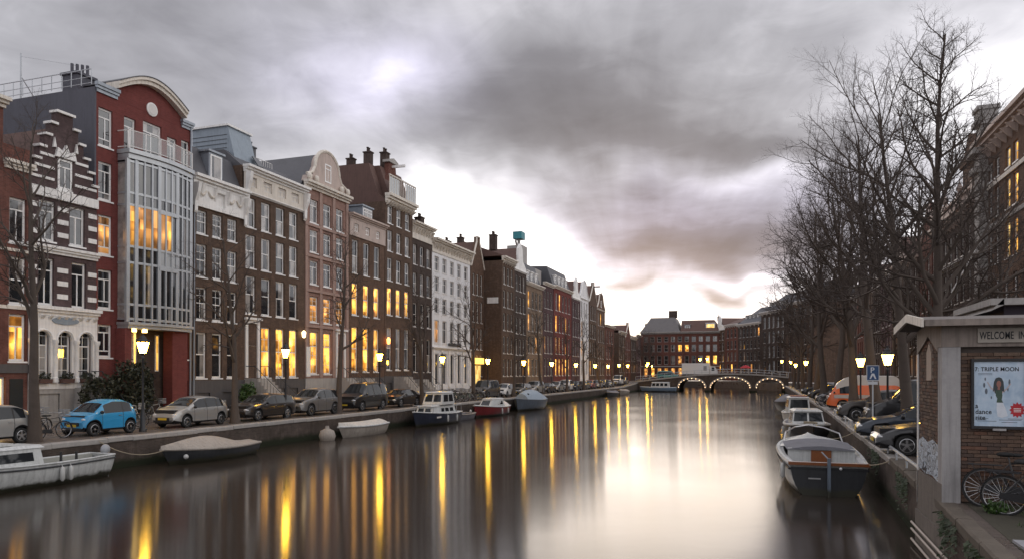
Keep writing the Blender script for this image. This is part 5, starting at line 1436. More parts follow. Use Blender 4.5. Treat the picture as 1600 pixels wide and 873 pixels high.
carsL = [('hatchback', 'silver', 18.9, 'silver hatchback cut off by the left edge of the picture'), ('microcar', 'blue', 24.35, 'bright blue tiny two seat car parked by the first lantern'),
         ('hatchback', 'silver', 29.8, 'silver hatchback parked right behind the tiny blue car'), ('estate', 'dark', 35.4, 'dark brown estate car in front of the lit house door'), ('offroad_car', 'grey', 40.4, 'grey off-road car in front of the pink gable house'),
         ('van', 'black', 46.7, 'black van with a shiny side behind the grey off-road car'), ('saloon', 'black', 52.6, 'black saloon parked in front of the tall balcony house'),
         ('van', 'dark', 71.8, 'dark van parked beyond the crowd of bicycles'), ('hatchback', 'white', 77.6, 'small white car parked above the grey covered boat'), ('estate', 'grey', 83.6, 'grey estate car behind the small white car'),
         ('offroad_car', 'silver', 89.2, 'silver off-road car at the house with bare side wall'), ('saloon', 'dark', 94.6, 'dark saloon on the quay before the neck gable house'), ('hatchback', 'silver', 99.6, 'small silver car before the cream house'), ('offroad_car', 'white', 104.8, 'white off-road car on the far left quay'),
         ('estate', 'navy', 110.4, 'navy estate car on the far left quay'), ('saloon', 'grey', 116, 'grey saloon before the red brick house'), ('hatchback', 'red', 121, 'dark red hatchback before the red brick house'), ('estate', 'silver', 126.4, 'silver estate car past the red brick house'),
         ('hatchback', 'black', 131.6, 'black hatchback on the far left quay'), ('saloon', 'silver', 137, 'silver saloon before the pale bell gabled house'), ('van', 'white', 146.5, 'white van parked near the left bridge head'), ('estate', 'grey', 152.5, 'grey estate car at the left bridge head')]
for k, (kd, c, y, lab) in enumerate(carsL):
    o = make_car(kd, c, lab); o.location = (-27.75, y, LEFT_Z if y < 140 else 1.6); o.rotation_euler = (0, 0, R(-90) + random.uniform(-.02, .02)); tag(o, None, None, 'cars parked on the left quay')
carsR = [('saloon', 'black', 5.75, 26.3, 'nearest black car on the right quay with bright alloy wheels'), ('saloon', 'navy', 5.8, 31.2, 'dark navy saloon parked behind the nearest black car'), ('tall_van', 'black', 7.0, 37.2, 'black van rising behind the navy saloon'),
         ('offroad_car', 'dark', 6.2, 43.5, 'dark off-road car between the black van and the orange van'), ('camper_van', 'orange', 6.7, 55.5, 'orange camper van with a pale high roof on the right quay'),
         ('estate', 'grey', 6.6, 66, 'grey estate car beyond the orange van'), ('hatchback', 'dark', 6.2, 76, 'dark hatchback far along the right quay'), ('estate', 'black', 6.6, 90, 'black estate car far along the right quay')]
for kd, c, x, y, lab in carsR:
    o = make_car(kd, c, lab, 'cream'); o.location = (x, y, RIGHT_Z); o.rotation_euler = (0, 0, math.pi + random.uniform(-.05, .05)); tag(o, None, None, 'cars parked on the right quay')
# pale band on the camper
bd = [o for o in bpy.data.objects if o.name.startswith('camper_van')][0]
obj('side_stripe', MB().box(-2.2, 1.9, -.945, .945, .86, 1.10).box(2.30, 2.357, -.70, .70, .80, 1.0), P['cream'], bd)

# vehicles on the bridge
tk = thing('delivery_truck', 'white box truck crossing the bridge above the left arch', 'truck', (-13.0, 164, 2.95))
obj('cargo_box', MB().box(-3.6, 2.3, -1.1, 1.1, .8, 3.2), P['white'], tk); obj('cab', MB().prism([(2.4, .5), (2.4, 2.5), (3.4, 2.45), (3.95, 1.5), (4.1, .5)], 'y', -1.05, 1.05), P['white'], tk)
obj('windscreen', MB().prism([(3.45, 2.35), (3.9, 1.55), (3.93, 1.57), (3.48, 2.37)], 'y', -.9, .9), M['carglass'], tk); obj('side_window', MB().box(2.7, 3.3, -1.062, 1.062, 1.55, 2.3), M['carglass'], tk)
obj('side_logo', MB().box(1.0, 1.7, -1.115, -1.103, 1.6, 2.6), P['grey'], tk); obj('chassis', MB().box(-3.5, 3.9, -.9, .9, .45, .79), M['trim'], tk)
for x in (-2.3, 3.1):
    for sd in (1, -1): obj('wheel', MB().lathe([(.2, -.1), (.42, -.12), (.45, 0), (.42, .12), (.2, .1)], 14, (x, sd * .95, .45), 'y'), M['rubber'], tk)
P['teal'] = paint('teal', (.03, .22, .20), 0)
o = make_car('van', 'teal', 'small teal van behind the white truck on the bridge'); o.location = (-19.6, 164, 2.5); o.rotation_euler = (0, 0, .03)
uf = thing('cafe_umbrella', 'small red umbrella standing behind the bridge railing', 'umbrella', (-3.4, 171, 3.2))
obj('pole', MB().tube((0, 0, -1.4), (0, 0, 2.6), .04, n=6), M['darkmetal'], uf); obj('canopy', MB().lathe([(1.3, 1.9), (1.25, 1.98), (.7, 2.35), (.05, 2.6)], 10), mat('red_canvas', (.35, .02, .03), .8, .2, 2), uf)

# ------------------------------------------------------------------ bicycles
def make_bike(label, col='bike_black', basket=True, fine=10):
    r = thing('bicycle', label, 'bicycle')
    rad = .345
    def wheel(): 
        b = MB().path([(rad * math.cos(2 * math.pi * k / 24), 0, rad * math.sin(2 * math.pi * k / 24)) for k in range(24)], .019, 5, True)
        return b.mesh('wheel', M['rubber'], 60)
    def rim():
        b = MB().path([((rad - .028) * math.cos(2 * math.pi * k / 24), 0, (rad - .028) * math.sin(2 * math.pi * k / 24)) for k in range(24)], .010, 4, True)
        for k in range(fine):
            a = 2 * math.pi * k / fine
            b.tube((.03 * math.cos(a + .6), 0, .03 * math.sin(a + .6)), ((rad - .03) * math.cos(a), 0, (rad - .03) * math.sin(a)), .003, n=3, caps=False)
        b.tube((0, -.05, 0), (0, .05, 0), .03, n=8)
        return b.mesh('rim', M['rim'])
    def fender():
        b = MB(); pts = [((rad + .035) * math.cos(t), (rad + .035) * math.sin(t)) for t in [R(-5) + R(185) * k / 12 for k in range(13)]]
        for (a, c), (e, f) in zip(pts[:-1], pts[1:]): b.quad((a, -.028, c), (e, -.028, f), (e, .028, f), (a, .028, c))
        return b.mesh('fender', M[col])
    for x in (-.54, .56):
        w_ = obj('wheel', cached('bw', wheel), None, r, (x, 0, rad)); obj('rim', cached(('br', fine), rim), None, w_); obj('fender', cached(('bf', col), fender), None, w_)
    def frame():
        b = MB()
        S_, B_, H_, Hb = (-.17, 0, .80), (-.06, 0, .30), (.36, 0, .86), (.40, 0, .70)
        for p, q, rr in ((B_, S_, .017), (B_, Hb, .019), (S_, H_, .015), (Hb, H_, .02), (B_, (-.54, .05, rad), .011), (B_, (-.54, -.05, rad), .011), (S_, (-.54, .05, rad), .009), (S_, (-.54, -.05, rad), .009), (Hb, (.56, .05, rad), .012), (Hb, (.56, -.05, rad), .012), (S_, (-.19, 0, .92), .014)):
            b.tube(p, q, rr, n=6)
        return b.mesh('frame', M[col], 40)
    obj('frame', cached(('bfr', col), frame), None, r)
    obj('handlebar', cached('bh', lambda: MB().tube((.36, 0, .86), (.33, 0, 1.05), .014, n=5).path([(.12, -.30, 1.06), (.26, -.29, 1.08), (.33, -.14, 1.06), (.33, .14, 1.06), (.26, .29, 1.08), (.12, .30, 1.06)], .013, 5).mesh('handlebar', M['rim'], 40)), None, r)
    obj('saddle', cached('bs', lambda: MB().ball((-.24, 0, .96), .15, .11, .045, 9, 5).ball((-.08, 0, .955), .12, .04, .035, 8, 5).mesh('saddle', M['rubber'], 60)), None, r)
    obj('rack', cached('brk', lambda: MB().box(-.80, -.28, -.07, .07, .755, .775).tube((-.74, .07, .76), (-.54, .06, rad), .008, n=4).tube((-.74, -.07, .76), (-.54, -.06, rad), .008, n=4).mesh('rack', M['darkmetal'])), None, r)
    obj('chain_case', cached('bc', lambda: MB().prism([(-.60, .30), (-.02, .22), (.06, .30), (-.02, .40), (-.58, .40)], 'y', -.065, -.035).tube((-.06, -.09, .30), (.08, -.09, .20), .012, n=5).tube((-.06, .09, .30), (-.2, .09, .40), .012, n=5).mesh('chain_case', M['trim'])), None, r)
    obj('lamp', cached('bl', lambda: MB().lathe([(.03, -.04), (.05, .04), (.045, .05)], 8, (.46, 0, .92), 'x').mesh('lamp', M['rim'])), None, r)
    if basket:
        def crate():
            b = MB()
            for z in (.90, .98, 1.06, 1.14):
                for a in (-.16, .15): b.box(.44, .74, a, a + .012, z, z + .045)
                for a in (.44, .728): b.box(a, a + .012, -.148, .15, z, z + .045)
            b.box(.44, .74, -.148, .148, .885, .898)
            return b.mesh('crate', M['crate'])
        obj('crate', cached('bcr', crate), None, r)
    return r
M['bike_black'] = mat('black_bike_paint', (.02, .02, .022), .35, .2, 4, coat=.4); M['bike_red'] = mat('rusty_red_bike', (.20, .04, .025), .45, .3, 4); M['bike_white'] = mat('pale_bike_paint', (.45, .45, .43), .4, .2, 4); M['bike_green'] = mat('green_bike_paint', (.05, .14, .08), .4, .2, 4)
M['crate'] = mat('grey_crate_plastic', (.25, .26, .27), .6, .2, 4)
bike_lab = {'bike_black': 'black bicycle in the crowd on the left quay', 'bike_red': 'rusty red bicycle in the crowd on the left quay',
            'bike_white': 'pale grey bicycle in the crowd on the left quay', 'bike_green': 'green bicycle in the crowd on the left quay'}
proto = {}
rb_ = random.Random(77)
for k in range(34):
    c = ['bike_black', 'bike_black', 'bike_white', 'bike_red', 'bike_green', 'bike_black'][k % 6]
    if c not in proto: o = proto[c] = make_bike(bike_lab[c], c, c in ('bike_white', 'bike_black'), 6)
    else: o = copy_tree(proto[c])
    y = 56.3 + (k // 2) * .74 + rb_.uniform(-.15, .15)
    o.location = (-27.3 if k % 2 == 0 else -29.2, y, LEFT_Z); o.rotation_euler = (R(rb_.uniform(-8, 8)), 0, rb_.choice((0, math.pi)) + rb_.uniform(-.35, .35))
    fr_ = 'in the front row' if k % 2 == 0 else 'in the back row'
    tag(o, bike_lab[c].replace('in the crowd', fr_ + ' of the crowd'), None, c.replace('bike_', '') + ' bicycles ' + fr_ + ' of the crowd')
for k, (x, y, rz, c, lab) in enumerate([(-29.6, 25.4, 1.2, 'bike_black', 'black bicycle leaning behind the tiny blue car'), (-29.4, 27.2, .5, 'bike_red', 'rusty red bicycle beside the first lantern'), (-29.9, 27.9, .8, 'bike_white', 'pale bicycle between the first lantern and the silver hatchback'),
                                        (-30.4, 23.2, 1.5, 'bike_black', 'black bicycle behind the front of the tiny blue car'), (-34.0, 33.6, 1.6, 'bike_white', 'pale bicycle leaning by the red pier of the bay building'), (-29.3, 83, .3, 'bike_black', 'lone black bicycle by the lantern past the small white car'),
    (-29.2, 32.9, .4, 'bike_black', 'black bicycle leaning by the tree behind the dark estate car'), (-29.5, 38.0, 1.3, 'bike_white', 'pale bicycle between the dark estate car and the grey off-road car'), (-29.1, 43.4, .2, 'bike_red', 'rusty red bicycle by the tree before the pink gable house'),
    (-29.6, 49.9, 1.1, 'bike_black', 'black bicycle in the gap between the black van and the black saloon'), (-29.3, 31.6, 1.7, 'bike_green', 'green bicycle behind the rear of the second silver hatchback'), (-27.6, 21.9, 1.5, 'bike_black', 'black bicycle between the edge hatchback and the tiny blue car')]):
    dup(proto[c], (x, y, LEFT_Z), rz, lab)
for k, (x, y, rz, c, lab) in enumerate([(5.1, 61.5, .2, 'bike_white', 'pale bicycle in the heap beside the orange van'), (5.2, 62.4, -.2, 'bike_black', 'black bicycle in the heap beside the orange van'), (5.0, 63.4, .1, 'bike_red', 'red bicycle in the heap beside the orange van'), (5.0, 20.3, 2.0, 'bike_black', 'black bicycle half hidden behind the kiosk side')]):
    dup(proto[c], (x, y, RIGHT_Z), rz, lab)
b1 = make_bike('black bicycle with bright handlebars leaning on the kiosk front, nearest the poster', 'bike_black', False, 20)
b1.location = (4.66, 16.1, RIGHT_Z); b1.rotation_euler = (R(-6), 0, R(-14)); b1.scale = (1.08,) * 3
b2 = make_bike('second black bicycle standing in front of the one leaning on the kiosk', 'bike_black', True, 20)
b2.location = (4.70, 15.2, RIGHT_Z); b2.rotation_euler = (R(4), 0, R(-28)); b2.scale = (1.05,) * 3

b3 = make_bike('third bicycle with a crate, nearest the lower right edge by the kiosk', 'bike_red', True, 20)
b3.location = (5.35, 14.4, RIGHT_Z); b3.rotation_euler = (R(-5), 0, R(-40)); b3.scale = (1.05,) * 3
# ------------------------------------------------------------------ boats
def hull_geo(L, B, fb, sheer=.3, stern=.72, rake=.5, draft=.35, n=22, m=8, aft=.08, bluff=2.2):
    outer = []; gun = []
    for i in range(n + 1):
        t = i / n
        wid = stern + (1 - stern) * math.sin(min(1, t / .45) * math.pi / 2) if t < .45 else max(.012, 1 - ((t - .45) / .55) ** bluff)
        hb = B / 2 * wid
        zg = fb + sheer * t ** 2.2 + aft * (1 - t) ** 2
        zk = -draft * (1 - t ** 5) * (.6 + .4 * min(1, t * 4)) + .0 * t
        row = []
        for j in range(m + 1):
            s_ = j / m
            y = hb * math.sin(s_ * math.pi / 2) ** (.75 if t < .8 else .75 + (t - .8) * 2)
            z = zk + (zg - zk) * (1 - math.cos(s_ * math.pi / 2)) ** .9
            x = -L / 2 + L * t + rake * max(0, z / zg) * t ** 5 - .12 * max(0, z / zg) * (1 - t) ** 6
            row.append((x, y, z))
        outer.append(row); gun.append(row[-1])
    return outer, gun

def hull_mesh(outer, mname, mt, tr=None):
    n, m = len(outer), len(outer[0])
    b = MB()
    full = [[(x, -y, z) for x, y, z in row[:0:-1]] + row for row in outer]
    w = len(full[0])
    b.v = [p for r_ in full for p in r_]
    b.f = [(i * w + j, i * w + j + 1, (i + 1) * w + j + 1, (i + 1) * w + j) for i in range(n - 1) for j in range(w - 1)]
    if tr is None: b.f.append(tuple(range(w)))
    return b.mesh(mname, mt, 40)

def strake(gun, dz, r_, off=.0):
    b = MB()
    ptsL = [(x, y + off, z + dz) for x, y, z in gun]; ptsR = [(x, -y - off, z + dz) for x, y, z in gun]
    b.path(ptsL, r_, 6); b.path(ptsR, r_, 6); b.path([ptsL[0], ptsR[0]], r_, 6)
    return b

def deck_mesh(gun, ridge, inset=.0, pw=1.5, t0=0.0, t1=1.0, dz=0.0, fn=None):
    b = MB(); n = len(gun); rows_ = []
    i0, i1 = int(t0 * (n - 1)), int(t1 * (n - 1))
    for i in range(i0, i1 + 1):
        x, y, z = gun[i]; t = (i - i0) / max(1, i1 - i0); h = fn(t) if fn else ridge
        rows_.append([(x, y * (1 - inset) * q, z + dz + h * (1 - abs(q) ** pw)) for q in (-1, -.8, -.55, -.28, 0, .28, .55, .8, 1)])
    b.v = [p for r_ in rows_ for p in r_]
    b.f = [(i * 9 + j, (i + 1) * 9 + j, (i + 1) * 9 + j + 1, i * 9 + j + 1) for i in range(len(rows_) - 1) for j in range(8)]
    b.f += [tuple(range(9)), tuple(range((len(rows_) - 1) * 9, len(rows_) * 9))]
    return b

def inner_mesh(gun, floor, inset=.12, t0=.02, t1=.9):
    b = MB(); n = len(gun); rows_ = []
    for i in range(int(t0 * (n - 1)), int(t1 * (n - 1)) + 1):
        x, y, z = gun[i]; yi = max(.01, y - inset)
        rows_.append([(x, -y, z + .01), (x, -yi, z + .012), (x, -yi * .86, floor), (x, yi * .86, floor), (x, yi, z + .012), (x, y, z + .01)])
    b.v = [p for r_ in rows_ for p in r_]
    b.f = [(i * 6 + j, (i + 1) * 6 + j, (i + 1) * 6 + j + 1, i * 6 + j + 1) for i in range(len(rows_) - 1) for j in range(5)]
    b.f += [tuple(range(6)), tuple(range((len(rows_) - 1) * 6, len(rows_) * 6))]
    return b

def paintm(n, c, **k):
    m = mat('boat_' + n, c, k.pop('rough', .4), k.pop('var', .25), 1.2, streaks=.5, **k)
    tide_line(m, .10, (.035, .034, .022), .12)
    return m
def canvas(m):
    # slack folds in the cloth
    t = NT(m.node_tree); p = t.n['Principled BSDF']
    tc = t.new('ShaderNodeTexCoord').outputs['Object']; mp = t.new('ShaderNodeMapping'); t.l.new(tc, mp.inputs[0]); mp.inputs['Scale'].default_value = (2.6, .8, 1)
    b = t.new('ShaderNodeBump'); b.inputs['Strength'].default_value = .9; b.inputs['Distance'].default_value = .09
    t.l.new(t.noise(mp.outputs[0], 1.6, 4, .55, 1.0), b.inputs['Height']); t.l.new(b.outputs[0], p.inputs['Normal'])
    return m
BW = paintm('white', (.55, .56, .55)); BN = paintm('dark_blue', (.028, .034, .055)); BR = paintm('red', (.20, .025, .03)); BG = paintm('blue_grey', (.13, .16, .20)); BD = paintm('black', (.03, .032, .036))
TARP = mat('canvas_cover', (.36, .32, .28), .85, .3, 1.5, bump=.4, streaks=.3); TARPG = mat('grey_canvas', (.17, .17, .19), .85, .3, 1.5, bump=.3); TARPB = mat('blue_grey_canvas', (.30, .36, .42), .8, .25, 1.5, bump=.3)
for _m in (TARP, TARPG, TARPB): canvas(_m)
WOOD = mat('varnished_wood', (.20, .065, .02), .35, .35, 5, coat=.3); ROPE = mat('rope', (.33, .28, .20), .9, .2, 6); FEND = mat('fender', (.50, .50, .48), .5, .15, 3)

def boat(name, label, x, y, rz, L, B, fb, hm, **k):
    r = thing(name, label, 'boat', (x, y, WATER), rz)
    outer, gun = hull_geo(L, B, fb, **k)
    obj('hull', hull_mesh(outer, 'hull', hm), None, r)
    return r, outer, gun
def fenders(r, gun, fr, side=1, mm=None):
    for f in fr:
        g_ = gun[int(f * (len(gun) - 1))]
        obj('fender', MB().lathe([(.02, .0), (.075, -.06), (.08, -.45), (.03, -.52)], 8, (g_[0], side * (g_[1] + .09), g_[2] - .12)).tube((g_[0], side * (g_[1] + .09), g_[2] - .12), (g_[0], side * (g_[1] - .02), g_[2] + .05), .012, n=4), mm or FEND, r, smooth=50)
def mooring(name, p, q, sag, label):
    p, q = Vector(p), Vector(q)
    pts = [p.lerp(q, f) - Vector((0, 0, sag * 4 * f * (1 - f))) for f in [k / 8 for k in range(9)]]
    return tag(obj(name, MB().path([tuple(a) for a in pts], .018, 5), ROPE), label, 'rope')
def cabin(r, x0, x1, w0, w1, z0, z1, m=None, slope=.25, round_=.0, name='cabin'):
    """wheelhouse or coach roof tapering towards the bow and inwards at the top"""
    a = .86
    vs = [(x0, -w0, z0), (x1, -w1, z0), (x1, w1, z0), (x0, w0, z0), (x0 + slope * .3, -w0 * a, z1), (x1 - slope, -w1 * a, z1), (x1 - slope, w1 * a, z1), (x0 + slope * .3, w0 * a, z1)]
    b = MB().add(vs, [(0, 3, 2, 1), (4, 5, 6, 7), (0, 1, 5, 4), (1, 2, 6, 5), (2, 3, 7, 6), (3, 0, 4, 7)])
    o = obj(name, b, m or BW, r)
    rf = MB().add([(x0 - .06, -w0 * a - .05, z1 + .002), (x1 - slope + .12, -w1 * a - .05, z1 + .002), (x1 - slope + .12, w1 * a + .05, z1 + .002), (x0 - .06, w0 * a + .05, z1 + .002),
                   (x0, -w0 * a * .8, z1 + .10), (x1 - slope, -w1 * a * .8, z1 + .10), (x1 - slope, w1 * a * .8, z1 + .10), (x0, w0 * a * .8, z1 + .10)], [(0, 3, 2, 1), (4, 5, 6, 7), (0, 1, 5, 4), (1, 2, 6, 5), (2, 3, 7, 6), (3, 0, 4, 7)])
    obj('cabin_roof', rf, m or BW, r)
    def side_pt(u, v, s_):
        zz = z0 + (z1 - z0) * v; w = (w0 + (w1 - w0) * u) * (1 - (1 - a) * v)
        xx = (x0 + slope * .3 * v) * (1 - u) + (x1 - slope * v) * u
        return (xx, s_ * (w + .012), zz)
    def pane(u0, u1, v0, v1):
        for s_ in (1, -1):
            q = [side_pt(u0, v0, s_), side_pt(u1, v0, s_), side_pt(u1, v1, s_), side_pt(u0, v1, s_)]
            obj('window', MB().quad(*q), M['carglass'], o)
    def front(v0, v1, f0, f1, back=False):
        x_ = (lambda v: x1 - slope * v + .012) if not back else (lambda v: x0 + slope * .3 * v - .012)
        ww = w1 if not back else w0
        q = [(x_(v0), ww * f0 * (1 - (1 - a) * v0), z0 + (z1 - z0) * v0), (x_(v0), ww * f1 * (1 - (1 - a) * v0), z0 + (z1 - z0) * v0), (x_(v1), ww * f1 * (1 - (1 - a) * v1), z0 + (z1 - z0) * v1), (x_(v1), ww * f0 * (1 - (1 - a) * v1), z0 + (z1 - z0) * v1)]
        obj('window', MB().quad(*q), M['carglass'], o)
    return o, pane, front
TO_NEAR = R(-90)     # bow towards -Y
# long white boat at the left edge, stern with outboard on the right
r, outer, gun = boat('motor_boat', 'long white boat with a small cabin and an outboard motor at the lower left edge', -24.5, 17.7, TO_NEAR, 7.6, 1.9, .74, BW, sheer=.3, stern=.68)
obj('rubbing_strake', strake(gun, -.10, .035, .015), BD, r); obj('gunwale', strake(gun, .02, .04), BW, r)
obj('cockpit', inner_mesh(gun, .25, .16, .0, .5), mat('boat_floor', (.30, .30, .27), .7, .3, 2), r); obj('deck', deck_mesh(gun, .10, 0, 2, .46, 1), BW, r)
o, pane, front = cabin(r, -.9, 1.9, .76, .58, .80, 1.40); pane(.12, .82, .28, .78); front(.25, .8, -.8, .8); front(.2, .85, .2, .8, True)
obj('hatch', MB().box(-.1, .6, -.35, .35, 1.52, 1.60), BW, r)
obj('bollard', MB().lathe([(.05, .8), (.04, 1.1), (.07, 1.13)], 8, (-2.2, .7, 0)), M['darkmetal'], r); obj('bollard', MB().lathe([(.05, .8), (.04, 1.15), (.07, 1.18)], 8, (-1.5, .8, 0)), M['darkmetal'], r)
ob = MB().ball((-4.06, 0, .98), .2, .15, .22, 10, 6).box(-4.16, -3.98, -.06, .06, -.2, .8)
obj('outboard_motor', ob, mat('motor_grey', (.33, .34, .36), .4, .15, 3), r, smooth=45); fenders(r, gun, (.3, .34), 1)
# tarp covered sloop
r, outer, gun = boat('covered_sloop', 'low dark sloop under a beige canvas cover before the tiny blue car', -24.25, 27.3, TO_NEAR, 5.0, 1.95, .5, BD, sheer=.22)
obj('gunwale', strake(gun, 0.0, .06), TARP, r); obj('cover', deck_mesh(gun, .5, .0, 1.3, 0, 1, .02, lambda t: .1 + .42 * math.sin(math.pi * min(1, (1 - t) * 1.1 + .05)) ** 1.2), TARP, r, smooth=60)
obj('keel_fender', MB().ball((2.1, .5, .35), .11), FEND, r)
mooring('mooring_line', (-24.1, 24.3, .7), (-25.5, 22.3, 1.25), .35, 'slack mooring rope from the covered sloop to the quay')
# round mooring ball and pale dinghy
o = obj('mooring_buoy', MB().lathe([(.05, -.3), (.40, -.1), (.5, .25), (.40, .55), (.12, .70), (.1, .85)], 14, (0, 0, 0)), TARP, None, (-24.5, 37.2, .0), smooth=60); tag(o, 'round pale mooring buoy floating before the pale dinghy', 'buoy')
r, outer, gun = boat('dinghy', 'pale grey dinghy under a stained white cover between the buoy and the cabin boat', -24.4, 40.9, TO_NEAR, 4.3, 1.7, .6, TARP, sheer=.1, stern=.9)
obj('gunwale', strake(gun, 0.0, .07), BW, r); obj('cover', deck_mesh(gun, .25, .02, 1.6, 0, 1, .02), canvas(mat('dirty_white_canvas', (.58, .55, .50), .85, .35, 1.2, streaks=.4)), r, smooth=60)
# cabin cruiser
r, outer, gun = boat('cabin_boat', 'small white cabin boat with a dark blue hull and a tall wheelhouse', -24.1, 51.4, TO_NEAR, 6.6, 2.4, .78, BN, sheer=.35)
obj('gunwale', strake(gun, .02, .05), BW, r); obj('deck', deck_mesh(gun, .06, 0, 2), BW, r)
o, pane, front = cabin(r, -1.9, 2.0, .98, .7, .84, 1.45); pane(.3, .45, .3, .75); pane(.5, .62, .3, .75); pane(.1, .25, .3, .75); front(.3, .8, -.8, -.1); front(.3, .8, .1, .8)
o, pane, front = cabin(r, -1.8, .5, .9, .84, 1.56, 2.45, name='wheelhouse', slope=.35); pane(.1, .45, .25, .85); pane(.52, .9, .25, .85); front(.25, .85, -.85, -.08); front(.25, .85, .08, .85)
pul = MB()
for s_ in (1, -1): pul.path([(1.9, s_ * .8, .9), (2.0, s_ * .8, 1.4), (3.2, s_ * .3, 1.6), (3.6, 0, 1.62)], .02, 5)
obj('pulpit_rail', pul, M['rim'], r); obj('stern_rail', MB().path([(-2.0, .95, .9), (-2.05, .95, 1.5), (-3.2, .85, 1.5), (-3.3, 0, 1.5), (-3.2, -.85, 1.5), (-2.05, -.95, 1.5)], .022, 5).tube((-3.2, .85, .8), (-3.2, .85, 1.5), .02, n=5).tube((-3.2, -.85, .8), (-3.2, -.85, 1.5), .02, n=5), M['rim'], r)
obj('mast', MB().tube((-.9, 0, 2.5), (-.9, 0, 3.3), .03, n=6), M['rim'], r); fenders(r, gun, (.3, .55), 1); obj('name_board', MB().box(1.1, 1.9, 1.045, 1.06, .60, .72), M['frame_dim'], r)
# small tender
r, outer, gun = boat('rowing_boat', 'tiny open grey tender tied between the cabin boat and the red boat', -24.4, 57.6, TO_NEAR, 3.4, 1.4, .42, TARPG, sheer=.12)
obj('gunwale', strake(gun, 0, .06), TARP, r); obj('seat_well', inner_mesh(gun, .1, .08, 0, .92), TARPG, r); obj('thwart', MB().box(-.5, -.2, -.6, .6, .33, .37), WOOD, r); obj('thwart', MB().box(.6, .85, -.5, .5, .33, .37), WOOD, r); obj('outboard_motor', MB().ball((-1.85, 0, .6), .14, .11, .17).box(-1.9, -1.8, -.04, .04, -.1, .5), FEND, r)
# red hulled cruiser
r, outer, gun = boat('red_boat', 'red hulled boat with a rounded white cabin beside the crowded bicycles', -24.1, 63.4, TO_NEAR, 6.8, 2.4, .75, BR, sheer=.35)
obj('gunwale', strake(gun, .02, .06), BW, r); obj('deck', deck_mesh(gun, .12, 0, 2), BW, r)
o, pane, front = cabin(r, -1.7, 1.5, .92, .55, .85, 1.55, slope=.9); pane(.10, .30, .3, .75); pane(.36, .56, .3, .75); front(.2, .85, -.8, .8)
obj('cockpit_cover', deck_mesh(gun, .45, .1, 1.6, .02, .3, .05), BW, r, smooth=60); fenders(r, gun, (.25, .5), 1)
# grey covered boat
r, outer, gun = boat('grey_covered_boat', 'blue grey boat wrapped in a canvas cover with clear panes below the small white car', -24.0, 75.2, TO_NEAR, 7.6, 2.7, 1.0, BG, sheer=.3)
obj('gunwale', strake(gun, .02, .05), BG, r); o = obj('cover', deck_mesh(gun, .95, .02, 2.2, .0, .86, .03, lambda t: .25 + .85 * math.sin(math.pi * min(1, (1 - t) * .8 + .12))), TARPB, r, smooth=60)
for f in (-.5, .0, .5): obj('window', MB().ball((1.9, f, 1.75), .14, .16, .10, 8, 5), M['carglass'], o)
# far small boats on the left
for k, (y, L_, lab, hm) in enumerate([(122, 6.5, 'low covered boat far along the left quay', BD), (133, 5.5, 'pale low boat moored shortly before the left bridge head', TARP)]):
    r, outer, gun = boat('small_boat', lab, -24.2, y, TO_NEAR, L_, 2.0, .55, hm); obj('gunwale', strake(gun, 0, .05), TARP, r); obj('cover', deck_mesh(gun, .35, 0, 1.5, 0, 1, .02), TARP if k else TARPG, r, smooth=60)
r, outer, gun = boat('tour_boat', 'small blue and white boat moored against the left end of the bridge', -20.5, 154.5, R(180), 7, 2.6, .9, paintm('pale_blue', (.18, .26, .36)), sheer=.2)
obj('deck', deck_mesh(gun, .08, 0, 2), BW, r); o, pane, front = cabin(r, -2.2, 1.6, 1.0, .8, .98, 2.0)
for q in (.08, .32, .56, .78): pane(q, q + .17, .3, .85)

# right bank: white open sloop with its dark transom towards us
r, outer, gun = boat('open_sloop', 'large white open sloop with a dark transom and reddish stern rail on the right', 1.95, 29.4, R(91.5), 7.4, 2.7, 1.02, BW, sheer=.30, stern=.86, draft=.55, aft=.0, bluff=3.4, rake=.2)
tz = [(outer[0][j][1], outer[0][j][2]) for j in range(len(outer[0]))]
xs0 = outer[0][-1][0]
tp = [(y_, z_) for y_, z_ in tz] + [(-y_, z_) for y_, z_ in tz[::-1]]
obj('transom', MB().prism([(y_ * .985, z_ if z_ < 1.0 else z_ - .10) for y_, z_ in tp], 'x', outer[0][0][0] - .15, outer[0][0][0] - .02), BD, r)
obj('stern_rail', MB().box(xs0 - .16, xs0 + .12, -1.22, 1.22, 1.0, 1.09), WOOD, r)
obj('gunwale', strake(gun, .0, .085, -.02), BW, r); obj('rubbing_strake', strake(gun, -.16, .04, .02), BD, r)
obj('cockpit', inner_mesh(gun, .38, .20, .0, .93), mat('boat_inside', (.46, .46, .46), .6, .25, 2), r)
obj('locker', MB().box(-3.5, -2.75, -1.02, -.36, .38, .86), BW, r); obj('locker', MB().box(-3.5, -2.75, .36, 1.02, .38, .86), BW, r)
obj('locker_door', MB().box(-1.66, -1.605, -.33, .33, .5, 1.26), WOOD, r)
dg = obj('deck_cover', deck_mesh(gun, .14, .14, 2, .29, .62, .24), TARPG, r, smooth=60); obj('foredeck', deck_mesh(gun, .14, .03, 2, .60, 1, .03), BW, r, smooth=60)
obj('coaming', MB().box(-1.6, -1.5, -1.1, 1.1, .4, 1.32), BW, r)
obj('bow_rail', MB().path([(1.4, 1.1, 1.2), (1.8, 1.0, 1.62), (3.1, .55, 1.75), (3.6, 0, 1.8), (3.1, -.55, 1.75), (1.8, -1.0, 1.62), (1.4, -1.1, 1.2)], .028, 6), M['rim'], r)
rud = MB().box(xs0 - .26, xs0 - .16, -.05, .05, -.4, 1.25).tube((xs0 - .2, 0, 1.2), (xs0 + .9, .1, 1.32), .028, n=6)
obj('rudder', rud, BG, r); obj('stern_light', MB().ball((xs0 - .19, -.35, .92), .05), M['headlamp'], r)
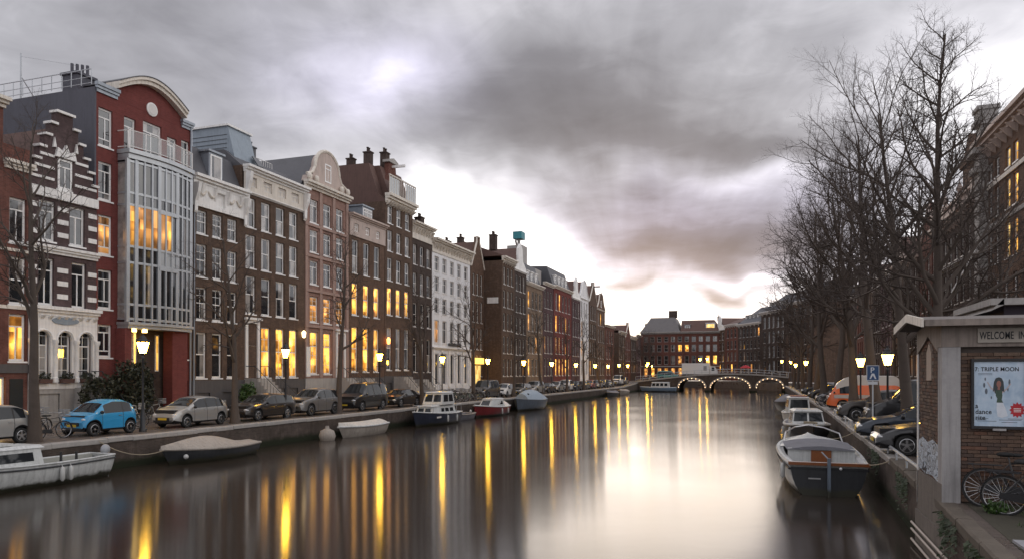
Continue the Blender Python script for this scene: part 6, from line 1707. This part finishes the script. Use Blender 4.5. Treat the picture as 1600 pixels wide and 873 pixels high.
obj('dome_fitting', MB().ball((xs0 - .2, .0, .55), .05).box(xs0 - .22, xs0 - .18, .25, .62, .56, .60), M['rim'], r)
fenders(r, gun, (.15,), 1)
mooring('mooring_line', (3.0, 25.9, 1.05), (3.85, 24.4, 1.45), .12, 'short mooring rope from the white sloop stern to the right quay')
mooring('mooring_line', (2.2, 33.0, 1.3), (4.0, 35.4, 1.45), .2, 'mooring rope from the white sloop bow to the right quay')
r, outer, gun = boat('launch', 'dark launch with a white windscreen cabin moored behind the white sloop', 2.55, 46.5, R(-89), 8.4, 2.5, .85, BD, sheer=.35)
obj('gunwale', strake(gun, .02, .07), BW, r); obj('deck', deck_mesh(gun, .10, 0, 2), TARPG, r)
o, pane, front = cabin(r, -1.6, 1.2, .98, .9, .95, 1.75, slope=.5); front(.3, .9, -.92, -.06); front(.3, .9, .06, .92); pane(.1, .48, .3, .85); pane(.54, .92, .3, .85)
obj('rope_coil', MB().path([(2.6 + .35 * math.cos(t * .7), .35 * math.sin(t * .7), 1.05 + t * .008) for t in range(28)], .035, 5), ROPE, r); fenders(r, gun, (.5, .75), -1)
r, outer, gun = boat('covered_launch', 'white launch with a red striped cover, farther of the boats on the right bank', 2.7, 60, R(-90), 7.5, 2.4, .85, BW, sheer=.3)
obj('gunwale', strake(gun, .02, .06), BW, r); o, pane, front = cabin(r, -1.8, 1.0, .95, .8, .9, 2.1); front(.35, .9, -.85, .85); pane(.1, .9, .4, .85); obj('deck', deck_mesh(gun, .1, 0, 2), BW, r); obj('cover_stripe', MB().box(-1.7, .6, -.6, .6, 2.2, 2.26), BR, r)
r, outer, gun = boat('covered_barge', 'dark low barge far along the right bank before the bridge', 2.7, 82, R(-90), 12, 2.8, .9, BD, sheer=.3); obj('cover', deck_mesh(gun, .6, 0, 1.8, 0, 1, .02), TARPG, r, smooth=60)
# ------------------------------------------------------------------ kiosk on the right quay
KX, KY = 3.46, 16.6
kk = thing('brick_kiosk', 'small brick kiosk with a shallow pitched roof standing on the edge of the right quay', 'kiosk', (KX, KY, RIGHT_Z))
M['conc'] = mat('painted_concrete', (.36, .345, .34), .75, .3, 1.4, bump=.3, streaks=.55); M['conc_dark'] = mat('stained_concrete', (.17, .145, .125), .8, .35, 1.5, bump=.4, streaks=.5)
M['fascia'] = mat('fascia_render', (.27, .225, .195), .75, .35, 1.3, bump=.3, streaks=.65)
M['mortar'] = mat('mortar', (.075, .06, .052), .95, .3, 4)
KB = [mat('kiosk_brick_' + n, c, .85, .35, 9, bump=.5) for n, c in (('brown', (.125, .078, .055)), ('dark', (.088, .058, .046)), ('red', (.15, .078, .052)), ('tan', (.17, .115, .082)))]
DK = 2.4; WK = 5.2; HK = 3.34
obj('core', MB().box(.05, WK, .05, DK, -.1, HK), M['mortar'], kk)
# brick courses on the front: one object per brick where the photograph shows them
bm_ = [cached(('kb', i, l), lambda i=i, l=l: MB().prism([(.006, .004), (l - .006, .004), (l - .002, .012), (l - .002, .060), (l - .006, .067), (.006, .067), (.002, .060), (.002, .012)], 'y', 0, .05).mesh('brick', KB[i])) for l in (.222, .108) for i in range(4)]
rk = random.Random(9)
ch_ = .0745; x_start, x_end = .31, 2.0; cnt = 0
courses = int(3.05 / ch_)
stuff = [MB() for _ in range(4)]
poster_box = (.47, 1.41, 1.52, 2.86)
for c in range(courses):
    z = .03 + c * ch_
    x = x_start - (.0 if c % 2 == 0 else .114)
    while x < WK - .05:
        l = .226
        xa = max(x, x_start)
        ln = .222 if xa == x else .108
        hid = poster_box[0] < xa and xa + ln < poster_box[1] and poster_box[2] < z and z + .07 < poster_box[3]
        yy = rk.uniform(-.006, .006); i = rk.choice((0, 0, 0, 1, 1, 2, 3))
        if not hid:
            if xa + ln < x_end and cnt < 290:
                obj('brick', bm_[i + (0 if ln > .2 else 4)], None, kk, (xa, yy, z)); cnt += 1
            else:
                stuff[i].box(xa + .003, min(xa + ln, WK) - .003, yy, .049, z + .003, z + .067)
        x += l
# side courses
gx = DK / 2
for c in range(46):
    z = .03 + c * ch_
    y = .34 - (.0 if c % 2 == 0 else .114)
    while y < DK - .06:
        ya, yb = max(y, .34), min(y + .222, DK - .06)
        slot = 1.0 < (ya + yb) / 2 < 1.5 and 2.42 < z < 3.17
        if yb - ya > .03 and not slot and z < HK - .1: stuff[rk.choice((0, 0, 1, 1, 2, 3))].box(rk.uniform(-.008, .004), .049, ya + .003, yb - .003, z + .003, z + .067)
        y += .226
for i in range(4): tag(obj('brickwork', stuff[i], KB[i], kk), kind='stuff')
obj('corner_pier', MB().box(-.03, .295, -.035, .33, -.05, 3.12), M['conc'], kk)
obj('corner_strip', MB().box(-.035, -.008, DK - .07, DK + .03, -.4, 3.37), M['white'], kk)
obj('fascia', MB().box(-.045, WK, -.05, .3, 3.122, 3.60).prism([(.302, 3.02), (.95, 3.28), (1.25, 3.40), (1.55, 3.28), (DK, 3.02), (DK, 3.55), (1.2, 3.72), (.302, 3.59)], 'x', -.04, .1), M['fascia'], kk)
sl = obj('slot_window', MB().prism([(1.02, 2.44), (1.48, 2.44), (1.48, 3.04), (1.25, 3.26), (1.02, 3.04)], 'x', -.02, .03), mat('slot_plaster', (.42, .33, .27), .7, .2, 2), kk)
# roof: low pitch, ridge along the front
rp = [(-.30, 3.57), (-.30, 3.64), (1.2, 3.82), (DK + .30, 3.64), (DK + .30, 3.57), (1.2, 3.74)]
obj('roof', MB().prism(rp, 'x', -.42, WK), mat('roof_felt', (.17, .15, .14), .8, .3, 1.5, bump=.3), kk)
obj('gutter', MB().box(-.40, WK, -.42, -.304, 3.53, 3.655), M['fascia'], kk)
obj('barge_board', MB().prism([(-.42, 3.51), (-.42, 3.68), (1.2, 3.88), (DK + .36, 3.68), (DK + .36, 3.51), (1.2, 3.71)], 'x', -.47, -.424), M['cream'], kk)
# base of the side wall: graffiti patch, concrete and pipes down to the water
M['graffiti'], t_, p_ = _base('graffiti_paint')
tc_ = t_.new('ShaderNodeTexCoord').outputs['Object']; mp_ = t_.new('ShaderNodeMapping'); t_.l.new(tc_, mp_.inputs[0]); mp_.inputs['Scale'].default_value = (1, 1.3, 2.2); mp_.inputs['Rotation'].default_value = (R(35), 0, 0)
g_ = t_.noise(mp_.outputs[0], 2.0, 4, .6, 1.2)
t_.l.new(t_.ramp(g_, [(.36, (.02, .02, .025)), (.43, (.40, .46, .54)), (.50, (.62, .68, .74)), (.545, (.03, .03, .04)), (.60, (.55, .60, .66)), (.66, (.05, .05, .06))]), p_.inputs['Base Color'])
obj('graffiti_panel', MB().prism([(.35, .35), (.9, .42), (1.6, .38), (2.3, .45), (2.3, 1.05), (1.9, 1.16), (1.4, 1.08), (.9, 1.18), (.35, 1.1)], 'x', -.024, -.009), M['graffiti'], kk)
obj('base_slab', MB().box(-.035, .06, .0, DK, -.55, .36), M['conc_dark'], kk)
obj('quay_pier', MB().box(-.06, .04, -.35, DK + .1, -2.2, -.56), M['conc_dark'], kk)
for k, z in enumerate((-.9, -1.06, -1.3)): obj('pipe', MB().tube((-.12, -4.5, z - .12), (-.12, DK + .2, z), .028, n=7), mat('pipe_grey', (.42, .36, .31), .5, .2, 3), kk)
# WELCOME IN board
def lettering(txt, size, mt, parent, loc, rx=90, ext=.004, align='LEFT', font=None):
    cu = bpy.data.curves.new('lettering', 'FONT'); cu.body = txt; cu.size = size; cu.extrude = ext; cu.align_x = align; cu.offset = size * .010; cu.space_character = 1.06
    to = bpy.data.objects.new('lettering_source', cu); COL.objects.link(to)
    bpy.context.view_layer.update()
    me = bpy.data.meshes.new_from_object(to.evaluated_get(bpy.context.evaluated_depsgraph_get()))
    bpy.data.objects.remove(to); bpy.data.curves.remove(cu)
    me.materials.clear(); me.materials.append(mt); me.name = 'lettering'
    o = obj('lettering', me, None, parent, loc); o.rotation_euler = (R(rx), 0, 0)
    return o
M['ink'] = mat('black_ink', (.015, .016, .02), .6, .1, 5); M['ink_red'] = mat('red_ink', (.45, .02, .03), .5, .1, 5); M['ink_grey'] = mat('grey_ink', (.12, .14, .17), .6, .1, 5)
sg = thing('welcome_sign', 'cream board reading WELCOME IN above the kiosk front', 'sign', (KX + .58, KY - .09, RIGHT_Z + 3.2))
obj('board', MB().box(0, 1.3, -.0, .03, 0, .28), mat('sign_cream', (.40, .36, .31), .7, .2, 3), sg)
o = lettering('WELCOME  IN', .205, M['ink'], sg, (.03, -.003, .07)); o.scale = (.56, 1, 1)
# poster
po = thing('poster', 'pale blue dance poster headed 7: TRIPLE MOON in a dark frame on the kiosk front', 'poster', (KX + .47, KY - .055, RIGHT_Z + 1.5)); po.scale = (.87, 1, 1)
PW, PH = 1.1, 1.38
obj('frame', MB().box(0, PW, -.03, .04, 0, .055).box(0, PW, -.03, .04, PH - .055, PH).box(0, .055, -.03, .04, .055, PH - .055).box(PW - .055, PW, -.03, .04, .055, PH - .055), M['trim'], po)
sheet, t_, p_ = _base('poster_sheet')
tc_ = t_.new('ShaderNodeTexCoord').outputs['Object']
n_ = t_.noise(tc_, 2.2, 4, .6); n2_ = t_.noise(tc_, 9, 3, .6)
t_.l.new(t_.mix(t_.maprange(n2_, .45, .7, 0, .35), t_.ramp(n_, [(.3, (.34, .46, .60)), (.55, (.48, .60, .72)), (.75, (.56, .62, .74))]), (.66, .74, .82)), p_.inputs['Base Color']); p_.inputs['Roughness'].default_value = .25
obj('sheet', MB().box(.055, PW - .055, .0, .02, .055, PH - .055), sheet, po)
lettering('7: TRIPLE MOON', .112, M['ink'], po, (.075, -.004, 1.14), ext=.002).scale = (.98, 1, 1)
for k, tx in enumerate(('a', 'dance', 'rite')): lettering(tx, .13, M['ink'], po, (.085, -.004, .41 - k * .115), ext=.002)
lettering('CORTELANO', .05, M['ink_grey'], po, (.42, -.004, .135), ext=.002) if False else None
pf = MB()
def blob(b_, cx, cz, rx, rz_, y_, n=18, wob=0.0): b_.prism([(cx + rx * math.cos(t) * (1 + wob * math.sin(3 * t)), cz + rz_ * math.sin(t)) for t in [k * 2 * math.pi / n for k in range(n)]], 'y', y_, .001)
pf.prism([(.545, 1.02), (.60, 1.00), (.635, .93), (.645, .82), (.655, .72), (.62, .75), (.60, .70), (.575, .76), (.50, .75), (.475, .69), (.455, .76), (.43, .73), (.44, .84), (.45, .93), (.485, 1.0)], 'y', -.0026, .001)
obj('printed_hair', pf, mat('print_dark', (.035, .045, .05), .4, .4, 6), po)
fc = MB(); blob(fc, .545, .885, .045, .065, -.0034); fc.prism([(.525, .83), (.565, .83), (.57, .77), (.52, .77)], 'y', -.0031, .001)
obj('printed_face', fc, mat('print_face', (.30, .13, .10), .4, .2, 8), po)
obj('printed_top', MB().prism([(.49, .76), (.60, .76), (.615, .66), (.60, .58), (.63, .52), (.50, .52), (.515, .60), (.485, .66)], 'y', -.0029, .001), mat('print_green', (.05, .085, .06), .4, .3, 8), po)
obj('printed_dress', MB().prism([(.505, .52), (.625, .52), (.68, .40), (.72, .26), (.60, .22), (.52, .25), (.50, .38)], 'y', -.0022, .001), mat('print_pale', (.66, .70, .76), .4, .2, 6), po)
ar_ = MB().prism([(.49, .755), (.40, .82), (.33, .93), (.315, .92), (.385, .80), (.485, .70)], 'y', -.0023, .001).prism([(.605, .75), (.69, .80), (.765, .90), (.78, .885), (.70, .775), (.612, .70)], 'y', -.0023, .001)
obj('printed_arms', ar_, mat('print_skin', (.48, .40, .40), .4, .2, 8), po)
sp_ = MB()
for cx_, cz_, s_ in ((.26, .86, .05), (.30, .74, .06), (.75, .92, .045), (.28, .98, .035), (.40, .62, .03), (.72, .78, .03)): sp_.prism([(cx_ + s_ * .45 * math.cos(t), cz_ + s_ * (1.4 if cx_ > .7 else 1) * math.sin(t)) for t in [k * math.pi / 4 for k in range(8)]], 'y', -.0022, .001)
obj('printed_shapes', sp_, M['ink_grey'], po)
st_ = MB().prism([(.90 + (.155 if k % 2 == 0 else .115) * math.cos(math.pi * k / 12), .38 + (.155 if k % 2 == 0 else .115) * math.sin(math.pi * k / 12)) for k in range(24)], 'y', -.0042, .001)
obj('star_burst', st_, M['ink_red'], po)
li = MB()
for z in (.40, .37, .34): li.box(.83, .97, -.0056, -.004, z, z + .012)
obj('burst_lines', li, M['white'], po)
ln_ = MB()
for z, a, b_ in ((.20, .09, .34), (.175, .09, .30), (.20, .72, 1.0), (.175, .55, .98), (.15, .12, .5), (.13, .6, .9)): ln_.box(a, b_, -.0022, .001, z, z + .010)
for z in (1.09, 1.065): ln_.box(.14, .42, -.0022, .001, z, z + .008)
obj('small_print', ln_, M['ink_grey'], po)
obj('latch', MB().box(.42, .68, -.035, -.005, -.03, .012), M['conc'], po)

# dark market shelter behind the kiosk
sh = thing('dark_shelter', 'dark flat roofed shelter standing behind the kiosk at the right edge', 'shelter', (6.15, 22.4, RIGHT_Z + .12))
obj('roof', MB().box(-.5, 6, -.5, 3.4, 4.25, 4.42).prism([(-.5, 4.1), (-.2, 4.42), (-.2, 4.25)], 'y', -.5, 3.4), M['stone'], sh)
obj('box_body', MB().box(-.1, 5.6, -.1, 3.0, 3.3, 4.249), mat('plum_panel', (.035, .022, .035), .6, .2, 2), sh); obj('green_panel', MB().box(.3, 5.5, -.13, -.102, 3.3, 3.75), mat('deep_green', (.02, .05, .03), .6, .3, 3), sh)
for x_ in (.2, 5.3):
    for y_ in (.2, 2.7): obj('leg', MB().box(x_, x_ + .12, y_, y_ + .12, 0, 3.3), M['darkmetal'], sh)
# parking sign
ps = thing('parking_sign', 'blue parking sign with a white P in front of the orange van', 'sign', (4.75, 36.2, RIGHT_Z))
obj('pole', MB().tube((0, .03, 0), (0, .03, 2.9), .035, n=8), M['greymetal'], ps)
obj('plate', MB().box(-.26, .26, -.02, .0, 2.25, 2.95).box(-.2, .2, -.022, -.0, 2.08, 2.22), mat('sign_white', (.6, .62, .64), .4, .1, 3), ps)
obj('blue_field', MB().box(-.23, .23, -.028, -.0215, 2.29, 2.92), mat('sign_blue', (.04, .09, .20), .4, .1, 3), ps)
lettering('P', .34, mat('sign_letter', (.72, .74, .76), .4, .05, 3), ps, (-.11, -.034, 2.62), ext=.003)
sy = MB().prism([(-.14, 2.34), (-.08, 2.34), (.0, 2.5), (.08, 2.34), (.14, 2.34), (.05, 2.58), (-.05, 2.58)], 'y', -.033, -.029)
obj('pictogram', sy, bpy.data.materials['sign_letter'], ps)
# low steel rails along the right quay edge
for k, (a, b_, lab) in enumerate([(20, 26.5, 'low steel guard rail at the nose of the nearest black car'), (27.5, 36, 'low steel guard rail along the quay before the navy saloon and black van'), (38, 50, 'low steel guard rail along the quay before the dark off-road car')]):
    g = thing('guard_rail', lab, 'rail', (0, 0, RIGHT_Z), 0, 'guard rails on the right quay')
    xa, xb = right_edge(a) + .10, right_edge(b_) + .10
    obj('rail', MB().tube((xa, a, .28), (xb, b_, .28), .045, n=8), M['greymetal'], g)
    for q in range(int((b_ - a) / 2) + 1):
        f = q * 2 / (b_ - a); obj('post', cached('railpost', lambda: MB().tube((0, 0, 0), (0, 0, .28), .03, n=6).mesh('post', M['greymetal'])), None, g, (xa + (xb - xa) * f, a + q * 2, 0))
# rubbish of small posts on the left quay
for k, y in enumerate((21.9, 27.0, 32.7, 38.2, 43.3, 49.8, 55.6)):
    o = obj('bollard', cached('bollard', lambda: MB().lathe([(.11, 0), (.10, .1), (.075, .15), (.07, .75), (.085, .78), (.085, .84), (.05, .92)], 10).mesh('bollard', M['darkmetal'], 40)), None, None, (-29.4, y, LEFT_Z))
    tag(o, ['dark bollard behind the tail of the edge hatchback', 'dark bollard beside the first lantern', 'dark bollard behind the gap after the silver hatchback', 'dark bollard behind the estate car', 'dark bollard behind the grey off-road car', 'dark bollard behind the black van', 'dark bollard where the crowd of bicycles begins'][k], 'bollard', 'bollards on the left quay')

# ------------------------------------------------------------------ bushes, grass, paving by the kiosk
def leafmat(name, c):
    m, t, p = _base(name)
    oi = t.noise(t.new('ShaderNodeTexCoord').outputs['Object'], 3.0, 3)
    t.l.new(t.ramp(oi, [(.3, tuple(v * .55 for v in c)), (.55, c), (.8, tuple(v * 1.5 for v in c))]), p.inputs['Base Color']); p.inputs['Roughness'].default_value = .55
    return m
M['leaf_dark'] = leafmat('dark_leaves', (.030, .034, .018)); M['leaf_green'] = leafmat('green_leaves', (.05, .10, .02)); M['leaf_dull'] = leafmat('dull_leaves', (.04, .055, .022)); M['grass'] = leafmat('grass_blades', (.055, .095, .02))
def leaf_cloud(n, rx, ry, rz_, size, seed, mt, zc):
    g = np.random.default_rng(seed); b = MB()
    for _ in range(n):
        d = g.normal(0, 1, 3); d /= np.linalg.norm(d); rad = g.uniform(.45, 1.0) ** .5 * (1 + .18 * math.sin(d[0] * 7 + d[2] * 5) + .12 * math.sin(d[1] * 11))
        c = np.array([d[0] * rx, d[1] * ry, d[2] * rz_]) * rad + [0, 0, zc]
        a, e = g.normal(0, 1, 3), g.normal(0, 1, 3); a /= np.linalg.norm(a); e -= a * e.dot(a); e /= np.linalg.norm(e)
        s_ = size * g.uniform(.6, 1.3)
        b.quad(c - a * s_, c + e * s_ * .5, c + a * s_, c - e * s_ * .5)
    return b.mesh('crown', mt)
for k, (x, y, n, rx, ry, rz_, lab) in enumerate([(-34.2, 32.2, 2800, .9, 1.25, 1.5, 'dark evergreen bush before the left half of the bay building'), (-34.3, 30.0, 1200, .8, .9, 1.1, 'smaller dark bush under the white arches'), (-34.6, 42.6, 700, .5, .7, .8, 'low green bush at the steps of the lit house')]):
    r = thing('bush', lab, 'bush', (x, y, LEFT_Z)); obj('crown', leaf_cloud(n, rx, ry, rz_, .12, k + 3, M['leaf_dark'] if k < 2 else M['leaf_green'], rz_ + .35), None, r); obj('trunk', MB().tube((0, 0, 0), (0, 0, rz_), .08, .03, n=6), M['bark'], r)
for k, y in enumerate((28.0, 29.3, 30.55)):
    r = thing('window_plant', ['dark potted plant under the first white arch', 'dark potted plant under the middle white arch', 'dark potted plant under the last white arch'][k], 'plant', (-35.72, y, LEFT_Z + 2.16))
    obj('planter', MB().prism([(-.12, 0), (.12, 0), (.16, .22), (-.16, .22)], 'y', -.35, .35), M['tile'], r); obj('foliage', leaf_cloud(160, .2, .4, .2, .07, 40 + k, M['leaf_dark'], .36), None, r)
vr = np.random.default_rng(5)
gb = MB()
for _ in range(5200):
    x, y = vr.uniform(3.65, 7.5), vr.uniform(8.5, 16.0)
    d_ = math.sin(x * 3.1 + 1) * math.sin(y * 2.3) + math.sin(x * 1.3 + y * 1.7)
    if d_ < -.1 or (x < 4.15 + .25 * math.sin(y * 2) ): continue
    h = vr.uniform(.04, .14) * (1 + .6 * max(0, d_)); a = vr.uniform(0, 6.28); l = vr.uniform(-.6, .6, 2) * h
    b_ = (math.cos(a) * .008, math.sin(a) * .008)
    gb.add([(x - b_[0], y - b_[1], RIGHT_Z), (x + b_[0], y + b_[1], RIGHT_Z), (x + l[0], y + l[1], RIGHT_Z + h)], [(0, 1, 2)])
tag(obj('grass', gb, M['grass']), 'short green grass and weeds growing by the kiosk front', 'grass', kind='stuff')
for k, (x, y, s_, lab) in enumerate([(4.55, 13.4, .32, 'leafy green weed clump in the grass by the paving'), (5.0, 12.7, .26, 'smaller leafy weed clump at the lower right edge'), (4.1, 15.6, .2, 'low weed against the kiosk corner')]):
    r = thing('weed_clump', lab, 'plant', (x, y, RIGHT_Z)); obj('leaves', leaf_cloud(420, s_, s_, s_ * .6, .04, 60 + k, M['leaf_green'], s_ * .5), None, r)
bi = tag(obj('bank', MB().box(2.2, 9, 3, 16.62, RIGHT_Z - .19, RIGHT_Z + .0) if False else MB().add([(right_edge(y) + .42, y, RIGHT_Z + .006) for y in (5, 11.7, 16.6)] + [(9, y, RIGHT_Z + .006) for y in (16.6, 11.7, 5)], [(0, 1, 4, 5), (1, 2, 3, 4)]), M['soil']), kind='structure')
slabm = cached('pslab', lambda: MB().box(.008, .592, .008, .592, 0, .045).mesh('paving_slab', mat('pale_slab', (.27, .27, .29), .7, .3, 2, bump=.3)))
for i in range(3):
    for j in range(9):
        if (i, j) in ((2, 6), (2, 2), (0, 8)): continue
        o = obj('paving_slab', slabm, None, bi, (3.62 + i * .6 + rk.uniform(-.01, .01), 8.2 + j * .6, RIGHT_Z + rk.uniform(-.012, .004))); o.rotation_euler = (rk.uniform(-.012, .012), rk.uniform(-.012, .012), 0)
# weeds that hang on the right quay wall
hw = np.random.default_rng(8); wb = MB()
for _ in range(2600):
    y = hw.uniform(12, 30); x = right_edge(y) - .05; z = RIGHT_Z - .1 - abs(hw.normal(0, .35)); 
    if math.sin(y * 2.1) + math.sin(y * .9 + 1) < .2: continue
    a = hw.normal(0, .06, 3); wb.quad((x, y, z), (x + a[0] * .6 - .03, y + .018, z + a[1] * .4 - .02), (x + a[0] * .6 - .04, y + a[2] * .4, z - .055), (x - .01, y - .018, z - .03))
tag(obj('ivy', wb, M['leaf_dull']), 'scattered weeds hanging on the right quay wall', 'weeds', kind='stuff')
